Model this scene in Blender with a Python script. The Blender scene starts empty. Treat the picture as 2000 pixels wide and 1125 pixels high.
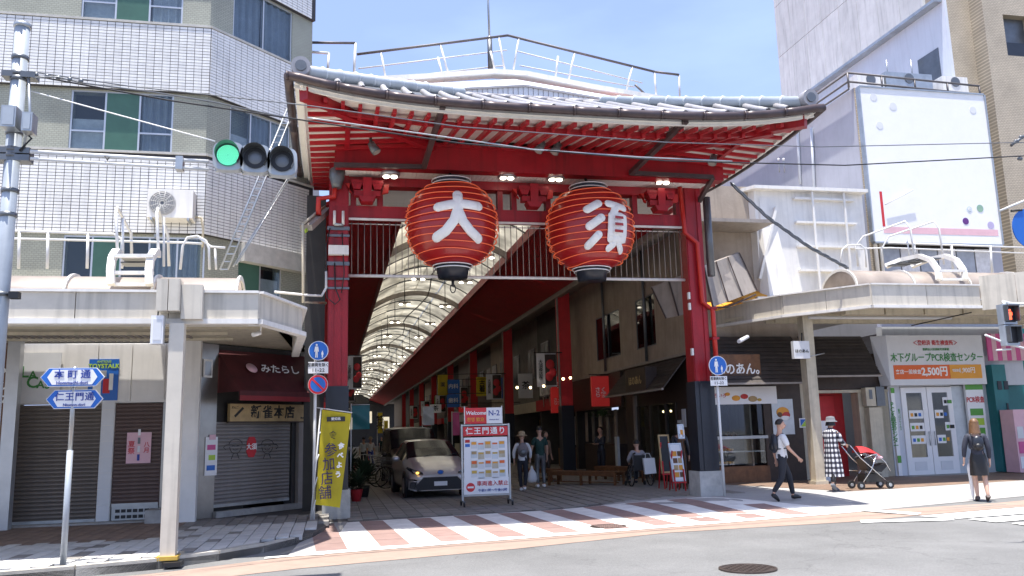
import bpy, bmesh, math, random
from mathutils import Vector, Matrix
R = math.radians
random.seed(7)
SC = bpy.context.scene
COL = SC.collection
# ------------------------------------------------------------------ camera
F = 1648.0; EYE = 1.6
def V(*a): return Vector(a)
_U = V(-250, -9562, F).normalized()
_Y = V(-350, 292.5, F); _Y = (_Y - _U * _Y.dot(_U)).normalized()
_X = _Y.cross(_U)
if _X[0] < 0: _X = -_X
cam = bpy.data.cameras.new('camera'); camo = bpy.data.objects.new('camera', cam); COL.objects.link(camo)
_r = V(_X[0], _Y[0], _U[0]); _d = V(_X[1], _Y[1], _U[1]); _f = V(_X[2], _Y[2], _U[2])
_m = Matrix((( _r.x, -_d.x, -_f.x, 0), (_r.y, -_d.y, -_f.y, 0), (_r.z, -_d.z, -_f.z, EYE), (0, 0, 0, 1)))
camo.matrix_world = _m
cam.sensor_width = 36; cam.lens = 36 * F / 2000; cam.clip_end = 2000; cam.clip_start = .1
SC.camera = camo
# ------------------------------------------------------------------ light
SUN = V(-.115, -.145, 1).normalized()
el = math.asin(SUN.z); az = math.atan2(SUN.x, SUN.y)
w = bpy.data.worlds.new('World'); SC.world = w; w.use_nodes = True
nt = w.node_tree; nt.nodes.clear()
sky = nt.nodes.new('ShaderNodeTexSky'); sky.sky_type = 'NISHITA'; sky.sun_disc = False
sky.sun_elevation = el; sky.sun_rotation = az; sky.air_density = 1.0; sky.dust_density = 2.0; sky.ozone_density = 1.6
bgn = nt.nodes.new('ShaderNodeBackground'); bgn.inputs[1].default_value = .112
wo = nt.nodes.new('ShaderNodeOutputWorld')
# thin, faint summer cloud veil mixed into the sky
tc = nt.nodes.new('ShaderNodeTexCoord'); mp = nt.nodes.new('ShaderNodeMapping'); mp.inputs['Scale'].default_value = (1.2, 1.2, 4)
nz = nt.nodes.new('ShaderNodeTexNoise'); nz.inputs['Scale'].default_value = 2.2; nz.inputs['Detail'].default_value = 6
cr = nt.nodes.new('ShaderNodeValToRGB'); cr.color_ramp.elements[0].position = .42; cr.color_ramp.elements[1].position = .75
cr.color_ramp.elements[0].color = (.3, .3, .3, 1); cr.color_ramp.elements[1].color = (.62, .62, .62, 1)
mx = nt.nodes.new('ShaderNodeMix'); mx.data_type = 'RGBA'; mx.inputs[7].default_value = (3.9, 5.1, 9.4, 1)
L = nt.links.new
L(tc.outputs['Generated'], mp.inputs[0]); L(mp.outputs[0], nz.inputs[0]); L(nz.outputs[0], cr.inputs[0])
L(cr.outputs[0], mx.inputs[0]); L(sky.outputs[0], mx.inputs[6]); L(mx.outputs[2], bgn.inputs[0]); L(bgn.outputs[0], wo.inputs[0])
sd = bpy.data.lights.new('sun', 'SUN'); sd.energy = 5.0; sd.angle = R(.6); sd.color = (1, .955, .89)
so = bpy.data.objects.new('sun', sd); COL.objects.link(so); so.rotation_euler = SUN.to_track_quat('Z', 'Y').to_euler(); so.location = (-5, -5, 40)
vs = SC.view_settings; vs.view_transform = 'Standard'; vs.look = 'None'; vs.gamma = 1; vs.exposure = .92; vs.use_curve_mapping = False
SC.render.engine = 'CYCLES'
# ------------------------------------------------------------------ measuring the place
def ray(px, py):
    d = V(px - 1000, py - 562.5, F); return V(d.dot(_X), d.dot(_Y), d.dot(_U))
def W(px, py, x=None, y=None, z=None):
    r = ray(px, py)
    t = x / r.x if x is not None else y / r.y if y is not None else (z - EYE) / r.z
    return V(0, 0, EYE) + r * t
def _S(t):
    t = min(1, max(0, t)); return t * t * (3 - 2 * t)
def gh(x, y): return .12 * _S((x - 4) / 4) * _S((y - 14) / 3.5)
def G(px, py):
    z = 0
    for _ in range(12):
        p = W(px, py, z=z); z = gh(p.x, p.y)
    return p
def WP(px, py, T):                       # point of facade T under a picture point, in facade coordinates (u, z)
    i = T.inverted(); o = i @ V(0, 0, EYE); d = i.to_3x3() @ ray(px, py)
    p = o - d * (o.y / d.y); return p.x, p.z
# ------------------------------------------------------------------ materials
MATS = {}
def mat(name, col, rough=.6, metal=0, var=.12, scale=3., bump=0, bscale=40, rnd=0, emit=None, es=1, trans=0, coat=0, streak=0, spec=.5):
    if name in MATS: return MATS[name]
    m = bpy.data.materials.new(name); m.use_nodes = True; t = m.node_tree; b = t.nodes['Principled BSDF']; l = t.links.new
    c4 = (*col, 1); b.inputs['Roughness'].default_value = rough; b.inputs['Metallic'].default_value = metal
    b.inputs['Specular IOR Level'].default_value = spec
    if coat: b.inputs['Coat Weight'].default_value = coat
    if trans: b.inputs['Transmission Weight'].default_value = trans
    b.inputs['Base Color'].default_value = c4
    co = t.nodes.new('ShaderNodeTexCoord')
    src = None
    if var or rnd or streak:
        n = t.nodes.new('ShaderNodeTexNoise'); n.inputs['Scale'].default_value = scale; n.inputs['Detail'].default_value = 5; n.inputs['Roughness'].default_value = .65
        l(co.outputs['Object'], n.inputs[0])
        mr = t.nodes.new('ShaderNodeMapRange'); mr.inputs[1].default_value = .3; mr.inputs[2].default_value = .7
        mr.inputs[3].default_value = 1 - var; mr.inputs[4].default_value = 1 + var * .6; l(n.outputs[0], mr.inputs[0]); v = mr.outputs[0]
        if streak:
            mp = t.nodes.new('ShaderNodeMapping'); mp.inputs['Scale'].default_value = (5, 5, .35); l(co.outputs['Object'], mp.inputs[0])
            n2 = t.nodes.new('ShaderNodeTexNoise'); n2.inputs['Scale'].default_value = 1.6; n2.inputs['Detail'].default_value = 4; l(mp.outputs[0], n2.inputs[0])
            m2 = t.nodes.new('ShaderNodeMapRange'); m2.inputs[1].default_value = .5; m2.inputs[2].default_value = .75; m2.inputs[3].default_value = 1; m2.inputs[4].default_value = 1 - streak
            l(n2.outputs[0], m2.inputs[0]); mm = t.nodes.new('ShaderNodeMath'); mm.operation = 'MULTIPLY'; l(v, mm.inputs[0]); l(m2.outputs[0], mm.inputs[1]); v = mm.outputs[0]
        if rnd:
            oi = t.nodes.new('ShaderNodeObjectInfo'); m3 = t.nodes.new('ShaderNodeMapRange'); m3.inputs[3].default_value = 1 - rnd; m3.inputs[4].default_value = 1 + rnd * .5
            l(oi.outputs['Random'], m3.inputs[0]); mm = t.nodes.new('ShaderNodeMath'); mm.operation = 'MULTIPLY'; l(v, mm.inputs[0]); l(m3.outputs[0], mm.inputs[1]); v = mm.outputs[0]
        vm = t.nodes.new('ShaderNodeVectorMath'); vm.operation = 'SCALE'; vm.inputs[0].default_value = col; l(v, vm.inputs['Scale']); l(vm.outputs[0], b.inputs['Base Color']); src = vm
    if bump:
        n = t.nodes.new('ShaderNodeTexNoise'); n.inputs['Scale'].default_value = bscale; n.inputs['Detail'].default_value = 3; l(co.outputs['Object'], n.inputs[0])
        bp = t.nodes.new('ShaderNodeBump'); bp.inputs['Strength'].default_value = bump; bp.inputs['Distance'].default_value = .02; l(n.outputs[0], bp.inputs['Height']); l(bp.outputs[0], b.inputs['Normal'])
    if emit: b.inputs['Emission Color'].default_value = (*emit, 1); b.inputs['Emission Strength'].default_value = es
    MATS[name] = m; return m
def grid_mat(name, c1, c2, mortar, bw, rh, msz=.012, off=.5, rough=.6, bump=.4, axis='xz', var=.15, wob=0):
    m = bpy.data.materials.new(name); m.use_nodes = True; t = m.node_tree; b = t.nodes['Principled BSDF']; l = t.links.new
    b.inputs['Roughness'].default_value = rough
    co = t.nodes.new('ShaderNodeTexCoord'); sp = t.nodes.new('ShaderNodeSeparateXYZ'); cb = t.nodes.new('ShaderNodeCombineXYZ'); l(co.outputs['Object'], sp.inputs[0])
    l(sp.outputs['XYZ'.index(axis[0].upper())], cb.inputs[0]); l(sp.outputs['XYZ'.index(axis[1].upper())], cb.inputs[1])
    br = t.nodes.new('ShaderNodeTexBrick'); br.offset = off; br.inputs['Scale'].default_value = 1; br.inputs['Brick Width'].default_value = bw; br.inputs['Row Height'].default_value = rh
    br.inputs['Mortar Size'].default_value = msz; br.inputs['Color1'].default_value = (*c1, 1); br.inputs['Color2'].default_value = (*c2, 1); br.inputs['Mortar'].default_value = (*mortar, 1)
    l(cb.outputs[0], br.inputs[0])
    n = t.nodes.new('ShaderNodeTexNoise'); n.inputs['Scale'].default_value = 1.3; n.inputs['Detail'].default_value = 6; l(co.outputs['Object'], n.inputs[0])
    mr = t.nodes.new('ShaderNodeMapRange'); mr.inputs[1].default_value = .3; mr.inputs[2].default_value = .7; mr.inputs[3].default_value = 1 - var; mr.inputs[4].default_value = 1 + var * .5; l(n.outputs[0], mr.inputs[0])
    vm = t.nodes.new('ShaderNodeVectorMath'); vm.operation = 'SCALE'; l(br.outputs[0], vm.inputs[0]); l(mr.outputs[0], vm.inputs['Scale']); l(vm.outputs[0], b.inputs['Base Color'])
    if bump:
        bp = t.nodes.new('ShaderNodeBump'); bp.invert = True; bp.inputs['Strength'].default_value = bump; bp.inputs['Distance'].default_value = .01; l(br.outputs['Fac'], bp.inputs['Height']); l(bp.outputs[0], b.inputs['Normal'])
    MATS[name] = m; return m
def glass_mat(name, tint=(.8, .85, .87), refl=.25, rough=.03):
    m = bpy.data.materials.new(name); m.use_nodes = True; t = m.node_tree; t.nodes.clear(); l = t.links.new
    o = t.nodes.new('ShaderNodeOutputMaterial'); mx = t.nodes.new('ShaderNodeMixShader'); tr = t.nodes.new('ShaderNodeBsdfTransparent'); g = t.nodes.new('ShaderNodeBsdfGlossy')
    tr.inputs[0].default_value = (*tint, 1); g.inputs['Roughness'].default_value = rough; mx.inputs[0].default_value = refl
    l(tr.outputs[0], mx.inputs[1]); l(g.outputs[0], mx.inputs[2]); l(mx.outputs[0], o.inputs[0]); MATS[name] = m; return m
def translucent_mat(name, col, fac=.6, rough=.5, mul=1, streaks=0):
    m = bpy.data.materials.new(name); m.use_nodes = True; t = m.node_tree; t.nodes.clear(); l = t.links.new
    o = t.nodes.new('ShaderNodeOutputMaterial'); mx = t.nodes.new('ShaderNodeMixShader'); tr = t.nodes.new('ShaderNodeBsdfTranslucent'); g = t.nodes.new('ShaderNodeBsdfPrincipled')
    g.inputs['Roughness'].default_value = rough; mx.inputs[0].default_value = fac
    co = t.nodes.new('ShaderNodeTexCoord'); n = t.nodes.new('ShaderNodeTexNoise'); n.inputs['Scale'].default_value = 1.1; n.inputs['Detail'].default_value = 5; l(co.outputs['Object'], n.inputs[0])
    oi = t.nodes.new('ShaderNodeObjectInfo'); mr = t.nodes.new('ShaderNodeMapRange'); mr.inputs[1].default_value = .3; mr.inputs[2].default_value = .72; mr.inputs[3].default_value = .5; mr.inputs[4].default_value = 1.08
    l(n.outputs[0], mr.inputs[0]); m3 = t.nodes.new('ShaderNodeMapRange'); m3.inputs[3].default_value = .82; m3.inputs[4].default_value = 1.0; l(oi.outputs['Random'], m3.inputs[0])
    mm = t.nodes.new('ShaderNodeMath'); mm.operation = 'MULTIPLY'; l(mr.outputs[0], mm.inputs[0]); l(m3.outputs[0], mm.inputs[1])
    vm = t.nodes.new('ShaderNodeVectorMath'); vm.operation = 'SCALE'; vm.inputs[0].default_value = col; l(mm.outputs[0], vm.inputs['Scale'])
    l(vm.outputs[0], tr.inputs[0]); l(vm.outputs[0], g.inputs[0]); l(g.outputs[0], mx.inputs[1]); l(tr.outputs[0], mx.inputs[2]); l(mx.outputs[0], o.inputs[0]); MATS[name] = m; return m
M = lambda n: MATS[n]
def asphalt_mat():
    m = mat('asphalt', (.185, .185, .18), .92, var=.22, scale=.55, bump=.6, bscale=170); t = m.node_tree; l = t.links.new; b = t.nodes['Principled BSDF']
    src = b.inputs['Base Color'].links[0].from_socket; co = [n for n in t.nodes if n.type == 'TEX_COORD'][0]
    n = t.nodes.new('ShaderNodeTexNoise'); n.inputs['Scale'].default_value = 55; n.inputs['Detail'].default_value = 4; n.inputs['Roughness'].default_value = .8; l(co.outputs['Object'], n.inputs[0])
    r1 = t.nodes.new('ShaderNodeMapRange'); r1.inputs[1].default_value = .3; r1.inputs[2].default_value = .7; r1.inputs[3].default_value = .72; r1.inputs[4].default_value = 1.3; l(n.outputs[0], r1.inputs[0])
    v = t.nodes.new('ShaderNodeTexVoronoi'); v.feature = 'DISTANCE_TO_EDGE'; v.inputs['Scale'].default_value = .28; mp = t.nodes.new('ShaderNodeVectorMath'); mp.operation = 'ADD'
    n2 = t.nodes.new('ShaderNodeTexNoise'); n2.inputs['Scale'].default_value = 1.4; n2.inputs['Detail'].default_value = 5; l(co.outputs['Object'], n2.inputs[0]); l(co.outputs['Object'], mp.inputs[0]); l(n2.outputs[1], mp.inputs[1]); l(mp.outputs[0], v.inputs[0])
    r2 = t.nodes.new('ShaderNodeMapRange'); r2.inputs[1].default_value = .0; r2.inputs[2].default_value = .006; r2.inputs[3].default_value = .8; r2.inputs[4].default_value = 1; l(v.outputs[0], r2.inputs[0])
    q = t.nodes.new('ShaderNodeMath'); q.operation = 'MULTIPLY'; l(r1.outputs[0], q.inputs[0]); l(r2.outputs[0], q.inputs[1])
    vm = t.nodes.new('ShaderNodeVectorMath'); vm.operation = 'SCALE'; l(src, vm.inputs[0]); l(q.outputs[0], vm.inputs['Scale']); l(vm.outputs[0], b.inputs['Base Color'])
mat('vermilion', (.33, .006, .013), .42, var=.22, scale=1.8, bump=.2, bscale=30, streak=.38)
mat('vermilion_rafter', (.40, .008, .015), .42, var=.1, rnd=.12)
mat('deep_red', (.58, .022, .028), .5, var=.15, streak=.1)
mat('maroon', (.50, .022, .028), .6, var=.2)
mat('orange_pipe', (.50, .022, .014), .35, var=.1)
mat('white_paint', (.74, .73, .70), .5, var=.08, streak=.12)
mat('soffit_white', (.80, .78, .73), .6, var=.06)
mat('cream', (.54, .485, .37), .6, var=.16, streak=.25)
mat('canopy_panel', (.60, .555, .47), .45, var=.1, rnd=.06, streak=.3)
mat('brown_metal', (.075, .055, .05), .4, .2, var=.2)
mat('gutter_brown', (.085, .062, .062), .38, .3, var=.25, streak=.2)
mat('tile_grey', (.40, .385, .39), .35, .1, var=.2, rnd=.15)
mat('ridge_blue', (.58, .63, .66), .4, .1, var=.15, rnd=.1)
mat('galv', (.42, .44, .45), .38, .7, var=.2)
mat('galv_dark', (.16, .17, .18), .4, .6, var=.2)
mat('pole_grey', (.40, .44, .48), .5, .2, var=.15, streak=.2)
mat('rail_white', (.70, .70, .68), .4, var=.1, streak=.1)
mat('rail_dark', (.13, .12, .12), .5, .3, var=.2)
mat('black', (.012, .012, .014), .45, var=.2)
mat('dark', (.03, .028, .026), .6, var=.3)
mat('navy_black', (.016, .02, .03), .35, var=.25)
mat('concrete', (.36, .35, .33), .85, var=.25, scale=5, bump=.3, bscale=60)
mat('concrete_light', (.46, .45, .42), .85, var=.2, scale=5, bump=.3, bscale=60)
mat('grout', (.045, .045, .05), .8, var=.2)
mat('white_tile', (.74, .735, .72), .22, var=.12, rnd=.1, scale=1.2, streak=.14)
mat('steel', (.34, .33, .31), .28, .85, var=.2, scale=1.5)
mat('shutter_brown', (.17, .145, .125), .45, .3, var=.2, scale=2)
mat('shutter_rust', (.13, .09, .08), .5, .2, var=.2, scale=2)
mat('shutter_grey', (.27, .25, .235), .45, .3, var=.15, scale=2)
mat('aluminium', (.55, .56, .57), .35, .6, var=.1)
mat('green_panel', (.05, .125, .09), .35, var=.15)
mat('curtain', (.62, .62, .64), .8, var=.2, scale=6)
mat('curtain_blue', (.34, .37, .43), .8, var=.2, scale=3)
mat('room_dark', (.02, .02, .025), .8)
mat('wood', (.17, .075, .03), .5, var=.35, scale=6, streak=.2)
mat('wood_light', (.48, .33, .15), .5, var=.25, scale=6)
mat('wood_dark', (.045, .028, .02), .55, var=.3, scale=6)
mat('slat_dark', (.062, .05, .044), .6, var=.25, rnd=.2, streak=.2)
mat('beige_wall', (.36, .30, .24), .85, var=.16, scale=2, bump=.2, bscale=20, streak=.2)
mat('grey_render', (.40, .41, .47), .8, var=.09, scale=1.2, bump=.1, bscale=20, streak=.08)
mat('pale_render', (.62, .65, .70), .8, var=.06, scale=1.2, streak=.1)
mat('white_metal', (.76, .74, .70), .5, var=.1, scale=1.5, streak=.15)
mat('dusty_metal', (.30, .265, .235), .6, var=.15, streak=.2)
mat('cladding', (.62, .615, .60), .7, var=.12, scale=1.5, rnd=.08, streak=.25)
asphalt_mat()
mat('road_white', (.76, .76, .73), .7, var=.28, scale=7)
mat('awning_maroon', (.075, .010, .012), .7, var=.3, streak=.2)
mat('pink_pave', (.30, .20, .175), .85, var=.14, scale=4, rnd=.12, bump=.25, bscale=120)
mat('strip_pink', (.33, .24, .19), .85, var=.12, scale=3, bump=.25, bscale=120)
mat('white_pave', (.78, .77, .73), .8, var=.2, scale=2.2, rnd=.05, bump=.2, bscale=90)
mat('paver_light', (.56, .55, .52), .85, var=.14, scale=5, rnd=.14, bump=.2, bscale=80)
mat('paver_brown', (.24, .17, .13), .85, var=.2, scale=5, rnd=.2, bump=.2, bscale=80)
mat('paver_grey', (.25, .235, .215), .8, var=.2, scale=5, rnd=.25, bump=.2, bscale=80)
mat('paver_joint', (.09, .085, .08), .9, var=.2)
mat('pavement_right', (.36, .35, .335), .85, var=.12, scale=2, bump=.2, bscale=80)
mat('kerb_stone', (.47, .44, .38), .85, var=.2, scale=6, bump=.3, bscale=60, rnd=.12)
mat('brown_strip', (.26, .17, .12), .85, var=.2, scale=3, bump=.2, bscale=90)
mat('iron', (.09, .07, .06), .5, .6, var=.3, scale=12)
mat('lantern_red', (.36, .010, .012), .35, var=.14, scale=3, coat=.2)
mat('neon_orange', (.62, .13, .06), .3, emit=(1, .16, .05), es=.16)
mat('sign_white', (.80, .80, .80), .4, var=.03)
mat('sign_white2', (.66, .67, .68), .5, var=.05)
mat('sign_blue', (.015, .13, .50), .35, var=.04)
mat('sign_red', (.62, .02, .03), .4, var=.05)
mat('banner_yellow', (.78, .60, .03), .6, var=.1)
mat('ink_blue', (.02, .05, .3), .6)
mat('ink_black', (.02, .02, .02), .6)
mat('ink_white', (.85, .85, .83), .6)
mat('ink_red', (.55, .03, .04), .6)
mat('ink_green', (.05, .25, .06), .6)
mat('orange_paint', (.72, .13, .02), .5, var=.05)
mat('amber_paint', (.75, .33, .03), .5, var=.05)
mat('green_paint', (.10, .33, .05), .5, var=.05)
mat('lime_paint', (.40, .60, .06), .5, var=.05)
mat('teal', (.02, .17, .18), .45, var=.15)
mat('pink_paint', (.62, .10, .28), .5, var=.1)
mat('pale_pink', (.72, .45, .50), .5, var=.1)
mat('gold', (.55, .36, .06), .5, var=.2)
mat('skin', (.52, .30, .21), .55, var=.05)
mat('skin_light', (.62, .40, .30), .55, var=.05)
mat('hair', (.018, .014, .012), .5, var=.2, scale=20)
mat('hair_brown', (.16, .085, .04), .45, var=.3, scale=25)
mat('rubber', (.015, .015, .016), .7)
mat('chrome', (.6, .6, .62), .15, .95)
mat('lamp_glow', (.9, .85, .7), .3, emit=(1, .92, .75), es=3.2)
mat('warm_glow', (.9, .7, .4), .3, emit=(1, .72, .35), es=5)
mat('lit_panel', (.8, .75, .6), .4, emit=(1, .88, .62), es=.35)
glass_mat('glass', (.75, .8, .82), .055); glass_mat('glass_dark', (.25, .27, .28), .2); glass_mat('glass_clear', (.9, .92, .92), .08)
translucent_mat('vault_sheet', (.88, .85, .75), .66)
translucent_mat('poly_roof', (.60, .52, .46), .35, .25)
translucent_mat('lamp_cloth', (.86, .66, .03), .35)
grid_mat('mosaic_green', (.36, .37, .30), (.32, .33, .27), (.25, .25, .21), .085, .042, .006, bump=.3)
grid_mat('tan_tile', (.52, .44, .33), (.47, .40, .30), (.30, .26, .2), .12, .06, .008, bump=.3)
grid_mat('pcr_brick', (.2, .2, .2), (.18, .18, .18), (.1, .1, .1), .2, .1)
# ------------------------------------------------------------------ objects
WMX = {}
def wmx(o): return WMX.get(o.name, Matrix())
class MB:
    def __init__(s, T=None): s.v = []; s.f = []; s.mi = []; s.sm = []; s.mats = []; s.cur = 0; s.T = T
    def use(s, m):
        m = MATS[m] if isinstance(m, str) else m
        if m not in s.mats: s.mats.append(m)
        s.cur = s.mats.index(m); return s
    def add(s, vs, fs, smooth=False):
        k = len(s.v)
        s.v += [(s.T @ Vector(v)) if s.T else Vector(v) for v in vs]
        for f in fs: s.f.append([i + k for i in f]); s.mi.append(s.cur); s.sm.append(smooth)
        return s
    def box(s, x0, x1, y0, y1, z0, z1, Mx=None):
        vs = [V(x, y, z) for z in (z0, z1) for y in (y0, y1) for x in (x0, x1)]
        if Mx: vs = [Mx @ v for v in vs]
        return s.add(vs, [(0, 2, 3, 1), (4, 5, 7, 6), (0, 1, 5, 4), (2, 6, 7, 3), (0, 4, 6, 2), (1, 3, 7, 5)])
    def beam(s, a, b, w, h, up=V(0, 0, 1)):            # rectangular bar from a to b
        a = V(*a); b = V(*b); d = (b - a).normalized(); sx = d.cross(up)
        sx = sx.normalized() if sx.length > 1e-4 else V(1, 0, 0); u = sx.cross(d).normalized()
        vs = [p + sx * i * w / 2 + u * j * h / 2 for p in (a, b) for i, j in ((-1, -1), (1, -1), (1, 1), (-1, 1))]
        return s.add(vs, [(0, 1, 2, 3), (7, 6, 5, 4), (0, 4, 5, 1), (1, 5, 6, 2), (2, 6, 7, 3), (3, 7, 4, 0)])
    def tube(s, pts, r, n=8, smooth=True, closed=False):
        pts = [V(*p) for p in pts]; rs = r if isinstance(r, (list, tuple)) else [r] * len(pts)
        vs = []; N = len(pts); u = None
        for i, p in enumerate(pts):
            d = (pts[(i + 1) % N] - pts[i - 1]) if closed else (pts[min(i + 1, N - 1)] - pts[max(i - 1, 0)])
            d = d.normalized() if d.length > 1e-9 else V(0, 0, 1)
            if u is None: u = d.orthogonal().normalized()
            u = (u - d * u.dot(d)); u = u.normalized() if u.length > 1e-6 else d.orthogonal().normalized()
            q = d.cross(u)
            vs += [p + (u * math.cos(a) + q * math.sin(a)) * rs[i] for a in [2 * math.pi * k / n for k in range(n)]]
        fs = []
        for i in range(N if closed else N - 1):
            j = (i + 1) % N
            fs += [(i * n + k, i * n + (k + 1) % n, j * n + (k + 1) % n, j * n + k) for k in range(n)]
        s.add(vs, fs, smooth)
        if not closed:
            k0 = len(s.v) - len(vs); s.f.append([k0 + k for k in range(n)][::-1]); s.mi.append(s.cur); s.sm.append(False)
            s.f.append([k0 + (N - 1) * n + k for k in range(n)]); s.mi.append(s.cur); s.sm.append(False)
        return s
    def lathe(s, prof, c=(0, 0, 0), n=24, smooth=True, sx=1, sy=1, Mx=None, caps=True):
        vs = [V(c[0] + r * sx * math.cos(2 * math.pi * k / n), c[1] + r * sy * math.sin(2 * math.pi * k / n), c[2] + z) for r, z in prof for k in range(n)]
        if Mx: vs = [Mx @ v for v in vs]
        m = len(prof); fs = [(i * n + k, i * n + (k + 1) % n, (i + 1) * n + (k + 1) % n, (i + 1) * n + k) for i in range(m - 1) for k in range(n)]
        s.add(vs, fs, smooth)
        if caps:
            k0 = len(s.v) - len(vs)
            for st, rv in ((k0, True), (k0 + (m - 1) * n, False)):
                L_ = [st + k for k in range(n)]; s.f.append(L_[::-1] if rv else L_); s.mi.append(s.cur); s.sm.append(False)
        return s
    def prism(s, poly, d0, d1, ax='y'):                 # polygon (a,b) extruded: ax y -> (x,z), x -> (y,z), z -> (x,y)
        P = {'y': lambda a, b, d: (a, d, b), 'x': lambda a, b, d: (d, a, b), 'z': lambda a, b, d: (a, b, d)}[ax]
        n = len(poly); vs = [P(a, b, d0) for a, b in poly] + [P(a, b, d1) for a, b in poly]
        ar = sum(poly[i][0] * poly[(i + 1) % n][1] - poly[(i + 1) % n][0] * poly[i][1] for i in range(n))
        fl = (ar > 0) == (d1 > d0)
        if ax == 'y': fl = not fl
        fs = [list(range(n)), [n + i for i in range(n)][::-1]] + [(i, i + n, (i + 1) % n + n, (i + 1) % n) for i in range(n)]
        if fl: fs = [list(f)[::-1] for f in fs]
        return s.add(vs, fs)
    def quad(s, *p): return s.add([V(*q) for q in p], [tuple(range(len(p)))])
    def ball(s, c, rx, ry=None, rz=None, n=10, Mx=None):
        ry = ry or rx; rz = rz or rx; m = max(4, n // 2 + 1)
        vs = []; fs = []
        for i in range(m + 1):
            t = math.pi * i / m
            for k in range(n):
                a = 2 * math.pi * k / n; v = V(rx * math.sin(t) * math.cos(a), ry * math.sin(t) * math.sin(a), rz * math.cos(t))
                vs.append((Mx @ v if Mx else v) + V(*c))
        for i in range(m):
            for k in range(n): fs.append((i * n + k, (i + 1) * n + k, (i + 1) * n + (k + 1) % n, i * n + (k + 1) % n))
        return s.add(vs, fs, True)
    def grid(s, fn, nu, nv, smooth=True):
        vs = [fn(i / nu, j / nv) for i in range(nu + 1) for j in range(nv + 1)]
        return s.add(vs, [(i * (nv + 1) + j, (i + 1) * (nv + 1) + j, (i + 1) * (nv + 1) + j + 1, i * (nv + 1) + j + 1) for i in range(nu) for j in range(nv)], smooth)
    def build(s, name, m=None, parent=None, kind=None, label=None):
        me = bpy.data.meshes.new(name)
        used = {i for f in s.f for i in f}
        if len(used) < len(s.v):
            mp_ = {}; nv = []
            for i in sorted(used): mp_[i] = len(nv); nv.append(s.v[i])
            s.v = nv; s.f = [[mp_[i] for i in f] for f in s.f]
        vs = s.v
        if parent is not None and parent.name in WMX:
            iv = WMX[parent.name].inverted(); vs = [iv @ v for v in vs]
        me.from_pydata([tuple(v) for v in vs], [], s.f)
        if s.mats:
            for q in s.mats: me.materials.append(q)
            me.polygons.foreach_set('material_index', s.mi)
        if m is not None and not s.mats: me.materials.append(MATS[m] if isinstance(m, str) else m)
        me.polygons.foreach_set('use_smooth', s.sm); me.validate(); me.update()
        o = bpy.data.objects.new(name, me); COL.objects.link(o)
        if parent is not None:
            o.parent = parent
            if parent.name in WMX: WMX[o.name] = WMX[parent.name]
        if kind: o['kind'] = kind
        if label: o['label'] = label
        return o
def mesh_of(mb, name, m=None):
    me = bpy.data.meshes.new(name); me.from_pydata([tuple(v) for v in mb.v], [], mb.f)
    if mb.mats:
        for q in mb.mats: me.materials.append(q)
        me.polygons.foreach_set('material_index', mb.mi)
    elif m: me.materials.append(MATS[m])
    me.polygons.foreach_set('use_smooth', mb.sm); me.update(); return me
def inst(name, me, Mw, parent=None):
    o = bpy.data.objects.new(name, me); COL.objects.link(o); WMX[o.name] = Mw
    if parent is not None: o.parent = parent; o.matrix_basis = wmx(parent).inverted() @ Mw
    else: o.matrix_basis = Mw
    return o
def tag(o, label, cat, group=None, kind=None):
    if label: o['label'] = label
    if cat: o['category'] = cat
    if group: o['group'] = group
    if kind: o['kind'] = kind
    return o
def thing(name, label, cat, loc=(0, 0, 0), rz=0, group=None):
    o = bpy.data.objects.new(name, None); COL.objects.link(o); o.empty_display_size = .2
    o.location = loc; o.rotation_euler = (0, 0, rz); WMX[o.name] = Matrix.Translation(loc) @ Matrix.Rotation(rz, 4, 'Z')
    return tag(o, label, cat, group)
def copy_tree(o, parent=None, Mw=None):
    c = o.copy(); COL.objects.link(c)
    if parent: c.parent = parent
    if Mw is not None: c.matrix_basis = Mw; WMX[c.name] = Mw
    for ch in list(o.children): copy_tree(ch, c)
    return c
def TR(x, y, z=0, rz=0): return Matrix.Translation((x, y, z)) @ Matrix.Rotation(rz, 4, 'Z')
TEXTS = []
FACE = Matrix.Rotation(R(90), 4, 'X')                  # lettering upright, read from -Y
def text(body, size, Mw, m, parent, bold=.012, align='CENTER', shear=0, sx=1, ext=.003, spacing=1, line=1, name='lettering'):
    c = bpy.data.curves.new(name, 'FONT'); c.body = body; c.size = size; c.align_x = align; c.align_y = 'CENTER'; c.offset = bold * size; c.shear = shear
    c.extrude = ext; c.space_character = spacing; c.space_line = line; c.resolution_u = 3
    o = bpy.data.objects.new('tmp_text', c); COL.objects.link(o)
    TEXTS.append((o, name, Mw @ Matrix.Diagonal((sx, 1, 1, 1)), MATS[m], parent)); return o
def ftext(body, size, u, z, T, m, parent, d=-.012, **k):   # on facade T (u along, z up, d towards -Y of it)
    return text(body, size, T @ Matrix.Translation((u, d, z)) @ FACE, m, parent, **k)
def vtext(body, size, u, z, T, m, parent, d=-.012, **k):   # written downwards
    return ftext('\n'.join(body), size, u, z, T, m, parent, d, **k)
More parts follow.
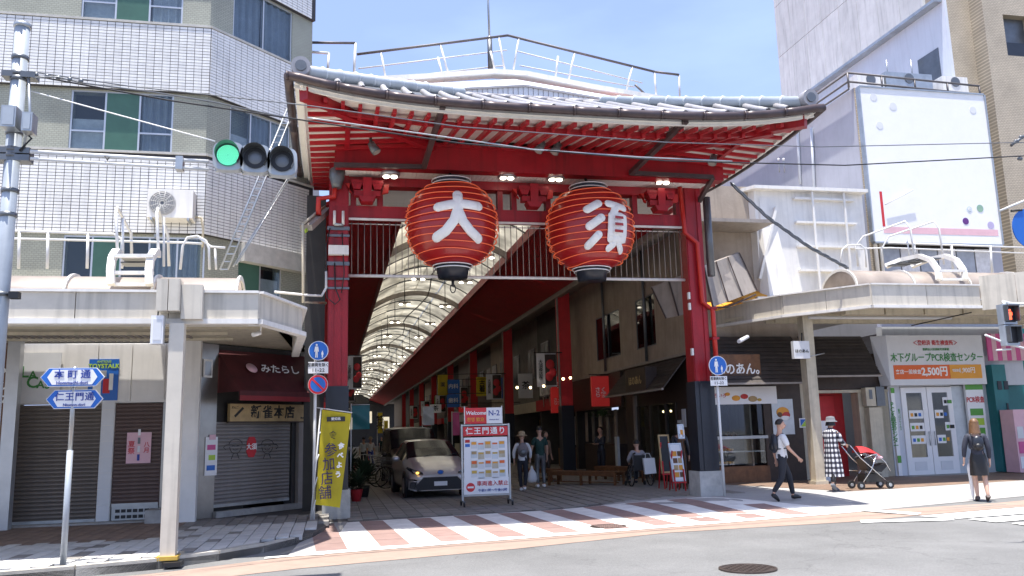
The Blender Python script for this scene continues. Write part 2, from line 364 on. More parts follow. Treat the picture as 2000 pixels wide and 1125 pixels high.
# ================================================================== GROUND
def sheet(name, A, B, C, D, nu, nv, dz, m, parent=None, kind='structure'):
    mb = MB(); A, B, C, D = [V(*p) for p in (A, B, C, D)]
    def fn(s, t):
        p = A.lerp(B, s).lerp(D.lerp(C, s), t); return (p.x, p.y, gh(p.x, p.y) + dz)
    mb.grid(fn, nu, nv, False); return mb.build(name, m, parent, kind)
def strip(name, pairs, dz, m, kind='structure', parent=None):
    mb = MB()
    for (a, b), (c, d) in zip(pairs, pairs[1:]):
        a, b, c, d = [V(*p) for p in (a, b, c, d)]
        def fn(s, t, a=a, b=b, c=c, d=d):
            p = a.lerp(c, s).lerp(b.lerp(d, s), t); return (p.x, p.y, gh(p.x, p.y) + dz)
        mb.grid(fn, 6, 3, False)
    return mb.build(name, m, parent, kind)
gx = [-400, -100, -40, -20] + [-10 + i for i in range(41)] + [40, 80, 200, 400]
gy = [-400, -100, -20, 0] + [5 + i for i in range(31)] + [45, 80, 160, 400, 900]
mb = MB(); mb.add([V(x, y, gh(x, y) - .012) for x in gx for y in gy], [(i * len(gy) + j, (i + 1) * len(gy) + j, (i + 1) * len(gy) + j + 1, i * len(gy) + j + 1) for i in range(len(gx) - 1) for j in range(len(gy) - 1)])
ground = mb.build('road', 'asphalt', kind='structure')
strip('brown_road_edge', [((-14, 8.2), (-14, 9.3)), ((-4.5, 10.0), (-4.5, 10.9)), ((-2, 10.75), (-2, 11.75)), ((-.4, 11.4), (-.5, 12.6)), ((2.5, 12.1), (2.5, 13.1)), ((5.2, 13.0), (5.2, 13.6)), ((8.5, 13.15), (8.8, 14.35)), ((10.1, 13.55), (10.1, 14.6)), ((12.7, 14.05), (12.7, 14.75)), ((24, 16), (24, 17.2))], -.007, 'strip_pink')
# arcade floor: joints sheet, then pavers as pieces
arc = sheet('arcade_floor', (-1.2, 17.0), (8.4, 17.9), (9.6, 200), (-.9, 200), 20, 40, -.008, 'paver_joint')
pv = mesh_of(MB().box(-.143, .143, -.143, .143, -.02, .004), 'paver', 'paver_grey')
cnt = 0; rest = MB()
for j in range(90):
    for i in range(33):
        x = -.6 + i * .3 + .15; y = 17.35 + j * .3 + (.15 if i % 2 else 0)
        if x < .2 or x > 9.3 or y < 17.3 + .13 * x: continue
        if y < 21.5 and x < 7 and cnt < 300:
            inst('paver', pv, TR(x, y, gh(x, y) + random.uniform(-.002, .003)), arc); cnt += 1
        else: rest.box(x - .143, x + .143, y - .143, y + .143, gh(x, y) - .02, gh(x, y) + .004)
rest.build('far_pavers', 'paver_grey', arc, 'stuff')
mb = MB().box(-.3, 9.3, 44.4, 199, -.02, .003); mb.build('far_paving', 'paver_grey', arc, 'structure')
# right-hand pavement
sheet('pavement_grey', (5.6, 17.75), (9.9, 14.6), (26, 18.0), (26, 40), 24, 24, -.004, 'pavement_right')
sheet('pavement_brown', (11.4, 17.55), (26, 20.2), (26, 30), (10.0, 22.0), 16, 8, .000, grid_mat('brown_blocks', (.26, .17, .12), (.21, .145, .105), (.12, .09, .07), .4, .2, .012, axis='xy', bump=.3, var=.2))
# raised crossing of white and pink paving
def y0(x): return 12.88 + .182 * x
def y1(x): return 17.08 + .13 * x if x < 5 else 17.73
cross = strip('raised_crossing', [((-.35, 12.75), (-.1, 17.0)), ((2, y0(2)), (2, y1(2))), ((4, y0(4)), (4, y1(4))), ((6, y0(6)), (6, y1(6))), ((8.1, y0(8.1)), (8.1, 17.72)), ((9.7, 14.72), (9.3, 15.4))], -.002, 'white_pave')
mbl = strip('white_edge_line', [((-.9, 12.45), (-.9, 12.62)), ((2, 13.0), (2, 13.18)), ((5.4, 13.62), (5.4, 13.82)), ((9.7, 14.5), (9.7, 14.66)), ((10.6, 13.8), (10.7, 13.9))][:4], .001, 'road_white')
for k in range(-1, 10):
    xb = .71 + .93 * k; n = 5
    for j in range(n):
        def at(s, w_):
            yy0, yy1 = y0(xb) + .12, y1(xb) - .1
            if xb > 7.6: yy1 = min(yy1, 17.6 - 2.0 * (xb - 7.4))
            y = yy0 + (yy1 - yy0) * s; return (xb + w_ * .45 - .05 * (y - yy0), y)
        a, b = j / n + .004, (j + 1) / n - .004
        mb = MB()
        c = [at(a, 0), at(a, 1), at(b, 1), at(b, 0)]
        if c[3][1] - c[0][1] < .1: continue
        vs = [V(x, y, gh(x, y) + .003) for x, y in c] + [V(x, y, gh(x, y) - .02) for x, y in c]
        mb.add(vs, [(0, 1, 2, 3), (4, 7, 6, 5), (0, 4, 5, 1), (1, 5, 6, 2), (2, 6, 7, 3), (3, 7, 4, 0)])
        mb.build('paving_block', 'pink_pave', cross)
# zebra crossing far right
for q in ([(1795, 1008), (1872, 1013), (2030, 1001), (2030, 988)], [(1890, 1014), (1945, 1020), (2040, 1012), (2040, 1003)], [(1975, 1022), (2010, 1027), (2060, 1023), (2060, 1016)], [(1680, 1016), (1682, 1021), (1864, 1016), (1860, 1011)]):
    mb = MB(); p = [G(*a) for a in q]; mb.quad(*[(v.x, v.y, gh(v.x, v.y) + .002) for v in p]); mb.build('road_marking', 'road_white', kind='structure')
mb = MB(); p = [G(*a) for a in ((1640, 990), (1660, 996), (1790, 1006), (1800, 1002))]; mb.quad(*[(v.x, v.y, gh(v.x, v.y) + .003) for v in p]); mb.build('road_marking', 'road_white', kind='structure')
# manholes
for (x, y, r, lb) in ((4.6, 14.2, .31, 'round iron manhole cover set in the pink and white crossing'), (4.69, 9.36, .33, 'round iron manhole cover in the grey asphalt in the foreground')):
    t = thing('manhole_cover', lb, 'manhole cover', (x, y, gh(x, y)), group='manhole covers in the road')
    MB().lathe([(r, -.02), (r, .006), (r - .035, .008), (r - .04, -.004)], (x, y, gh(x, y)), 32, False, caps=False).build('rim', 'iron', t)
    mb = MB(); mb.lathe([(r - .04, -.02), (r - .04, .002)], (x, y, gh(x, y)), 32, False)
    for i in range(-5, 6):
        for j in range(-5, 6):
            if math.hypot(i, j) < 5.2 and (i + j) % 2 == 0: mb.box(x + i * .05 - .018, x + i * .05 + .018, y + j * .05 - .018, y + j * .05 + .018, gh(x, y), gh(x, y) + .007)
    mb.build('cover', 'iron', t)
# left pavement (raised) with kerb stones and pavers
kp = [(-14, 9.2), (-9, 10.35), (-6, 11.05), (-4.1, 11.5), (-3.1, 11.75), (-2.2, 12.05), (-1.5, 12.55), (-.95, 13.2), (-.55, 13.95), (-.3, 14.8), (-.12, 15.8), (-.1, 17.0)]
mb = MB(); poly = kp + [(-.1, 21), (-.4, 60), (-20, 60), (-20, 9.2)]
mb.prism(poly, -.1, .085, 'z'); lp = mb.build('pavement_left', 'paver_joint', kind='structure')
for (a, b) in zip(kp, kp[1:]):
    a, b = V(*a), V(*b); n = max(1, round((b - a).length / .75)); nn = V(-(b - a).y, (b - a).x).normalized() * .15
    for i in range(n):
        p = a.lerp(b, (i + .01) / n); q = a.lerp(b, (i + .99) / n)
        hgt = .125 if p.x < -1.2 else .125 - .09 * min(1, (p.x + 1.2) / .9)
        vs = [V(*v, z) for z in (-.05, hgt) for v in (p, q, q + nn, p + nn)]
        MB().add(vs, [(3, 2, 1, 0), (4, 5, 6, 7), (0, 1, 5, 4), (1, 2, 6, 5), (2, 3, 7, 6), (3, 0, 4, 7)]).build('kerb_stone', 'kerb_stone', lp)
MB().box(-2.12, -1.9, 11.95, 12.2, .02, .075).build('drain_slot', 'black', lp)
pm = [mesh_of(MB().box(-.093, .093, -.193, .193, -.04, .04), 'paver', c) for c in ('paver_light', 'paver_brown', 'paver_grey')]
rest = {k: MB() for k in range(3)}; cnt = 0
def inside_left(x, y):
    for (a, b) in zip(kp, kp[1:]):
        if a[0] <= x <= b[0]: return y > a[1] + (b[1] - a[1]) * (x - a[0]) / (b[0] - a[0]) + .3
    return False
for j in range(24):
    for i in range(72):
        x = -.15 - i * .2; y = 17.9 - j * .4 + (.2 if i % 2 else 0)
        if not inside_left(x, y) : continue
        if y > 17.75 or (x > -2.6 and y > 20.6 + x): continue
        k = 1 if (y > 14.55 and x < -2.6) else 2 if (y > 16.2 or random.random() < .1) else 0
        if x > -5.2 and cnt < 300: inst('paver', pm[k], TR(x, y, .08 + random.uniform(-.002, .003)), lp); cnt += 1
        else: rest[k].box(x - .093, x + .093, y - .193, y + .193, .03, .12)
for k in range(3): rest[k].build('more_pavers', ('paver_light', 'paver_brown', 'paver_grey')[k], lp, 'stuff')
sheet('ramp_apron', (-.6, 12.6), (-.1, 12.5), (.3, 17.2), (-.3, 17.2), 4, 12, .0, 'pavement_right')

# ================================================================== ARCADE GATE
GY = 18.2
gate = thing('arcade_gate', 'tall vermilion temple style gate roof spanning the arcade entrance between two red posts', 'gate', (4.16, GY, 0))
for px_, lift in ((.08, 0), (8.25, .1)):
    mb = MB(); c = px_
    mb.box(c - .21, c + .21, GY - .21, GY + .21, 2.6, 7.5)
    post = mb.build('post', 'vermilion', gate)
    for sx in (-1, 1): MB().box(c + sx * .14 - .05, c + sx * .14 + .05, GY - .235, GY - .212, 2.6, 7.2).build('flange', 'vermilion', post)
    mb = MB(); mb.box(c - .235, c + .235, GY - .25, GY + .24, lift, 2.66); mb.box(c - .13, c + .13, GY - .27, GY - .251, lift, 2.62); mb.build('black_sleeve', 'navy_black', post)
    MB().box(c - .28, c + .28, GY - .31, GY + .29, lift - .1, lift + .56).build('footing', 'concrete_light', post)
def xz(px, py, y=GY): p = W(px, py, y=y); return p.x, p.z
MB().box(.29, 8.04, GY - .13, GY + .13, 6.29, 6.57).build('lower_beam', 'vermilion', gate)
MB().box(.29, 8.04, GY - .16, GY + .16, 7.02, 7.21).build('upper_beam', 'vermilion', gate)
MB().box(.29, 8.04, GY - .16, GY - .131, 6.24, 6.288).build('trim_rail', 'white_metal', gate)
for x in [xz(p, 380)[0] for p in (690, 742, 975, 1002, 1068, 1236, 1320)]:
    MB().box(x - .06, x + .06, GY - .1, GY + .1, 6.57, 7.02).build('strut', 'vermilion', gate)
for px_ in (716, 1035, 1278):
    x = xz(px_, 380)[0]; mb = MB()
    mb.box(x - .09, x + .09, GY - .45, GY - .17, 6.62, 7.12); mb.box(x - .28, x + .28, GY - .40, GY - .2, 6.72, 6.84)
    for s in (-1, 0, 1): mb.prism([(x + s * .22 - .07, 6.86), (x + s * .22 + .07, 6.86), (x + s * .22 + .11, 6.98), (x + s * .22 - .11, 6.98)], GY - .44, GY - .17)
    mb.prism([(x - .12, 6.58), (x + .12, 6.58), (x + .18, 6.70), (x - .18, 6.70)], GY - .46, GY - .14)
    mb.box(x - .34, x + .34, GY - .42, GY - .18, 6.99, 7.07)
    mb.build('bracket', 'vermilion', gate)
    for s in (-1, 1): MB().prism([(x + s * .42 - .05, 7.02), (x + s * .42 + .05, 7.02), (x + s * .42 + .04, 6.84), (x + s * .42 - .1 * s, 6.8), (x + s * .42 - .05, 6.84)][:4], GY - .3, GY - .2).build('bracket_arm', 'orange_pipe', gate)
# white pipe with hanging rods
MB().tube([(.29, GY, 5.04), (8.04, GY, 5.04)], .035, 8).build('cross_pipe', 'white_metal', gate)
MB().tube([(.29, GY + .02, 6.2), (8.04, GY + .02, 6.2)], .012, 6).build('cross_pipe', 'white_metal', gate)
n = 57; rod = mesh_of(MB().tube([(0, 0, 5.06), (0, 0, 6.24)], .009, 5), 'rod', 'dusty_metal')
for i in range(n):
    x = .36 + i * (7.62 / (n - 1)); inst('rod', rod, TR(x, GY + .01), gate)
# ceiling boards
ceil = MB().box(.2, 8.5, 17.33, 21.0, 7.23, 7.28).build('ceiling', 'soffit_white', gate)
cb = mesh_of(MB().box(-.041, .041, 0, 3.6, 0, .014), 'ceiling_board', 'soffit_white')
for i in range(92): inst('ceiling_board', cb, TR(.25 + i * .0895, 17.34, 7.214), ceil)
# roof form
XL, XR, YF, YB = -.72, 9.38, 14.4, 20.9
XC = (XL + XR) / 2
def ze(x): return 7.39 + .35 * min(1.05, abs((x - XC) / (XR - XC))) ** 3.4
def zs(y): v = abs((y - (YF + YB) / 2) / ((YB - YF) / 2)); return 7.58 + .16 * v ** 2.2
FB = 17.3                                             # front beam plane
MB().box(.0, 8.75, FB, FB + .3, 7.21, 7.80).build('front_beam', 'vermilion', gate)
MB().box(-.02, 8.77, FB - .03, FB - .001, 7.70, 7.8).build('beam_moulding', 'vermilion', gate)
for x in (-.02, 8.55): MB().box(x, x + .28, FB + .31, 21, 7.3, 7.95).build('side_beam', 'vermilion', gate)
HX = 2.3                                              # hip run
def hipx(y, side): return XL + (y - YF) * .95 if side < 0 else XR - (y - YF) * .95
# flying rafters + base rafters at the front
def rafter(a, b, w_=.10, h_=.12, nm='rafter'):
    MB().beam(a, b, w_, h_).build(nm, 'vermilion_rafter', gate)
x = XL + .22
while x < XR - .15:
    yin = FB
    if x < hipx(FB, -1): yin = YF + (x - XL) / .95
    if x > hipx(FB, 1): yin = YF + (XR - x) / .95
    zo = ze(x); lf = zo - 7.39
    zf = lambda y, zo=zo, lf=lf: zo - .1 + (7.80 + lf * .45 - zo + .1) * (y - YF) / (FB - YF)
    if yin > YF + .5:
        rafter((x, YF + .3, zf(YF + .3) + .02), (x, min(15.45, yin), zf(min(15.45, yin)) + .04), .066, .08, 'flying_rafter')
    if yin > 15.4: rafter((x, 15.16, zf(15.16) - .045), (x, yin, zf(yin) - .01), .068, .095, 'rafter')
    x += .31
# kioi beams (fascia under the flying rafters)
def kio(y, dz, h_, nm, m='vermilion'):
    mb = MB(); N = 24; a = hipx(y, -1) - .05; b = hipx(y, 1) + .05
    P = []
    for i in range(N + 1):
        xx = a + (b - a) * i / N; zo = ze(xx); lf = zo - 7.39
        P.append((xx, zo - .1 + (7.80 + lf * .45 - zo + .1) * (y - YF) / (FB - YF) + dz))
    for (x0, z0), (x1, z1) in zip(P, P[1:]): mb.beam((x0, y, z0), (x1 + .004, y, z1), .1, h_)
    mb.build(nm, m, gate)
kio(15.26, -.02, .09, 'eave_beam')
# white soffit boards above rafters + board edge
def zin(xx): return 7.9 + (ze(xx) - 7.39) * .45
mb = MB(); N = 30
def fsoff(s, t):
    y = YF + .05 + (FB - YF) * t; a, b = hipx(y, -1), hipx(y, 1); xx = a + (b - a) * s; zo = ze(xx) + .02
    return (xx, y, zo + (zin(xx) - zo) * t)
mb.grid(fsoff, N, 6, False); mb.build('soffit', 'soffit_white', gate)
mb = MB()
for i in range(40):
    xa = XL + (XR - XL) * i / 40; xb = XL + (XR - XL) * (i + 1) / 40
    mb.beam((xa, YF + .12, ze(xa) + .03), (xb + .003, YF + .12, ze(xb) + .03), .05, .13)
mb.build('eave_board', 'soffit_white', gate)
# side eaves
for side, nm in ((-1, 0), (1, 1)):
    xe = XL if side < 0 else XR; inx = .0 if side < 0 else 8.75
    y = YF + .3
    while y < YB - .2:
        hx = hipx(y, side)
        xi = (min(hx, 2.0) if y < FB + .02 else inx + .0) if side < 0 else (max(hx, 6.9) if y < FB + .02 else inx)
        zz = zs(y); zi = zz - .1 + (7.82 - zz) * min(1, abs(xi - xe) / 2.7)
        if abs(xi - xe) > .3:
            rafter((xe - side * .2, y, zz - .07), (xi, y, zi), .07, .07, 'flying_rafter')
        y += .36
    def sso(s, t, xe=xe, side=side, inx=inx):
        y = YF + (YB - YF) * s; lim = abs(hipx(y, side) - xe) if y < FB else 2.6; lim = min(lim, 2.6); xx = xe - side * lim * t
        return (xx, y, zs(y) + .02 + (7.95 - zs(y)) * lim * t / 2.6)
    MB().grid(sso, 16, 4, False).build('soffit', 'soffit_white', gate)
    mb = MB(); K = 14
    for i in range(K):
        ya = YF + (YB - YF) * i / K; yb = YF + (YB - YF) * (i + 1) / K
        mb.beam((xe - side * .12, ya, zs(ya) + .03), (xe - side * .12, yb + .003, zs(yb) + .03), .05, .13)
    mb.build('eave_board', 'soffit_white', gate)
    # hip rafter
    a = (xe - side * .15, YF + .15, ze(xe) - .12); b = (hipx(FB, side), FB, 7.84)
    MB().beam(a, b, .2, .24).build('hip_rafter', 'vermilion', gate)
    MB().beam((xe - side * .62, YF + .65, 7.56), (hipx(FB, side), FB, 7.70), .16, .16).build('hip_rafter', 'vermilion', gate)
    mb = MB(); xm = xe - side * .95; mb.beam((xm, 15.5, 7.60), (xm, 20.5, 7.58), .1, .1); mb.build('eave_beam', 'vermilion', gate)
# gutter: half-round brown run along front and sides, with joints
def gut(pts, nm='gutter'):
    MB().tube(pts, .08, 10).build(nm, 'gutter_brown', gate)
N = 12
gp = [(XL - .12 + (XR - XL + .24) * i / 48, YF - .09, ze(max(XL, min(XR, XL - .12 + (XR - XL + .24) * i / 48))) + .09) for i in range(49)]
for k in range(0, 48, 4):
    gut(gp[k:k + 5])
    p = gp[k]; MB().tube([(p[0] - .02, p[1], p[2]), (p[0] + .02, p[1], p[2] + .001)], .086, 10).build('gutter_joint', 'gutter_brown', gate)
mb = MB()
for k in range(48): mb.beam(gp[k], gp[k + 1], .03, .02)
v = mb.v; mb.v = [p + V(0, .1, .055) for p in v]; mb.build('gutter_lip', 'galv_dark', gate)
for side, xe in ((-1, XL - .1), (1, XR + .1)):
    sp = [(xe, YF - .1 + (YB - YF + .2) * i / 12, zs(YF + (YB - YF) * i / 12) + .09) for i in range(13)]
    for k in range(0, 12, 4): gut(sp[k:k + 5])
# drain pipes crossing under the eaves
for side, pts in ((-1, [(865, 205), (828, 326), (652, 322)]), (1, [(1340, 235), (1232, 338), (1392, 346)])):
    P = [W(*pts[0], y=YF), W(*pts[1], y=FB - .1), W(*pts[2], y=FB - .1)]
    MB().beam(P[0], P[1], .10, .10).build('drain_pipe', 'gutter_brown', gate)
    MB().beam(P[1], P[2], .09, .09).build('drain_pipe', 'gutter_brown', gate)
    if side > 0:
        q = P[2]; MB().beam(q, (q.x, 18.0, 6.9), .09, .09).build('drain_pipe', 'gutter_brown', gate)
        MB().tube([(8.62, 18.0, 7.0), (8.62, 18.0, 5.1)], .09, 10).build('drain_pipe', 'galv_dark', gate)
# roof deck and rows of round tiles
RY = 18.15; RZ = 9.25; RX0, RX1 = 2.8, 6.2
def zr(t): return 1.15 * t ** 1.12                       # rise profile 0..1 of run
def deck(s, t):
    y = YF + (RY - YF) * t; a = XL + (RX0 - XL) * t; b = XR + (RX1 - XR) * t; xx = a + (b - a) * s
    e = ze(XL + (XR - XL) * s) + .15
    return V(xx, y, e + (RZ - e) * (t ** 1.04))
MB().grid(deck, 36, 8).build('roof_deck', 'galv_dark', gate)
def dside(side):
    def f(s, t):
        y = YF + (YB - YF) * s; yy = y + ((RY if y < RY else RY) - y) * t * 1.0; xe = XL if side < 0 else XR; xi = RX0 if side < 0 else RX1
        return V(xe + (xi - xe) * t, yy, zs(y) + .13 + (RZ - zs(y) - .13) * t ** 1.05)
    return f
for s_ in (-1, 1): MB().grid(dside(s_), 16, 6).build('roof_deck', 'tile_grey', gate)
def dback(s, t):
    y = YB + (RY - YB) * t; a = XL + (RX0 - XL) * t; b = XR + (RX1 - XR) * t
    return V(a + (b - a) * s, y, ze(XL + (XR - XL) * s) + .13 + (RZ - ze(XL + (XR - XL) * s) - .13) * t ** 1.08)
MB().grid(dback, 24, 6).build('roof_deck', 'tile_grey', gate)
x = XL + .3
while x < XR - .2:
    pts = []
    for k in range(9):
        y = YF + .08 + (RY - YF - .08) * k / 8; t = max(0, (y - YF) / (RY - YF)); a = XL + (RX0 - XL) * t; b = XR + (RX1 - XR) * t
        if x < a + .05 or x > b - .05: break
        s = (x - a) / (b - a); p = deck(s, t); pts.append((x, y, p.z + .03))
    if len(pts) > 1:
        MB().tube(pts, .062, 8).build('roof_tile', 'tile_grey', gate)
        MB().tube([(x, YF + .05, pts[0][2] - .01), (x, YF + .079, pts[0][2])], .05, 8).build('tile_end', 'black', gate)
    x += .44
for side in (-1, 1):
    y = YF + .5
    f = dside(side)
    while y < YB - .3:
        s = (y - YF) / (YB - YF); pts = [f(s, k / 5) + V(0, 0, .035) for k in range(6)]
        MB().tube(pts, .07, 6).build('roof_tile', 'tile_grey', gate); y += .48
# hip ridges with pale blue ridge tiles
for side in (-1, 1):
    xe, xi = (XL, RX0) if side < 0 else (XR, RX1)
    K = 11
    def rp(t): s_ = 0 if side < 0 else 1; p = deck(s_, t); return V(p.x, p.y, p.z + .10)
    for k in range(K):
        a, b = rp(.05 + .95 * k / K), rp(.05 + .95 * (k + 1) / K)
        MB().tube([a, a.lerp(b, .9), a.lerp(b, .905), b], [.115, .115, .135, .135], 10).build('ridge_tile', 'ridge_blue', gate)
    a = rp(.03); MB().tube([a + V(0, -.14, .04), a + V(0, .1, .06)], .17, 14).build('ridge_end', 'tile_grey', gate)
    MB().tube([a + V(0, -.16, .04), a + V(0, -.141, .04)], .1, 14).build('ridge_end_disc', 'galv_dark', gate)
for k in range(8):
    a, b = RX0 + (RX1 - RX0) * k / 8, RX0 + (RX1 - RX0) * (k + 1) / 8
    MB().tube([(a, RY, RZ + .04), (b, RY, RZ + .04)], .08, 8).build('ridge_tile', 'tile_grey', gate)
# orange-red pipes on the right post, and brackets
P = [W(1328, 366, y=17.9), W(1338, 455, y=17.9), W(1362, 475, y=17.9), W(1372, 590, y=17.9), W(1392, 605, y=17.9)]
P.append(V(P[-1].x, 17.9, 2.6))
MB().tube(P, .055, 10).build('red_pipe', 'orange_pipe', gate)
for z in (3.6, 4.3): MB().box(P[-1].x - .08, P[-1].x + .08, 17.82, 18.0, z, z + .05).build('pipe_clip', 'vermilion', gate)
P = [W(655, 352, y=17.85), W(652, 384, y=17.85), W(622, 388, y=17.85), W(622, 420, y=17.85)]
MB().tube(P, .06, 10).build('red_pipe', 'orange_pipe', gate)
for z in (3.25, 4.3, 4.55): MB().box(8.0, 8.045, GY - .24, GY - .16, z, z + .16).build('white_clip', 'white_metal', gate)
# electric gear strapped on the left post
t = thing('cable_bracket_set', 'steel straps, insulators and grey boxes clamped round the left red post', 'electric fittings', (.06, 17.9, 4.9))
for z, h_ in ((6.02, .08), (5.86, .05), (5.25, .08), (4.92, .045), (4.72, .045)):
    MB().box(-.16, .31, 17.93, 17.955, z - h_ / 2, z + h_ / 2).build('strap', 'galv_dark', t)
MB().box(-.13, .29, 17.80, 17.93, 5.42, 5.62).build('junction_box', 'white_metal', t)
for x in (-.01, .17): MB().tube([(x, 17.85, 6.08), (x, 17.85, 6.38)], .03, 8).build('insulator', 'white_metal', t)
MB().tube([(-.02, 17.85, 6.08), (.18, 17.85, 6.08)], .03, 8).build('crossarm', 'galv', t)
MB().tube([(.0, 17.85, 5.25), (.02, 17.8, 4.7), (.12, 17.8, 4.45), (.02, 17.8, 4.35), (-.15, 17.83, 4.5), (-.18, 17.85, 5.6), (-.1, 17.85, 6.0)], .014, 6).build('cable', 'black', t)
MB().tube([(.15, 17.85, 5.9), (.2, 17.8, 5.0), (.15, 17.82, 4.6)], .012, 6).build('cable', 'black', t)
# lamps
lampP = [(762, 343), (990, 346), (1085, 349), (1294, 355)]
for i, (a, b) in enumerate(lampP):
    p = W(a, b, y=17.62)
    t = thing('ceiling_floodlight', ['lit round floodlight hung under the white gate ceiling beside the left bracket', 'lit round floodlight under the gate ceiling between the lanterns, left one', 'lit round floodlight under the gate ceiling just left of the second lantern', 'lit round floodlight under the gate ceiling right of the second lantern'][i], 'floodlight', (p.x, p.y, p.z + .1), group='lit floodlights under the gate ceiling')
    MB().lathe([(.15, -.02), (.21, 0), (.205, .06), (.15, .12), (.05, .13)], p, 20).build('housing', 'galv', t)
    mb = MB()
    for s in (-1, 1): mb.ball((p.x + s * .085, p.y - .01, p.z - .03), .075, .09, .035, 10)
    mb.build('lamp', 'lamp_glow', t)
    mb = MB()
    for s in (-1, 1): mb.box(p.x + s * .17 - .01, p.x + s * .17 + .01, p.y - .02, p.y + .02, p.z, 7.2)
    mb.box(p.x - .18, p.x + .18, p.y - .02, p.y + .02, 7.18, 7.2); mb.build('yoke', 'dark', t)
for i, (a, b, s) in enumerate([(724, 288, 1), (1061, 287, -1), (1092, 290, -1), (1395, 312, -.6)]):
    p = W(a, b, y=16.6)
    t = thing('spotlight', ['dark spotlight aimed down under the left end of the red rafters', 'dark spotlight under the rafters, left of the middle pair', 'dark spotlight under the rafters, right of the middle pair', 'dark spotlight hung under the right end of the red rafters'][i], 'spotlight', (p.x, p.y, p.z + .2), group='spotlights under the rafters')
    MB().tube([p + V(0, 0, .24), p + V(0, 0, .08)], .03, 8).build('stem', 'dark', t)
    MB().tube([p + V(0, 0, .1), p + V(s * .05, .0, .0), p + V(s * .12, -.02, -.1)], [.07, .085, .1], 12).build('housing', 'galv_dark', t)
    MB().tube([p + V(s * .119, -.02, -.1), p + V(s * .125, -.022, -.11)], .085, 12).build('lens', 'dusty_metal', t)
p = W(658, 350, y=17.8)
t = thing('loudspeaker', 'dark grey drum shaped floodlight at the head of the left red post', 'floodlight', (p.x, p.y, p.z + .2))
MB().lathe([(.10, -.2), (.12, -.1), (.16, .02), (.16, .2), (.12, .24)], p, 16).build('housing', 'galv_dark', t)
MB().tube([p + V(0, 0, .22), p + V(0, .1, .42)], .02, 6).build('bracket', 'dark', t)

# ================================================================== LANTERNS
def lantern(cx, cy, cz, label, strokes, cuts, tilt):
    t = thing('paper_lantern', label, 'lantern', (cx, cy, cz), group='two giant red lanterns on the gate')
    Hh = .86; RM = .93
    def rr(z): q = min(1, abs(z) / Hh); return .40 + (RM - .40) * (1 - q ** 2.3) ** .68
    prof = []
    for i in range(49):
        z = -Hh + 2 * Hh * i / 48; prof.append((rr(z) + .012 * math.cos(i * math.pi), z))
    MB().lathe(prof, (cx, cy, cz), 40).build('shade', 'lantern_red', t)
    MB().lathe([(.40, Hh), (.41, Hh + .03), (.38, Hh + .07), (.40, Hh + .1), (.38, Hh + .16), (.1, Hh + .16)], (cx, cy, cz), 32).build('top_cap', 'navy_black', t)
    MB().lathe([(.1, -Hh - .28), (.31, -Hh - .28), (.34, -Hh - .1), (.40, -Hh)], (cx, cy, cz), 32).build('bottom_cap', 'navy_black', t)
    for z, r in ((Hh + .04, .42), (Hh + .12, .42), (-Hh - .02, .42), (-Hh - .08, .38)):
        MB().tube([(cx + r * math.cos(a), cy + r * math.sin(a), cz + z) for a in [2 * math.pi * k / 28 for k in range(28)]], .012, 6, closed=True).build('neon_ring', 'ink_white', t)
    nr = 12
    for i in range(nr):
        z = -Hh * .93 + 2 * Hh * .93 * i / (nr - 1)
        pts = []
        for k in range(40):
            a = 2 * math.pi * k / 40; zz = z + tilt * math.cos(a) + .012 * math.sin(3 * a + i); r = rr(max(-Hh, min(Hh, zz))) + .035 + .02 * abs(math.cos(a)) ** 8
            pts.append((cx + r * math.cos(a), cy + r * math.sin(a), cz + zz))
        MB().tube(pts, .0105, 6, closed=True).build('neon_ring', 'neon_orange', t)
    for s in (-1, 1):                                   # looping tube ends at both flanks
        pts = []
        for i in range(97):
            z = -Hh * .9 + 1.8 * Hh * i / 96; r = rr(z) + .045 + .03 * math.sin(i * math.pi / 4)
            a = (0 if s > 0 else math.pi) + .07 * math.cos(i * math.pi / 4); pts.append((cx + r * math.cos(a), cy + r * math.sin(a), cz + z))
        MB().tube(pts, .008, 5).build('neon_loop', 'neon_orange', t)
    def mp_(v):
        dx = v.x - cx; dz = v.z - cz; r = rr(max(-Hh, min(Hh, dz))); yy = math.sqrt(max(.02, r * r - dx * dx))
        return V(v.x, cy - yy - .045 + v.y * .45, v.z)
    mb = MB()
    for st in strokes:
        r = st[0]; pts = [W(a, b, y=cy - .85) for a, b in st[1:]]; P = []
        for a, b in zip(pts, pts[1:]):
            for k in range(5): P.append(a.lerp(b, k / 5))
        P.append(pts[-1]); P = [V(p.x, 0, p.z) for p in P]
        mb.tube(P, r, 12)
        for e in (P[0], P[-1]): mb.ball(e, r, n=12)
    mb.v = [mp_(v) for v in mb.v]; mb.build('character', 'ink_white', t)
    if cuts:
        mb = MB()
        for a, b, c in cuts:
            p, q = W(a, b, y=cy - .85), W(c, b, y=cy - .85)
            mb.beam((p.x, 0, p.z), (q.x, 0, q.z), .05, .052)
        vv = []
        for v in mb.v:
            u = mp_(V(v.x, 0, v.z)); vv.append(V(u.x, u.y - .10 + v.y * .3, u.z))
        mb.v = vv; mb.build('character_slot', 'lantern_red', t)
    mb = MB().tube([(cx, cy, cz - Hh - .32), (cx, cy, cz - Hh - .45)], .03, 6)
    if tilt == 0: mb.tube([(cx + .055 * math.cos(a), cy, cz - Hh - .5 + .09 * math.sin(a)) for a in [2 * math.pi * k / 12 for k in range(12)]], .012, 6, closed=True); mb.build('pull_ring', 'black', t)
    MB().tube([(cx, cy, cz + Hh + .2), (cx, cy + .3, 7.3)], .03, 6).build('hanger', 'dark', t)
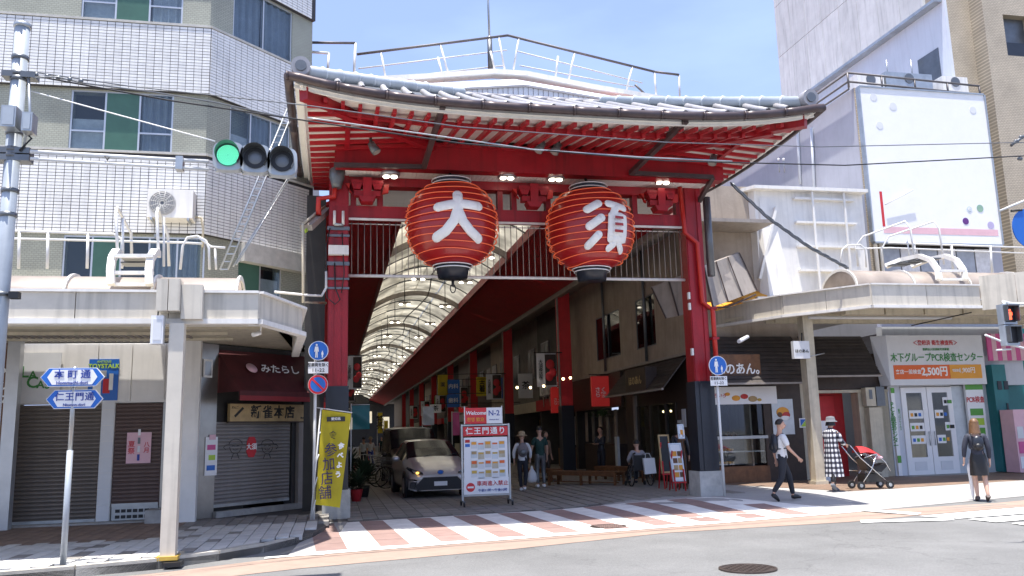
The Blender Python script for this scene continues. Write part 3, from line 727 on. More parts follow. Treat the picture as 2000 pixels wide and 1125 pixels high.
lantern(2.44, 17.35, 5.99, 'giant round red lantern with a white two-legged character, left of the pair', [(.10, (856, 405), (893, 400), (934, 403)), (.105, (893, 382), (893, 410), (886, 432), (870, 452), (855, 461)), (.10, (893, 412), (903, 435), (918, 452), (935, 464))], [], 0)
lantern(5.50, 17.35, 5.97, 'giant round red lantern with three slanting strokes and a boxed character, right of the pair',
        [(.09, (1146, 410), (1166, 399)), (.09, (1150, 443), (1171, 428)), (.085, (1151, 478), (1167, 460)), (.085, (1186, 399), (1202, 402), (1220, 405)), (.09, (1203, 402), (1196, 418), (1192, 430), (1192, 465)), (.09, (1192, 424), (1219, 424), (1219, 467), (1192, 467)), (.11, (1205, 430), (1206, 462)), (.07, (1199, 476), (1190, 484)), (.07, (1211, 476), (1218, 486))],
        [(1196, 428, 1214), (1196, 441, 1214), (1196, 454, 1214)], .05)

# ================================================================== RAILING AND GABLE ABOVE THE GATE
gb = thing('arcade_gable', 'pale sheet metal gable and ridge cap behind the gate roof', 'roof gable', (4.4, 20.9, 9.2))
fz = lambda x: 10.62 + .55 * (1 - min(1, abs(x - 4.55) / 3.9)) if abs(x - 4.55) > .45 else 11.13
xs = [.4, 2.3, 4.1, 5.0, 6.8, 8.9]
for a, b in zip(xs, xs[1:]): MB().beam((a, 20.9, fz(a)), (b, 20.9, fz(b)), .35, .13).build('fascia', 'white_metal', gb)
mb = MB(); mb.prism([(1.9, 9.2), (7.2, 9.2), (7.2, 10.5), (5, 10.95), (4.1, 10.95), (1.9, 10.5)], 21.0, 21.1); mb.build('gable_wall', 'pale_render', gb)
cp = mesh_of(MB().box(-.055, .055, -.03, .0, 0, 1), 'sheet', 'pale_render')
for i in range(36):
    x = 2.45 + i * .13; top = 10.18 - .115 * abs(x - 4.65); Ms = TR(x, 19.55, 9.05) @ Matrix.Diagonal((1, 1, top - 9.05, 1)); inst('corrugated_sheet', cp, Ms, gb)
for a, b in ((2.35, 4.65), (4.65, 7.2)): MB().beam((a, 19.52, 10.2 - .115 * abs(a - 4.65)), (b, 19.52, 10.2 - .115 * abs(b - 4.65)), .1, .05).build('ridge_trim', 'tile_grey', gb)
mb = MB(); mb.quad((2.35, 19.55, 9.94), (4.65, 19.55, 10.22), (4.65, 20.8, 10.95), (1.6, 20.8, 10.6)); mb.quad((4.65, 19.55, 10.22), (7.2, 19.55, 9.94), (7.7, 20.8, 10.6), (4.65, 20.8, 10.95)); mb.build('sheet_roof', 'pale_render', gb)
rl = thing('roof_railing', 'white and dark steel railing following the ridge above the gate roof', 'railing', (4.5, 20.9, 10.6))
def rr_(p, q, r, m, nm): MB().tube([p, q], r, 6).build(nm, m, rl)
tl, tc_, tr_, te = W(697, 106, y=21), W(992, 69, y=21), W(1278, 140, y=21), W(1326, 146, y=21)
rr_(tl, tc_, .035, 'rail_dark', 'top_rail'); rr_(tc_, tr_, .035, 'rail_dark', 'top_rail'); rr_(tr_, te, .035, 'rail_dark', 'top_rail')
for a, b in (((700, 134), (990, 98)), ((1010, 100), (1255, 162)), ((697, 160), (985, 128)), ((1015, 128), (1240, 170))):
    rr_(W(*a, y=21.6), W(*b, y=21.6), .018, 'rail_white', 'mid_rail')
for a, b in (((744, 103), (755, 160)), ((860, 88), (878, 152)), ((974, 72), (986, 138)), ((1013, 75), (1003, 135)), ((1122, 104), (1110, 158)), ((1235, 130), (1222, 182)), ((1278, 142), (1282, 190)), ((1326, 147), (1328, 192)), ((855, 112), (868, 160)), ((958, 100), (966, 135)), ((1090, 110), (1085, 150))):
    rr_(W(*a, y=21), W(*b, y=21), .028, 'rail_white', 'baluster')
for a, b, m in (((600, 83), (695, 84), 'rail_dark'), ((603, 101), (643, 104), 'rail_white'), ((600, 83), (602, 135), 'rail_white'), ((694, 84), (691, 158), 'rail_white'), ((642, 104), (640, 146), 'rail_white')):
    rr_(W(*a, y=21.3), W(*b, y=21.3), .035, m, 'end_rail')
rr_(W(1262, 186, y=21), W(1240, 165, y=21), .03, 'rail_dark', 'stay')
t = thing('lightning_rod', 'thin steel mast rising behind the gate ridge', 'mast', W(958, 135, y=21.5))
MB().tube([W(958, 135, y=21.5), W(956, 72, y=21.5)], .07, 8).build('base', 'galv_dark', t); MB().tube([W(956, 72, y=21.5), W(951, -60, y=21.5)], .03, 8).build('pole', 'galv', t)
a, b = W(604, 132, y=20.4), W(604, 142, y=20.4)

# ================================================================== ARCADE ROOF AND COLUMNS
ar = thing('arcade_roof', 'long arched translucent arcade roof with dark red louvred sides above the shopping street', 'arcade roof', (4, 22, 8))
VX0, VX1, VZE, VZP = 1.87, 6.25, 8.12, 8.85
def vz(x): q = (x - (VX0 + VX1) / 2) / ((VX1 - VX0) / 2); return VZE + (VZP - VZE) * (1 - q * q)
bay = 3.1; nb = 42
for b in range(nb):
    ya = 20.45 + b * bay; yb = ya + bay + .12
    for k in range(4):
        xa = VX0 + (VX1 - VX0) * k / 4; xb = VX0 + (VX1 - VX0) * (k + 1) / 4 - .02; dz = (0, .09, .09, 0)[k]; xa -= .05
        mb = MB(); n_ = 3
        P = [(xa + (xb - xa) * i / n_, vz(xa + (xb - xa) * i / n_) + dz) for i in range(n_ + 1)]
        for (p0, z0), (p1, z1) in zip(P, P[1:]): mb.add([(p0, ya, z0 + .1), (p1, ya, z1 + .1), (p1, yb, z1), (p0, yb, z0), (p0, ya, z0 + .112), (p1, ya, z1 + .112), (p1, yb, z1 + .012), (p0, yb, z0 + .012)], [(3, 2, 1, 0), (4, 5, 6, 7), (0, 1, 5, 4), (2, 3, 7, 6)])
        mb.build('roof_panel', 'vault_sheet', ar)
    big = b % 4 == 3
    pts = [(VX0 + (VX1 - VX0) * i / 12, ya - .04, vz(VX0 + (VX1 - VX0) * i / 12) - (.14 if big else .0)) for i in range(13)]
    mb = MB()
    for p, q in zip(pts, pts[1:]): mb.beam(p, q, .12 if big else .05, .22 if big else .07)
    mb.build('rib', 'dusty_metal' if big else 'galv_dark', ar)
pl = thing('cable_tray', 'dark service cable running along the crown of the arcade roof', 'cable', (4.3, 30, 8.6))
MB().tube([(4.4 + .25 * math.sin(i * 1.3), 24 + i * 3.1, 8.55 + .05 * math.cos(i * 2)) for i in range(32)], .03, 5).build('cable', 'dark', pl)
for sx, xi, xo, zi, zo in ((-1, VX0, -.45, 8.0, 7.1), (1, VX1, 8.75, 7.98, 7.05)):
    for k in range(12):
        ya = 20.45 + 11 * k; yb = ya + 10.97
        MB().add([(xi, ya, zi), (xo, ya, zo), (xo, yb, zo), (xi, yb, zi), (xi, ya, zi + .1), (xo, ya, zo + .1), (xo, yb, zo + .1), (xi, yb, zi + .1)], [(0, 1, 2, 3), (7, 6, 5, 4), (0, 3, 7, 4), (1, 5, 6, 2), (0, 4, 5, 1), (3, 2, 6, 7)]).build('soffit_panel', 'deep_red', ar)
    mb = MB()
    for k in range(46):
        t = (k + .5) / 46; x = xi + (xo - xi) * t; z = zi + (zo - zi) * t - .012
        mb.box(x - .016, x + .016, 20.45, 152, z - .014, z + .006)
    mb.build('louvre_slats', 'maroon', ar, 'stuff')
    MB().box(xi - .07, xi + .07, 20.45, 152, zi - .12, zi + .2).build('edge_beam', 'vermilion', ar)
    MB().box(xo - .1, xo + .1, 20.45, 152, zo - .16, zo + .14).build('edge_beam', 'dusty_metal' if sx > 0 else 'vermilion', ar)
MB().box(8.85, 12.0, 20.9, 152, 7.2, 7.3).build('daylight_block', 'dusty_metal', ar)  # added cover from soffit edge to right wall, keeps daylight out of the arcade
MB().box(-4, -.45, 20.9, 152, 7.2, 7.3).build('daylight_block', 'dusty_metal', ar)  # same added cover on the left, blocks daylight above the shops
for k in range(8):
    for sx, x in ((1, 8.95), (-1, -.2)):
        y = 32.3 + 11.2 * k
        c = thing('arcade_column', 'dark red square column with black foot, row on the %s of the arcade' % ('right' if sx > 0 else 'left'), 'column', (x, y, 0), group='red columns lining the %s side of the arcade' % ('right' if sx > 0 else 'left'))
        MB().box(x - .23, x + .23, y - .23, y + .23, 2.6, 7.1).build('shaft', 'deep_red', c)
        MB().box(x - .25, x + .25, y - .25, y + .25, -.05, 2.62).build('black_sleeve', 'navy_black', c)
        MB().box(x - .29, x - .24, y - .2, y - .1, 2.6, 7.1).build('conduit', 'dusty_metal', c)
# pendant lamps in the arcade
k = 0
for r in range(16):
    for sx in (-1, 1):
        x = 4.05 + sx * .95; y = 25.2 + r * 6.2 + (.0 if sx < 0 else .6)
        if r == 0: y += 1.5
        t = thing('pendant_lamp', 'small lit twin lamp under the vault, %s of the %s row from the gate' % (('first', 'second', 'third', 'fourth', 'fifth', 'sixth', 'seventh', 'eighth', 'ninth', 'tenth', 'eleventh', 'twelfth', 'thirteenth', 'fourteenth', 'fifteenth', 'sixteenth')[r], 'left' if sx < 0 else 'right'), 'lamp', (x, y, 7.4), group='pendant lamps along the arcade vault')
        MB().tube([(x, y, 7.55), (x, y, 8.7)], .018, 5).build('rod', 'dark', t)
        MB().box(x - .26, x + .26, y - .05, y + .05, 7.46, 7.55).build('bar', 'dusty_metal', t)
        for s in (-1, 1): MB().lathe([(.03, .05), (.09, -.02), (.09, -.04)], (x + s * .17, y, 7.45), 10).build('lamp', 'lamp_glow', t)
# distant end of the street
bb = thing('street_end_backdrop', 'dark backdrop wall closing the far end of the arcade', 'building', (4, 150, 0))
MB().box(-10, 20, 150, 152, 0, 9).build('wall', 'dark', bb)  # backdrop: shade of the far end is put into the wall colour
for i in range(6): MB().box(-4 + i * 3, -2.4 + i * 3, 149.9, 149.99, 3 + (i % 2), 5 + (i % 2)).build('window', 'lit_panel', bb)
# ================================================================== FACADE HELPERS
def rect(T, a, b):
    u0, z0 = WP(a[0], a[1], T); u1, z1 = WP(b[0], b[1], T)
    return min(u0, u1), max(u0, u1), min(z0, z1), max(z0, z1)
def fbox(name, T, u0, u1, z0, z1, d0, d1, m, parent, label=None, kind=None):
    return MB(T).box(u0, u1, d0, d1, z0, z1).build(name, m, parent, kind, label)
def window(T, u0, u1, z0, z1, parent, cols=2, frame='aluminium', fills=None, transom=None, d=.02, fw=.035, glass='glass'):
    mb = MB(T); a, b = -d, .07
    mb.box(u0, u1, a, b, z1 - fw, z1); mb.box(u0, u1, a - .02, b, z0, z0 + fw)
    mb.box(u0, u0 + fw, a, b, z0 + fw, z1 - fw); mb.box(u1 - fw, u1, a, b, z0 + fw, z1 - fw)
    cw = (u1 - u0) / cols
    for i in range(1, cols): mb.box(u0 + cw * i - fw / 2, u0 + cw * i + fw / 2, a, b, z0 + fw, z1 - fw)
    if transom: mb.box(u0 + fw, u1 - fw, a + .005, b - .01, z0 + transom - fw / 2, z0 + transom + fw / 2)
    w = mb.build('window', frame, parent)
    for i in range(cols):
        ua, ub = u0 + cw * i + fw / 2, u0 + cw * (i + 1) - fw / 2
        f = (fills or ['dark'])[i % len(fills or [1])]
        if f == 'green': MB(T).box(ua, ub, .02, .03, z0 + fw, z1 - fw).build('panel', 'green_panel', w); continue
        MB(T).box(ua, ub, .03, .036, z0 + fw, z1 - fw).build('pane', glass, w)
        if f.startswith('curtain'):
            mb = MB(T); n = 16
            mb.grid(lambda s, t: (ua + (ub - ua) * s, .10 + .035 * math.sin(s * 27 + i + t) + .015 * math.sin(s * 53), z0 + fw + (z1 - z0 - 2 * fw) * t), 40, 3)
            mb.build('curtain', 'curtain_blue' if f == 'curtainb' else 'curtain', w)
        if f == 'half': MB(T).box(ua + .01, ub - .01, .1, .12, z0 + fw, z0 + (z1 - z0) * .55).build('screen', 'curtain', w)
    MB(T).box(u0 + .01, u1 - .01, .3, .32, z0 + .01, z1 - .01).build('interior', 'room_dark', w)
    return w
def wall_open(T, u0, u1, z0, z1, holes, d0, d1, m, parent, name='wall'):   # wall slab cut around rectangular openings
    us = sorted({u0, u1} | {h[0] for h in holes} | {h[1] for h in holes}); zsx = sorted({z0, z1} | {h[2] for h in holes} | {h[3] for h in holes})
    us = [u for u in us if u0 <= u <= u1]; zsx = [z for z in zsx if z0 <= z <= z1]
    mb = MB(T)
    for a, b in zip(us, us[1:]):
        run = None
        for c, d in zip(zsx, zsx[1:]):
            um, zm = (a + b) / 2, (c + d) / 2
            op = any(h[0] < um < h[1] and h[2] < zm < h[3] for h in holes)
            if op:
                if run: mb.box(a, b, d0, d1, run[0], run[1]); run = None
            else: run = (run[0], d) if run else (c, d)
        if run: mb.box(a, b, d0, d1, run[0], run[1])
    return mb.build(name, m, parent)
def shutter(T, u0, u1, z0, z1, m, parent, pitch=.075, tilt=0):
    w_ = u1 - u0; sh = MB(T).box(u0 - .03, u1 + .03, .035, .06, z0, z1).build('shutter', m, parent)
    mb = MB()
    pr = [(.0, 0), (-.016, .012), (-.02, .03), (-.014, .052), (0, pitch - .008), (.006, pitch - .002)]
    vs = []; fs = []
    for x in (0, w_): vs += [V(x, a, b) for a, b in pr]
    n = len(pr); fs = [(i, n + i, n + i + 1, i + 1) for i in range(n - 1)]
    mb.add(vs, fs, True); me = mesh_of(mb, 'slat', m)
    for i in range(int((z1 - z0) / pitch)):
        inst('slat', me, T @ Matrix.Translation((u0, .03, z0 + i * pitch)), sh)
    MB(T).box(u0, u1, .0, .034, z0 - .01, z0 + .05).build('bottom_bar', 'galv', sh)
    return sh
def ac_unit(T, u, z, parent_lab, d=-.38, w_=.8, h_=.56, rz=0):
    loc = T @ V(u, d / 2, z); t = thing('air_conditioner', parent_lab, 'air conditioner', loc)
    MB(T).box(u - w_ / 2, u + w_ / 2, d, -.06, z, z + h_).build('casing', 'white_metal', t)
    c = u - w_ * .17; zc = z + h_ * .5; mb = MB(T)
    for r in (.05, .09, .13, .17, .21, .24):
        mb.tube([(c + r * math.cos(a), d - .018, zc + r * math.sin(a)) for a in [2 * math.pi * k / 20 for k in range(20)]], .006, 4, closed=True)
    for k in range(12): mb.tube([(c + .04 * math.cos(k * math.pi / 6), d - .02, zc + .04 * math.sin(k * math.pi / 6)), (c + .24 * math.cos(k * math.pi / 6 + .3), d - .02, zc + .24 * math.sin(k * math.pi / 6 + .3))], .005, 4)
    mb.build('fan_guard', 'white_metal', t)
    mb = MB(T); mb.tube([(c, d - .003, zc), (c, d - .012, zc)], .25, 24); mb.build('fan_opening', 'galv_dark', t)
    mb = MB(T)
    for s in (-1, 1): mb.box(u + s * w_ * .4 - .02, u + s * w_ * .4 + .02, d, .0, z - .05, z); mb.box(u + s * w_ * .4 - .02, u + s * w_ * .4 + .02, -.05, .0, z - .3, z)
    mb.build('bracket', 'galv', t)
    MB(T).tube([(u + w_ / 2, -.15, z + .12), (u + w_ / 2 + .12, -.15, z + .1), (u + w_ / 2 + .15, -.1, z - .1), (u + w_ / 2 + .15, -.08, z - .5)], .025, 6).build('pipe', 'cream', t)
    return t
# ================================================================== LEFT CORNER BUILDING
FL = TR(0, 17.8); CX, CY = -2.66, 17.8
FC = TR(CX, CY, 0, R(45)); UE = WP(609, 140, FC)[0]
end = FC @ V(UE, 0, 0)
lb = thing('corner_building', 'white and green tiled corner building with a chamfered corner left of the gate', 'building', (-6, 20, 0))
Z = [5.77, 7.43, 8.80, 10.27, 11.68, 13.2]
w2 = rect(FL, (140, 177), (335, 302)); w3 = (w2[0] + .08, w2[1] + .1, 10.30, 11.66)
w2 = (w2[0], w2[1], 7.46, 8.78)
w1 = (rect(FL, (124, 466), (300, 540))[0], rect(FL, (124, 466), (398, 540))[1], 4.2, 5.72)
c3 = rect(FC, (457, 0), (570, 100)); c3 = (c3[0], c3[1], 10.30, 11.66)
c2 = rect(FC, (449, 250), (566, 280)); c2 = (c2[0], c2[1], 7.46, 8.78)
c1 = rect(FC, (466, 500), (550, 540)); c1 = (c1[0], c1[1], 4.35, 5.72)
wall_open(FL, -12, CX, 3.6, 16, [w1, w2, w3], 0, .35, 'mosaic_green', lb)
wall_open(FC, 0.002, UE, 3.6, 16, [c1, c2, c3], 0, .35, 'mosaic_green', lb)
mb = MB(); mb.prism([(-12, 18.3), (CX + .1, 18.3), (end.x - .35, end.y + .1), (end.x - .35, 60), (-12, 60)], 3.6, 16, 'z'); mb.build('core', 'mosaic_green', lb)
MB().box(end.x - .34, end.x, end.y, 60, 0, 8).build('side_wall', 'beige_wall', lb)
window(FL, *w2, lb, 3, fills=['half', 'green', 'curtainb'], transom=.45, d=-.02)
window(FL, *w3, lb, 3, fills=['half', 'green', 'curtain'], transom=.45, d=-.02)
window(FL, *w1, lb, 5, fills=['dark', 'green', 'dark', 'curtainb', 'curtainb'], d=-.02)
window(FC, *c3, lb, 2, fills=['curtainb', 'curtainb'], d=-.02)
window(FC, *c2, lb, 3, fills=['half', 'curtainb', 'curtain'], d=-.02)
window(FC, *c1, lb, 2, fills=['green', 'half'], d=-.02)
# tiled spandrel bands: 300 tiles as pieces, the rest joined
PU, PZ = .158, .0665; tb = mesh_of(MB().box(.004, PU - .006, -.012, .01, .006, PZ - .006), 'tile', 'white_tile')
cnt = 0; rest = MB()
for T, ua, ub, nm in ((FL, -9.0, CX + .041, 0), (FC, -.041, UE, 1)):
    for za, zb in ((5.77, 7.43), (8.80, 10.27), (11.68, 13.2)):
        fbox('spandrel', T, ua if nm else -12, ub, za, zb, -.10, -.003, 'grout', lb)
        fbox('coping', T, ua if nm else -12, ub, zb + .002, zb + .05, -.13, -.003, 'concrete_light', lb)
        rows = int((zb - za) / PZ); cols = int((ub - ua) / PU)
        for j in range(rows):
            for i in range(cols + 1):
                u = (ub - (i + 1) * PU) if not nm else (ua + i * PU)
                if nm and u + PU > ub: continue
                z = za + j * PZ; Mt = T @ Matrix.Translation((u, -.10, z))
                if nm == 0 and za == 8.80 and cnt < 300 and i < 15: inst('tile', tb, Mt, lb); cnt += 1
                else: rest.T = Mt; rest.box(.006, PU - .006, -.012, .0, .006, PZ - .006)
rest.T = None; rest.build('more_tiles', 'white_tile', lb, 'stuff')
fbox('sill_band', FC, .9, UE + .05, 5.35, 5.76, -.22, -.01, 'concrete_light', lb)
# ground floor
pl_ = rect(FL, (34, 690), (116, 786)); s1 = rect(FL, (36, 792), (184, 1030)); s2 = rect(FL, (228, 788), (308, 990)); H1 = 3.55
fbox('wall', FL, -12, s1[0], .1, H1, .0, .3, 'cream', lb)
fbox('wall', FL, s1[0], CX - .002, s1[3] + .02, H1, .0, .3, 'white_metal', lb)
fbox('pier', FL, s1[1] + .02, s2[0] - .02, .1, s1[3] + .018, -.02, .3, 'white_metal', lb)
fbox('wall', FL, s2[1] + .02, CX - .002, .1, s1[3] + .018, .02, .3, 'steel', lb)
shutter(FL, s1[0], s1[1], .16, s1[3], 'shutter_brown', lb)
shutter(FL, s2[0], s2[1], .42, s2[3], 'shutter_rust', lb)
fbox('threshold', FL, -12, CX - .3, .1, .155, -.25, -.002, 'concrete', lb)
mb = MB(FL)
for j in range(2):
    for i in range(7):
        a = s2[0] + .05 + i * (s2[1] - s2[0] - .1) / 7; mb.box(a + .02, a + .1, .015, .03, .19 + j * .11, .25 + j * .11)
mb.build('vent_slot', 'black', lb)
fbox('vent_panel', FL, s2[0], s2[1], .155, .41, .03, .06, 'galv', lb)
for x in range(8): # joints on white pier made as panels
    fbox('pier_panel', FL, s1[1] + .03, s2[0] - .03, .16 + x * .3, .45 + x * .3, -.034, -.021, 'sign_white2', lb)
for i in range(3): fbox('fascia_panel', FL, pl_[1] + .05 + i * .62, pl_[1] + .65 + i * .62, s1[3] + .05, H1 - .02, -.03, -.002, 'white_metal', lb)
c = W(400, 720, y=17.5).x
for px_, w_ in ((20, .12), (374, .15)):
    x = W(px_, 850, y=17.3).x; fbox('pilaster', TR(0, 17.3), x - w_, x + w_ - .02, .12, H1, -.1, .1, 'white_metal' if px_ > 100 else 'aluminium', lb)
fbox('plinth', FL, CX - .75, CX - .2, .1, .36, -.55, -.05, 'concrete', lb)
fbox('steel_pier', FL, CX - .28, CX + .02, .1, H1, -.12, .02, 'steel', lb)
fbox('steel_pier', FC, .03, .45, .1, H1, -.06, .02, 'steel', lb)
s3 = rect(FC, (430, 826), (566, 960)); s3 = (.5, WP(566, 900, FC)[0], .3, WP(500, 824, FC)[1])
shutter(FC, *s3, 'shutter_grey', lb)
sb = WP(590, 825, FC)[0]
fbox('jamb', FC, s3[1] + .03, s3[1] + .14, .1, s3[3], -.02, .2, 'dark', lb)
fbox('jamb', FC, s3[1] + .16, s3[1] + .36, .1, s3[3], -.1, .2, 'dusty_metal', lb)
fbox('wall', FC, s3[1] + .38, UE, .1, H1, .0, .3, 'dark', lb)
fbox('wall', FC, .45, UE, s3[3] + .002, H1, .05, .3, 'dark', lb)
fbox('threshold', FC, .45, UE, .1, .22, -.15, -.002, 'concrete', lb)
# brown brick side shop at the far left
sg = thing('vertical_shop_sign', 'orange brown vertical sign panel with white writing at the far left edge', 'sign', (-6.4, 17.4, .1))
u0, u1 = W(-30, 850, y=17.3).x, W(22, 850, y=17.3).x
TT = TR(0, 17.3); fbox('board', TT, u0, u1, .3, 3.5, -.05, .02, 'wood', sg); vtext('メンズ', .28, u1 - .17, 2.7, TT, 'ink_white', sg, d=-.06)
# shop signs on the left building
sg = thing('shop_sign', 'white shop sign panel reading La Ca in dark green serif capitals', 'sign', (-5.5, 17.75, 2.8))
fbox('board', FL, *pl_, -.05, -.031, 'sign_white2', sg)
uz = lambda a, b, T=FL: WP(a, b, T)
for s_, px_, py_, sz in (('L', 50, 728, .30), ('A', 66, 733, .2), ('C', 65, 748, .30), ('A', 81, 752, .2), ('S', 94, 753, .2)):
    u, z = uz(px_, py_); ftext(s_, sz, u, z, FL, 'ink_green', sg, d=-.055, bold=.02)
po = thing('poster', 'dark blue poster with yellow heading above the brown shutter', 'poster', (-4.6, 17.75, 2.8), group='posters on the left shop fronts')
r_ = rect(FL, (176, 702), (230, 782)); fbox('sheet', FL, *r_, -.045, -.032, 'sign_blue', po)
u = (r_[0] + r_[1]) / 2; ftext('TOYSTALK', .115, u, r_[3] - .14, FL, 'lime_paint', po, d=-.05, bold=.03); ftext('ANTIQUE', .06, u, r_[3] - .05, FL, 'lime_paint', po, d=-.05)
mb = MB(FL)
for i, (a, b, c, d, m) in enumerate(((.1, .1, .26, .5, 'ink_white'), (.3, .14, .44, .42, 'ink_red'), (.2, .45, .36, .58, 'sign_white2'), (.42, .2, .5, .52, 'ink_white'))):
    mb.use(m).box(r_[0] + a * .9, r_[0] + c * .9, -.052 - i * .001, -.046, r_[2] + b, r_[2] + d)
mb.build('print', None, po)
po = thing('poster', 'pale pink poster taped on the narrow rusty shutter', 'poster', (-3.9, 17.75, 1.5), group='posters on the left shop fronts')
r_ = rect(FL, (249, 845), (294, 904)); fbox('sheet', FL, *r_, -.02, -.008, 'pale_pink', po)
vtext('夏祭', .13, r_[0] + .09, (r_[2] + r_[3]) / 2, FL, 'ink_red', po, d=-.024); vtext('八月', .11, r_[1] - .08, (r_[2] + r_[3]) / 2, FL, 'ink_red', po, d=-.024)
mb = MB(FL)
for i in range(4): mb.use(('ink_blue', 'sign_white2', 'galv_dark', 'sign_white')[i]).box(r_[0] + .2, r_[1] - .2, -.026, -.021, r_[2] + .05 + i * .16, r_[2] + .17 + i * .16)
mb.build('print', None, po)
po = thing('poster', 'tall narrow white poster with coloured spots on the steel pier', 'poster', FC @ V(.2, -.1, 1.5), group='posters on the left shop fronts')
r_ = rect(FC, (397, 854), (418, 928)); fbox('sheet', FC, *r_, -.08, -.062, 'sign_white', po)
mb = MB(FC)
for i, m in enumerate(('sign_blue', 'lime_paint', 'pink_paint', 'pale_pink')): mb.use(m).box(r_[0] + .04 + .04 * (i % 2), r_[1] - .05, -.084, -.081, r_[2] + .1 + i * .2, r_[2] + .2 + i * .2)
mb.build('print', None, po)
po = thing('notice', 'small white framed notice high on the steel pier beside the red awning', 'notice', FC @ V(.2, -.1, 2.7))
r_ = rect(FC, (393, 702), (409, 738)); fbox('sheet', FC, *r_, -.09, -.062, 'sign_white', po); fbox('inset', FC, r_[0] + .03, r_[1] - .03, r_[2] + .04, r_[3] - .04, -.094, -.0905, 'steel', po)
po = thing('notice', 'small black plate with white marks on the dark wall behind the white column', 'notice', (-3, 17.7, 1.9))
r_ = rect(FL, (347, 812), (364, 828)); fbox('plate', FL, *r_, -.03, .0, 'black', po); ftext('本日', .1, (r_[0] + r_[1]) / 2, (r_[2] + r_[3]) / 2, FL, 'ink_white', po, d=-.034)
# red awning, wooden sign and drawing on the corner shutter
mat('maroon_band', (.20, .012, .016), .6)
aw = thing('awning', 'dark red shop awning with white brush lettering over the corner shutter', 'awning', FC @ V(1.3, -.3, 2.8))
zb_ = WP(520, 783, FC @ Matrix.Translation((0, -.75, 0)))[1] + .08
ue = UE + .25
mb = MB(FC); mb.prism([(0, 3.45), (-.75, zb_ + .12), (-.75, zb_ - .08), (-.72, zb_ - .08), (-.72, zb_ + .1), (0, 3.42)], .45, ue, 'x'); mb.build('cloth', 'awning_maroon', aw)
mb = MB(FC); mb.box(.45, ue, -.758, -.751, zb_ - .08, zb_ + .02); mb.build('valance_band', 'maroon_band', aw)
mb = MB(FC); mb.prism([(0, 3.4), (-.72, zb_ + .1), (0, zb_ + .1)], .46, .475, 'x'); mb.build('side_cloth', 'awning_maroon', aw)
TA = FC @ Matrix.Translation((0, -.40, (3.45 + zb_) / 2 + .1)) @ Matrix.Rotation(-math.atan2(.75, 3.33 - zb_), 4, 'X')
text('みたらし', .27, TA @ Matrix.Translation((1.75, -.02, .0)) @ FACE, 'ink_white', aw, shear=.3)
MB(TA).lathe([(.0, 0), (.13, 0), (.13, .01), (0, .01)], (1.0, 0, 0), 14, Mx=Matrix.Translation((1.0, -.02, 0)) @ Matrix.Rotation(R(90), 4, 'X') @ Matrix.Translation((-1, 0, 0)), caps=False).build('seal', 'pale_pink', aw)
sg = thing('shop_sign', 'cream wooden signboard with black brush writing under the red awning', 'sign', FC @ V(1.2, -.1, 2.2))
r_ = rect(FC, (441, 789), (588, 823)); fbox('board', FC, r_[0], r_[1], r_[2], r_[3], -.14, -.06, 'wood_light', sg)
fbox('frame', FC, r_[0] - .02, r_[1] + .02, r_[2] - .025, r_[2], -.15, -.06, 'wood_dark', sg); fbox('frame', FC, r_[0] - .02, r_[1] + .02, r_[3], r_[3] + .02, -.15, -.06, 'wood_dark', sg)
uc = (r_[0] + r_[1]) / 2; zc = (r_[2] + r_[3]) / 2
ftext('新雀本店', .29, uc + .1, zc, FC, 'ink_black', sg, d=-.145, bold=.02, spacing=1.12)
MB(FC).beam((r_[0] + .12, -.143, zc - .08), (r_[0] + .33, -.143, zc + .1), .01, .05).build('brush_stroke', 'ink_black', sg)
ftext('だんご', .055, r_[0] + .12, zc + .1, FC, 'ink_black', sg, d=-.143)
ftext('鈴木', .05, r_[1] - .1, zc - .11, FC, 'ink_black', sg, d=-.143)
dr = thing('shutter_drawing', 'black line drawing of two capped faces beside a red lantern on the grey shutter', 'drawing', FC @ V(1.1, 0, 1.6))
u, z = WP(491, 873, FC)
MB(FC).prism([(u - .07, z + .21), (u + .07, z + .21), (u + .12, z + .12), (u + .13, z - .1), (u + .07, z - .21), (u - .07, z - .21), (u - .13, z - .1), (u - .12, z + .12)], -.004, .0).build('lantern_print', 'ink_red', dr)
ftext('大須', .14, u, z, FC, 'ink_white', dr, d=-.008, bold=.02)
for s, px_ in ((-1, 460), (1, 522)):
    u, z = WP(px_, 872, FC); mb = MB(FC)
    arc_ = lambda r0, r1, a0, a1, cx_, cz_, n=10: [(cx_ + r0 * math.cos(R(a0 + (a1 - a0) * k / n)), -.003, cz_ + r1 * math.sin(R(a0 + (a1 - a0) * k / n))) for k in range(n + 1)]
    for P in (arc_(.17, .12, 10, 170, u, z + .03), arc_(.24, .02, 0, 180, u, z + .03), arc_(.15, .17, 190, 350, u, z + .02), arc_(.07, .04, 200, 340, u, z - .03), arc_(.03, .02, 20, 160, u - .06, z), arc_(.03, .02, 20, 160, u + .06, z), [(u + s * .24, -.003, z + .04), (u + s * .3, -.003, z - .01), (u + s * .24, -.003, z - .06)], [(u - .05, -.003, z - .15), (u - .1, -.003, z - .25)], [(u + .05, -.003, z - .15), (u + .1, -.003, z - .25)]):
        mb.tube(P, .006, 4)
    mb.build('line_drawing', 'ink_black', dr)
# AC unit on the band
u, z = WP(332, 426, TR(0, 17.35)); ac_unit(FL, u, z, 'white air conditioner outdoor unit mounted on the white tiled wall above the left canopy', d=-.5, w_=.86, h_=.58)
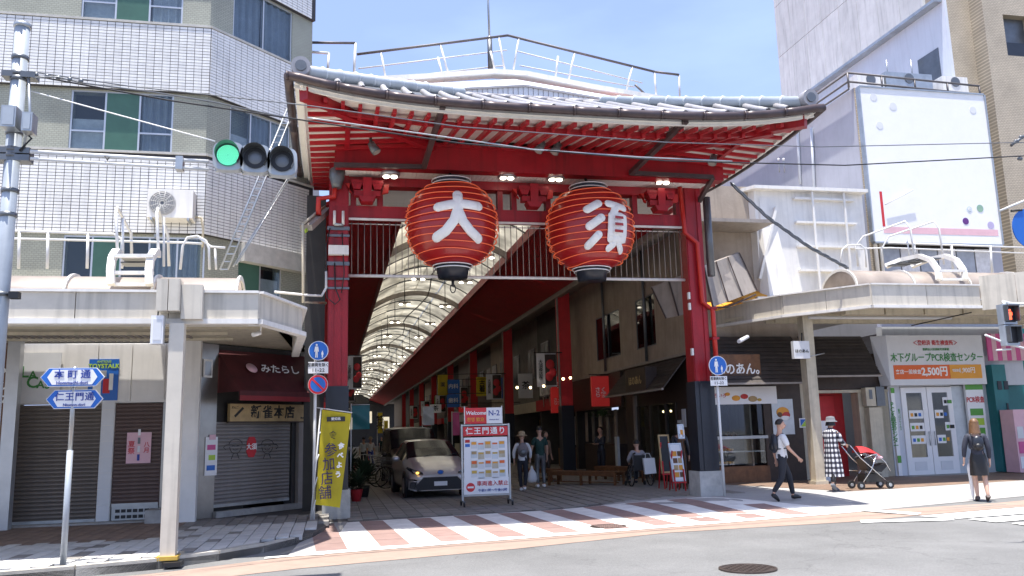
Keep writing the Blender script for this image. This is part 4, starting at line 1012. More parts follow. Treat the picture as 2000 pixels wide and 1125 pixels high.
# ================================================================== LEFT CANOPY
lc = thing('street_canopy', 'cream panelled pavement canopy in front of the left corner building', 'canopy', (-5, 14, 3.2), group='canopies over the pavements')
CT, CB_ = 3.68, 3.22; q2 = V(-.50, 13.8); q1 = V(-1.05, 12.3); q3 = V(-.75, 17.3)
def panels(a, b, z0, z1, wid, parent, m='canopy_panel', th=.06):
    a, b = V(*a), V(*b); n = max(1, round((b - a).length / wid)); d = (b - a).normalized(); nn = V(-d.y, d.x) * th
    for i in range(n):
        p = a + d * ((b - a).length * i / n + .006); q = a + d * ((b - a).length * (i + 1) / n - .006)
        vs = [V(*v, z) for z in (z0, z1) for v in (p, q, q + nn, p + nn)]
        MB().add(vs, [(3, 2, 1, 0), (4, 5, 6, 7), (0, 1, 5, 4), (1, 2, 6, 5), (2, 3, 7, 6), (3, 0, 4, 7)]).build('fascia_panel', m, parent)
panels((-14.2, 12.3), q1[:2], CB_ + .07, CT - .03, 1.15, lc); panels(q1, q2, CB_ + .07, CT - .03, 1.8, lc); panels(q2, q3, CB_ + .07, CT - .03, 1.7, lc)
mb = MB()
for a, b in ((V(-14.2, 12.3), q1), (q1, q2), (q2, q3)):
    for z, h_, o_ in ((CT - .01, .035, .03), (CB_ + .03, .07, .02)): mb.beam((a.x, a.y + .04, z), (b.x, b.y + .04, z), .12 + o_, h_)
mb.build('trim', 'white_metal', lc)
mb = MB(); mb.prism([(-14.2, 12.42), (q1.x - .08, 12.42), (q2.x - .12, q2.y), (q3.x - .1, 20.2), (end.x, end.y - .02), (CX, CY - .15), (-14.2, 17.68)], 3.56, 3.64, 'z'); mb.build('deck', 'cream', lc)
for x0, x1 in ((-6.4, -4.95), (-4.93, -3.6), (-3.58, -2.3), (-2.28, -1.25)): fbox('soffit_panel', TR(0, 12.9), x0 + .01, x1 - .01, 3.30, 3.555, 0, .25, 'cream', lc)
for i in range(4): fbox('soffit_rail', TR(0, 14.2 + i * .9), -9, -1.0 if i < 2 else -1.9, 3.5, 3.555, 0, .05, 'cream', lc)
MB().tube([(-9, 13.9, 3.43), (-1.0, 13.9, 3.43)], .045, 8).build('light_tube', 'sign_white2', lc)
sl = mesh_of(MB().box(0, .05, 0, 1.2, 0, .02), 'slat', 'dusty_metal')
for i in range(34): inst('slat', sl, TR(-6.8 + i * .125, 16.3, 3.535), lc)
u, z0_ = -2.33, 0
col = thing('canopy_column', 'cream square column carrying the left canopy at the kerb', 'column', (-2.1, 12.2, .1))
MB().box(-2.19, -2.0, 12.1, 12.29, .1, 3.2).build('shaft', 'canopy_panel', col)
MB().box(-2.23, -1.96, 12.06, 12.32, .09, .14).build('base_plate', 'gold', col)
for x0, x1 in ((-2.36, -2.215), (-2.205, -2.06)): MB().box(x0, x1, 12.02, 12.28, 3.36, 3.80).build('cap_panel', 'canopy_panel', lc)
MB().box(-2.055, -1.78, 12.12, 12.28, 3.26, 3.74).build('cap_panel', 'canopy_panel', lc)
t = thing('wall_box', 'slim white electric box strapped to the top of the left canopy column', 'junction box', (-2.4, 12.15, 2.9))
r_ = rect(TR(0, 12.1), (297, 617), (320, 672)); MB().box(r_[0], r_[1] - .01, 12.05, 12.2, r_[2], r_[3]).build('case', 'sign_white', t); MB().box(r_[0] + .03, r_[1] - .03, 12.043, 12.049, r_[2] + .05, r_[3] - .05).build('cover', 'sign_white2', t)
MB().tube([(r_[0] + .07, 12.12, r_[3]), (r_[0] + .07, 12.15, r_[3] + .1), (-2.2, 12.2, r_[3] + .14)], .012, 5).build('cable', 'dark', t)
t = thing('security_camera', 'small white security camera under the corner of the left canopy', 'security camera', W(508, 648, y=13.2))
p = W(508, 650, y=13.2); MB().tube([p, p + V(-.1, -.08, -.04)], .035, 8).build('body', 'sign_white', t); MB().tube([p, (p.x + .04, p.y, 3.5)], .012, 6).build('arm', 'sign_white', t)
# barrel roof light
def barrel(xa, xb, yc, zc, r, n, name_lab, rise=1.0):
    t = thing('barrel_rooflight', name_lab, 'rooflight', ((xa + xb) / 2, yc, zc)); L_ = (xb - xa) / n
    for i in range(n):
        mb = MB(); a0 = xa + L_ * i + .03; a1 = xa + L_ * (i + 1) - .03
        mb.grid(lambda s, q: (a0 + (a1 - a0) * s, yc - r * math.cos(math.pi * q), zc + r * rise * math.sin(math.pi * q)), 1, 12); mb.build('sheet', 'poly_roof', t)
    for i in range(n + 1):
        x = xa + L_ * i; P = [(x, yc - (r + .01) * math.cos(math.pi * k / 12), zc + (r + .01) * rise * math.sin(math.pi * k / 12)) for k in range(13)]
        mb = MB()
        for p, q in zip(P, P[1:]): mb.beam(p, q, .07, .03, up=V(1, 0, 0))
        mb.build('rib', 'white_metal', t)
    return t
barrel(-7.2, -1.4, 13.35, 3.66, .62, 5, 'long curved milky rooflight on top of the left canopy', .62)
# safety rails, hoops and ladders on the left canopy
def rails(name, lab, segs, m='rail_white', cat='railing', grp=None):
    t = thing(name, lab, cat, segs[0][1][0], group=grp)
    for nm, pts, r in segs: MB().tube(pts, r, 7).build(nm, m, t)
    return t
Yr = 14.6; w_ = lambda a, b, y=Yr: W(a, b, y=y)
segs = [('top_rail', [w_(25, 451), w_(222, 457), w_(236, 466), w_(240, 480), w_(238, 524)], .022), ('mid_rail', [w_(25, 466), w_(360, 474), w_(395, 476)], .02)]
for a in (38, 94, 172): segs.append(('post', [w_(a, 452 + (a - 38) * .03), w_(a - 2, 524)], .024))
rails('canopy_railing', 'white tubular safety railing above the left canopy', segs)
segs = []
for (a, b), (c, d), e in (((226, 405), (256, 455), 470), ((306, 407), (328, 460), 470)):
    segs += [('hoop', [w_(a + 4, 500, 13.6), w_(a, b + 8, 13.6), w_(a + 3, b, 13.8), w_(c, d, 14.6), w_(c + 2, 520, 14.7)], .024), ('post', [w_(a + 14, b + 18, 14.1), w_(a + 14, 520, 14.1)], .02)]
segs += [('hoop', [w_(352, 526), w_(357, 480), w_(366, 464), w_(385, 461), w_(402, 470), w_(408, 485), w_(409, 526)], .022), ('hoop', [w_(385, 461), w_(412, 482), w_(440, 484)], .02), ('post', [w_(420, 486), w_(422, 526)], .02)]
rails('access_handrail', 'tall white access handrails with hoops rising from the left canopy', segs)
st = thing('access_steps', 'white curved step frame straddling the left rooflight', 'steps', w_(262, 540, 13.0))
for a in (219, 294):
    P = [w_(a - 2, 556, 12.6), w_(a - 3, 530, 12.65), w_(a, 505, 12.75), w_(a + 8, 492, 13.0), w_(a + 14, 497, 13.7)]; mb = MB()
    for p, q in zip(P, P[1:]): mb.beam(p, q, .1, .1, up=V(1, 0, 0))
    mb.build('side_frame', 'white_metal', st)
for b in (500, 533, 556): MB().beam(w_(222, b, 12.7), w_(300, b, 12.7), .07, .05).build('tread', 'white_metal', st)
for b, y in ((506, 13.2), (516, 13.5)): MB().beam(w_(240, b, y), w_(290, b, y), .3, .02).build('grating', 'galv_dark', st)
# diagonal stays with ladder rungs
t = thing('stay_ladder', 'grey steel ladder stay slanting from the canopy up to the gate roof', 'ladder', w_(432, 524, 15.2))
a0, a1 = w_(430, 526, 15.2), W(574, 182, y=16.6); off = V(.1, 0, .0)
for o_ in (V(0, 0, 0), V(.13, .0, .0)): MB().tube([a0 + o_, a1 + o_], .018, 6).build('stile', 'galv', t)
for i in range(26):
    p = a0.lerp(a1, i / 26); MB().beam(p, p + V(.13, 0, 0), .02, .02).build('rung', 'galv', t)
t = thing('stay_ladder', 'thin twin rod stay beside the steel ladder over the left canopy', 'stay', w_(455, 520, 15.4))
a0, a1 = w_(456, 520, 15.4), W(566, 342, y=16.6)
for o_ in (V(0, 0, 0), V(.05, .0, .03)): MB().tube([a0 + o_, a1 + o_], .014, 6).build('rod', 'galv', t)
# sign box and brackets left of the gate post
t = thing('side_sign_box', 'sign box seen edge on beside the left gate post, with yellow strip', 'sign', W(605, 480, y=18.6))
P = [W(592, 437, y=17.2), W(634, 404, y=18.6), W(634, 560, y=18.6), W(592, 590, y=17.2)]
MB().tube([P[0], P[3], W(636, 592, y=18.6)], .03, 6).build('frame', 'cream', t); MB().tube([P[0], P[1]], .03, 6).build('frame', 'cream', t)
MB().beam(W(598, 445, y=17.3), W(636, 410, y=18.6), .25, .12).build('box', 'dusty_metal', t); MB().beam(W(596, 452, y=17.2), W(634, 418, y=18.5), .02, .07).build('strip', 'lime_paint', t)
MB().tube([W(536, 570, y=17.2), W(594, 576, y=17.2), W(628, 578, y=17.6), W(637, 562, y=17.7), W(637, 530, y=17.8)], .025, 6).build('conduit', 'white_metal', t)
MB().box(-.62, -.2, 18.9, 19.1, 0, 7.0).build('dark_pier', 'dark', t)
# ================================================================== SIGNAL POLE AND TRAFFIC LIGHT
sp = thing('signal_pole', 'tall grey steel signal pole with boxes at the left edge', 'pole', (-4.2, 10.2, .1))
a, b = W(44, 55, y=10.3), W(8, 560, y=10.3); px0 = b.x; MB().tube([(a.x, 10.3, -.0), (a.x, 10.3, a.z)], .080, 16).build('mast', 'pole_grey', sp); X0 = a.x
MB().lathe([(.08, 0), (.095, .005), (.095, .05), (.02, .07)], (X0, 10.3, a.z), 16).build('cap', 'galv', sp)
def zat(py): return W(44, py, y=10.3).z
for py in (118, 150, 160, 265, 298, 310, 378, 425, 580): MB().tube([(X0, 10.3, zat(py)), (X0, 10.3, zat(py) + .05)], .092, 14).build('band', 'galv_dark', sp)
for py in (150, 298, 312): MB().box(X0 - .16, X0 + .2, 10.22, 10.38, zat(py) - .03, zat(py) + .04).build('clamp', 'galv_dark', sp)
for (p0, p1, lab) in (((8, 210), (34, 252), 0), ((48, 223), (66, 260), 1)):
    r_ = rect(TR(0, 10.1), p0, p1); MB().box(r_[0], r_[1], 10.02, 10.2, r_[2], r_[3]).build('control_box', 'galv', sp)
    MB().box(r_[0] + .02, r_[1] - .02, 10.012, 10.019, r_[2] + .02, r_[3] - .02).build('box_cover', 'pole_grey', sp)
MB().tube([(X0 + .12, 10.25, zat(150)), (X0 + .17, 10.25, zat(230)), (X0 + .13, 10.25, zat(290))], .018, 6).build('cable', 'galv', sp)
MB().tube([(X0 + .1, 10.2, zat(258)), (X0 + .22, 10.2, zat(275)), (X0 + .1, 10.2, zat(300))], .012, 6).build('cable', 'black', sp)
MB().box(X0 + .1, X0 + .2, 10.2, 10.3, zat(585), zat(572)).build('clamp', 'black', sp)
TS = TR(0, 10.0)
ts = thing('traffic_light', 'horizontal three lamp traffic light showing green on a white arm', 'traffic light', W(495, 312, y=10.0))
a1, a2 = W(60, 296, y=10.15), W(408, 316, y=10.1); MB().tube([a1, a2], .025, 8).build('arm', 'rail_white', ts)
b1, b2 = W(60, 310, y=10.15), W(408, 331, y=10.1); MB().tube([b1, b2], .02, 8).build('arm', 'rail_white', ts)
p = W(352, 318, y=10.1); MB().box(p.x - .04, p.x + .04, 10.02, 10.16, p.z - .1, p.z + .06).build('arm_clamp', 'galv', ts)
MB().tube([W(205, 305, y=10.1), W(210, 312, y=10.08), W(213, 308, y=10.1)], .01, 5).build('loop', 'dark', ts)
ctr = [W(445, 303, y=9.93), W(498, 308, y=9.93), W(551, 314, y=9.93)]
for i, c in enumerate(ctr):
    hs = MB(); r = .172; P = [(c.x + (r + .0) * math.copysign(abs(math.cos(a)) ** .55, math.cos(a)), c.z + (r + .0) * math.copysign(abs(math.sin(a)) ** .55, math.sin(a))) for a in [2 * math.pi * k / 28 for k in range(28)]]
    hs.prism(P, 9.95, 10.09); h_ = hs.build('housing', 'pole_grey', ts)
    MB().box(c.x - .16, c.x + .16, 10.09, 10.14, c.z - .15, c.z + .15).build('back_cover', 'galv', h_)
    mb = MB(); n = 26                                   # visor: open tube around the upper 3/4
    def vf(s, q, c=c): ang = R(-40 + 260 * s); return (c.x + .138 * math.cos(ang), 9.95 - .17 * q * (0.55 + .45 * math.sin(max(0, min(math.pi, R(10 + 160 * s))))), c.z + .138 * math.sin(ang))
    mb.grid(vf, 24, 1); mb.build('visor', 'galv_dark', h_)
    MB().tube([(c.x, 9.949, c.z), (c.x, 9.93, c.z)], .128, 24).build('lens', 'black' if i else mat('lens_green', (.02, .22, .15), .3, var=0, emit=(.03, .55, .34), es=.12), h_)
    if i == 0:
        mb = MB(); 
        for k in range(1, 7):
            for j in range(6 * k): aa = 2 * math.pi * j / (6 * k); mb.box(c.x + .019 * k * math.cos(aa) - .0052, c.x + .019 * k * math.cos(aa) + .0052, 9.922, 9.929, c.z + .019 * k * math.sin(aa) - .0052, c.z + .019 * k * math.sin(aa) + .0052)
        mb.build('led_dots', mat('led', (.2, .9, .6), .3, var=0, emit=(.2, .9, .55), es=.8), h_)
    else: MB().ball((c.x, 9.95, c.z), .11, .03, .11, 16).build('bulb_bowl', 'galv_dark', h_)
# ================================================================== OVERHEAD WIRES
def wire(lab, pts, r=.012, m='black', n=10, name='overhead_wire', grp='overhead wires across the street', sag=.0):
    P = []
    for (a, b, y), (c, d, y2) in zip(pts, pts[1:]):
        for k in range(n): t = k / n; P.append(W(a + (c - a) * t, b + (d - b) * t, y=y + (y2 - y) * t) - V(0, 0, sag * 4 * t * (1 - t)))
    P.append(W(pts[-1][0], pts[-1][1], y=pts[-1][2])); o = MB().tube(P, r, 5).build(name, m); return tag(o, lab, 'wire', grp)
wire('lower dark wire from the signal pole across the eaves to the right edge', [(66, 148, 10.3), (330, 196, 11), (600, 236, 11.6), (900, 280, 12), (1300, 314, 12.6), (1650, 323, 13), (2010, 304, 13.4)], .012)
wire('upper wire looping from the signal pole over the rafters to the right edge', [(60, 140, 10.3), (250, 168, 11), (600, 206, 11.6), (900, 248, 12), (1300, 278, 12.6), (1600, 287, 13), (2010, 278, 13.4)], .009, 'galv_dark')
wire('pale twisted wire just above the lower dark wire', [(600, 230, 11.65), (830, 262, 12), (1040, 292, 12.2), (1250, 307, 12.6), (1430, 315, 12.8)], .012, 'galv')
wire('thin pale wire from the signal pole down to the traffic light', [(60, 178, 10.3), (420, 276, 10)], .008, 'rail_white')
wire('short tangled wire beside the top of the signal pole', [(66, 152, 10.2), (110, 150, 10.2), (160, 162, 10.3), (300, 180, 10.8), (420, 200, 11.2), (570, 232, 11.6)], .01, 'galv_dark')
for i in range(5):
    p = W(70 + i * 22, 146 + i * 3, y=10.25); q = MB(); q.ball(p, .03, .02, .03, 8); tag(q.build('wire_clamp', 'galv_dark'), '%s dark clamp on the wires counted rightward from the signal pole head' % ('first', 'second', 'third', 'fourth', 'fifth')[i], 'clamp', 'wire clamps near the signal pole')
# street name sign
sn = thing('street_name_sign', 'blue and white two blade street name sign on a grey pole by the left kerb', 'street sign', (-3.35, 12.12, .1))
p0, p1 = W(123, 1102, y=12.12), W(139, 770, y=12.12); xp = p0.x
TN = TR(0, 12.05)
zt_ = WP(141, 716, TN)[1]; MB().tube([(xp, 12.12, .1), (xp, 12.12, WP(132, 880, TN)[1])], .038, 10).build('pole', 'pole_grey', sn); MB().tube([(xp, 12.12, WP(132, 880, TN)[1]), (xp, 12.12, zt_)], .03, 10).build('pole', 'galv', sn)
for (x0, y0_, x1, y1_, top) in ((80, 719, 203, 754, 1), (91, 762, 200, 797, 0)):
    yy = 12.04 if top else 12.1; TN = TR(0, yy); u0, u1, z0, z1 = rect(TN, (x0, y0_), (x1, y1_)); zc = (z0 + z1) / 2; hh = (z1 - z0) / 2; e = .1
    hexa = lambda i: [(u0 + i, zc), (u0 + e + i * .3, z1 - i), (u1 - e - i * .3, z1 - i), (u1 - i, zc), (u1 - e - i * .3, z0 + i), (u0 + e + i * .3, z0 + i)]
    b_ = MB().prism(hexa(0), yy, yy + .03).build('blade', 'sign_white', sn)
    MB().prism(hexa(.008), yy - .004, yy - .001).build('blue_border', 'sign_blue', b_)
    MB().prism([(u0 + .09, z1 - .022), (u1 - .09, z1 - .022), (u1 - .05, zc), (u1 - .09, z0 + .022), (u0 + .09, z0 + .022), (u0 + .05, zc)] if 0 else [(u0 + .145, z1 - .024), (u1 - .145, z1 - .024), (u1 - .085, zc), (u1 - .145, z0 + .024), (u0 + .145, z0 + .024), (u0 + .085, zc)], yy - .008, yy - .005).build('white_field', 'sign_white', b_)
    uc = (u0 + u1) / 2
    if top: ftext('本 町 通', .125, uc, zc + .03, TN, 'ink_blue', sn, d=-.012); ftext('Hommachi-dori', .06, uc, zc - .075, TN, 'ink_blue', sn, d=-.012)
    else: ftext('仁王門通', .115, uc, zc + .025, TN, 'ink_blue', sn, d=-.012, spacing=1.1); ftext('Niomon-dori', .05, uc, zc - .075, TN, 'ink_blue', sn, d=-.012)
# round signs on posts
def ped_icon(T, u, z, r, parent):
    mb = MB(T); d0, d1 = -.012, -.006
    def man(cx, s):
        mb.ball((cx, -.008, z + .62 * s), .12 * s, .004, .12 * s, 8)
        mb.prism([(cx - .17 * s, z + .45 * s), (cx + .17 * s, z + .45 * s), (cx + .24 * s, z - .1 * s), (cx + .16 * s, z - .12 * s), (cx + .12 * s, z + .1 * s), (cx + .13 * s, z - .75 * s), (cx + .03 * s, z - .75 * s), (cx, z - .15 * s), (cx - .03 * s, z - .75 * s), (cx - .13 * s, z - .75 * s), (cx - .12 * s, z + .1 * s), (cx - .16 * s, z - .12 * s), (cx - .24 * s, z - .1 * s)], d0, d1)
    man(u - .2 * r, r); zz = z; z -= .38 * r; man(u + .42 * r, r * .5); mb.build('figures', 'ink_white', parent)
def round_sign(T, px_, py_, rpx, parent, kind):
    u, z = WP(px_, py_, T); r = abs(WP(px_ + rpx, py_, T)[0] - u)
    mb = MB(T); P = [(u + r * math.cos(2 * math.pi * k / 32), z + r * math.sin(2 * math.pi * k / 32)) for k in range(32)]
    d_ = mb.prism(P, 0, .012).build('disc', 'sign_white', parent)
    def disc(rr, d, m, nm): MB(T).prism([(u + rr * math.cos(2 * math.pi * k / 32), z + rr * math.sin(2 * math.pi * k / 32)) for k in range(32)], d, d + .003).build(nm, m, d_)
    if kind == 'ped': disc(r * .93, -.005, 'sign_blue', 'blue_field'); ped_icon(T, u, z, r * .95, d_)
    else:
        disc(r * .97, -.005, 'sign_red', 'red_ring'); disc(r * .76, -.009, 'sign_blue', 'blue_field')
        MB(T).beam((u - r * .55, -.0125, z + r * .55), (u + r * .55, -.0125, z - r * .55), .005, r * .2, up=V(1, 0, 1)).build('red_bar', 'sign_red', d_)
    return u, z, r
def plate(T, a, b, parent, l1, l2):
    r_ = rect(T, a, b); fbox('plate', T, *r_, 0, .01, 'sign_white', parent); uc = (r_[0] + r_[1]) / 2; h_ = r_[3] - r_[2]; w_ = r_[1] - r_[0]
    ftext(l1, h_ * .36, uc, r_[2] + h_ * .72, T, 'ink_black', parent, d=-.003, sx=.8 * w_ / (h_ * .36 * len(l1)) if 0 else .85); ftext(l2, h_ * .42, uc, r_[2] + h_ * .27, T, 'ink_black', parent, d=-.003, spacing=1.15)
ps = thing('pedestrian_sign', 'blue pedestrians sign above a round no parking sign on a post left of the gate', 'road sign', (-.31, 16.6, .03))
T1 = TR(0, 16.5); x = W(612, 1022, y=16.6).x
MB().tube([(x, 16.6, 0), (x, 16.6, WP(622, 668, T1)[1])], .03, 10).build('post', 'rail_white', ps)
round_sign(T1, 622, 685, 19.5, ps, 'ped'); round_sign(T1, 621, 751, 19.5, ps, 'np'); plate(T1, (602, 707), (641, 729), ps, '軽車両を除く', '11-22')
ps = thing('pedestrian_sign', 'blue pedestrians sign with white time plate on a scuffed white post right of the gate', 'road sign', (8.84, 18.4, .1))
T1 = TR(0, 17.6); x = W(1415, 965, y=17.7).x
MB().tube([(x, 17.7, .1), (x, 17.7, WP(1402, 700, T1)[1])], .03, 10).build('post', 'rail_white', ps)
round_sign(T1, 1402, 714, 17.5, ps, 'ped'); plate(T1, (1387, 735), (1421, 753), ps, '軽車両を除く', '11-22')
# ================================================================== RIGHT CORNER SHOPS (front facade y = 21.8, arcade side x = 9.6)
RY_ = 21.8; FR = TR(0, RY_)
FA = TR(9.6, 0, 0, R(90)) @ Matrix.Scale(1, 4)        # arcade side: u = y, depth +y -> -x ; see below
def side_T(x): return Matrix(((0, 1, 0, x), (1, 0, 0, 0), (0, 0, 1, 0), (0, 0, 0, 1)))   # u -> +Y, depth -> +X
FS = side_T(9.6)
rb = thing('corner_shop', 'beige two storey shop house on the right corner of the arcade with dark slatted eaves', 'building', (11, 24, 0))
sw = [rect(FS, (1163, 628), (1213, 700)), rect(FS, (1240, 595), (1283, 690))]
sw = [(a, b, 4.15, 5.75) for a, b, _, _ in sw]
wall_open(FS, RY_, 33.5, 3.7, 8.7, sw, 0, .3, 'beige_wall', rb)
for a in sw: window(FS, *a, rb, 2, frame='galv_dark', fills=['curtain'], d=-.01, glass='glass_dark')
mb = MB(); mb.prism([(9.91, RY_ + .3), (13.3, RY_ + .3), (13.3, 33.5), (9.91, 33.5)], 3.7, 8.6, 'z'); mb.build('core', 'beige_wall', rb)
fbox('ledge', FS, RY_, 33.5, 3.62, 3.70, -.08, .3, 'dusty_metal', rb)
for u in (24.8, 28.9): MB(FS).tube([(u, -.08, 3.7), (u, -.08, 7.4)], .05, 8).build('drain_pipe', 'galv_dark', rb)
# slatted eaves: arcade side and front
def slat_eave(T, u0, u1, zt, zb, out, parent, rows=9, hip0=0, hip1=0):
    for i in range(rows):
        t0, t1 = i / rows, (i + 1) / rows; za, zb2 = zt + (zb - zt) * t0, zt + (zb - zt) * t1; da, db = -out * t0, -out * t1
        ea, eb = hip0 * t1, hip1 * t1
        MB(T).add([(u0 - ea, da - .0, za), (u1 + eb, da, za), (u1 + eb, db - .035, zb2), (u0 - ea, db - .035, zb2), (u0 - ea, da + .02, za), (u1 + eb, da + .02, za), (u1 + eb, db + .0, zb2), (u0 - ea, db, zb2)],
                  [(0, 1, 2, 3), (7, 6, 5, 4), (0, 4, 5, 1), (3, 2, 6, 7), (0, 3, 7, 4), (1, 5, 6, 2)]).build('slat', 'slat_dark', parent)
    MB(T).box(u0 - hip0, u1 + hip1, -out - .06, -out + .0, zb - .05, zb).build('eave_trim', 'dusty_metal', parent)
slat_eave(FS, RY_ + .1, 26.9, 3.6, 2.72, .75, rb, 9)
slat_eave(FR, 10.05, 12.75, 4.12, 2.78, .8, rb, 12, hip0=.5)
slat_eave(FR, 12.95, W(1722, 750, y=21.05).x, 4.12, 2.95, .75, rb, 12)
# arcade side ground floor: glass front under the eave
fbox('wall', FS, 26.3, 27.2, .05, 3.62, .0, .3, 'wood_dark', rb)
fbox('post', FS, 26.1, 26.3, .05, 2.7, -.06, .12, 'dusty_metal', rb)
fbox('wall', FS, RY_, 26.3, 2.35, 3.62, .02, .3, 'wood_dark', rb)
fbox('wall', FS, RY_, 22.9, .05, 2.35, .02, .3, 'wood_dark', rb)
for u in (22.9, 23.7, 25.0, 26.0): fbox('mullion', FS, u, u + .07, .05, 2.35, -.02, .1, 'wood_dark', rb)
fbox('shop_window', FS, 22.97, 26.0, .3, 2.35, .03, .045, 'glass', rb)
fbox('interior_wall', FS, 21.9, 33, .05, 3.6, 1.75, 1.8, 'beige_wall', rb); fbox('sill', FS, 22.9, 26.1, .05, .3, -.03, .1, 'wood_dark', rb)
for u, m in ((23.4, 'lit_panel'), (24.6, 'white_metal')): fbox('screen', FS, u, u + .5, .6, 2.1, .9, .95, m, rb)
for u in (23.9, 24.5, 25.1): MB(FS).ball((u, .5, 2.15), .035, n=8).build('bulb', 'warm_glow', rb)
for i in range(2): fbox('notice', FS, 22.25 + i * .33, 22.5 + i * .33, 1.65 - i * .25, 2.15 - i * .3, -.01, .015, 'sign_white2', rb)
sg = thing('shop_sign', 'dark brown boxed shop sign with pale script on the arcade side eave', 'sign', (8.9, 25, 2.9))
a0, a1, b0, b1 = rect(side_T(8.95), (1226, 725), (1268, 765)); TS_ = side_T(8.92)
fbox('board', TS_, a0, a1, b0, b1, -.06, .3, 'wood_dark', sg); text('ほのあん', .28, TS_ @ Matrix.Translation(((a0 + a1) / 2, -.075, (b0 + b1) / 2)) @ Matrix.Rotation(R(90), 4, 'X') @ Matrix.Scale(-1, 4, V(1, 0, 0)), 'wood_light', sg, sx=1.0, bold=.02)
# front of the sweet shop
fbox('corner_post', FR, 9.6, 9.95, .05, 3.62, -.02, .3, 'wood_dark', rb)
e1 = rect(FR, (1412, 790), (1500, 900)); e1 = (9.97, WP(1500, 860, FR)[0], .05, 2.6)
fbox('lower_panel', FR, e1[0], e1[1], .05, .55, .0, .3, 'wood', rb)
fbox('wall', FR, e1[1], 12.9, .05, 3.62, .0, .3, 'wood_dark', rb); fbox('lintel', FR, 9.96, e1[1], 2.3, 3.62, .0, .3, 'wood_dark', rb)
for u in (9.96, e1[1] - .08): fbox('window_post', FR, u, u + .08, .55, 2.3, -.03, .1, 'wood_dark', rb)
fbox('pane', FR, 10.04, e1[1] - .08, 1.4, 2.3, .02, .03, 'glass', rb); fbox('pane', FR, 10.04, e1[1] - .08, .62, 1.28, .0, .01, 'glass_clear', rb)
fbox('counter', FR, 10.0, e1[1] - .04, 1.29, 1.37, -.1, .5, 'galv', rb); fbox('back_wall', FR, 9.98, 13.15, .05, 3.6, 1.4, 1.45, 'room_dark', rb)
fbox('shelf', FR, 10.05, e1[1] - .1, .93, .96, .04, .5, 'galv', rb); fbox('case_back', FR, 10.04, e1[1] - .1, .57, 1.28, .52, .55, 'galv_dark', rb)
for i in range(8):
    u = 10.12 + (i % 4) * .2; z = .62 + (i // 4) * .35
    t = thing('sweet_tray', 'tray of baked sweets, %s from the left on the %s display shelf' % (('first', 'second', 'third', 'fourth')[i % 4], ('lower', 'upper')[i // 4]), 'food tray', FR @ V(u, .2, z), group='trays of sweets in the display case')
    MB(FR).box(u - .08, u + .08, .08, .34, z - .02, z).build('tray', 'galv', t)
    for k in range(6): MB(FR).ball((u - .045 + (k % 2) * .09, .12 + (k // 2) * .08, z + .035), .045, .04, .035, 8).build('bun', ('amber_paint', 'wood_light')[k % 2], t)
t = thing('bun_display', 'small pile of brown buns on the shop counter behind the window', 'food', FR @ V(10.7, .1, 1.37))
for k in range(5): MB(FR).ball((10.62 + .07 * k, .1, 1.41 + (.05 if k in (1, 3) else 0)), .05, .05, .04, 8).build('bun', 'wood', t)
sg = thing('shop_sign', 'brown wooden signboard with white hiragana on the front eave of the sweet shop', 'sign', FR @ V(11, -.4, 3.2))
TS_ = TR(0, RY_ - .62); r_ = rect(TS_, (1385, 693), (1485, 740)); fbox('board', TS_, r_[0] + .2, r_[1], r_[2], r_[3], -.06, .0, 'wood', sg)
ftext('ほのあん。', .33, (r_[0] + r_[1]) / 2 + .12, (r_[2] + r_[3]) / 2 - .08, TS_, 'ink_white', sg, d=-.075, bold=.02, sx=.9)
sg = thing('shop_banner', 'pale horizontal photo banner of pastries above the sweet shop window', 'banner', FR @ V(11, 0, 2.5))
r_ = rect(TR(0, RY_ - .05), (1406, 756), (1518, 788)); fbox('sheet', FR, 10.0, r_[1], r_[2], r_[3], -.06, -.04, 'sign_white', sg)
mb = MB(FR)
for i, (u, z, w_, m) in enumerate(((10.9, .12, .13, 'amber_paint'), (11.15, .15, .12, 'orange_pipe'), (11.4, .1, .14, 'wood_light'), (10.65, .2, .08, 'amber_paint'), (11.6, .08, .07, 'gold'))): mb.use(m).ball((u, -.062, r_[2] + z * 1.4), w_, .006, w_ * .6, 10)
mb.build('print', None, sg); ftext('いろいろ', .13, 10.35, (r_[2] + r_[3]) / 2, FR, 'ink_red', sg, d=-.066, shear=.2)
po = thing('poster', 'poster of a fish shaped cake on the dark wall of the sweet shop', 'poster', FR @ V(12, -.05, 1.6), group='posters on the right shop fronts')
r_ = rect(FR, (1505, 780), (1552, 848)); fbox('sheet', FR, *r_, -.03, -.005, 'ridge_blue', po)
mb = MB(FR); u, z = (r_[0] + r_[1]) / 2, (r_[2] + r_[3]) / 2
mb.use('amber_paint').ball((u, -.034, z + .12), .2, .006, .15, 12).use('orange_pipe').ball((u + .08, -.036, z + .05), .14, .006, .1, 12).use('sign_white').ball((u + .06, -.038, z - .03), .14, .006, .07, 10).use('wood').ball((u - .1, -.04, z + .06), .08, .006, .07, 8)
mb.build('print', None, po)
po = thing('sticker', 'small blue and yellow square sticker on the dark shop wall', 'sticker', FR @ V(12.4, -.02, 1.7))
r_ = rect(FR, (1560, 817), (1577, 835)); fbox('sheet', FR, *r_, -.02, -.005, 'sign_white', po); mb = MB(FR); mb.prism([(r_[0] + .03, r_[2] + .03), (r_[1] - .03, r_[2] + .03), (r_[1] - .03, r_[3] - .03)], -.024, -.021); mb.build('yellow_half', 'lime_paint', po); mb = MB(FR); mb.prism([(r_[0] + .03, r_[2] + .04), (r_[1] - .04, r_[3] - .03), (r_[0] + .03, r_[3] - .03)], -.024, -.021); mb.build('blue_half', 'sign_blue', po)
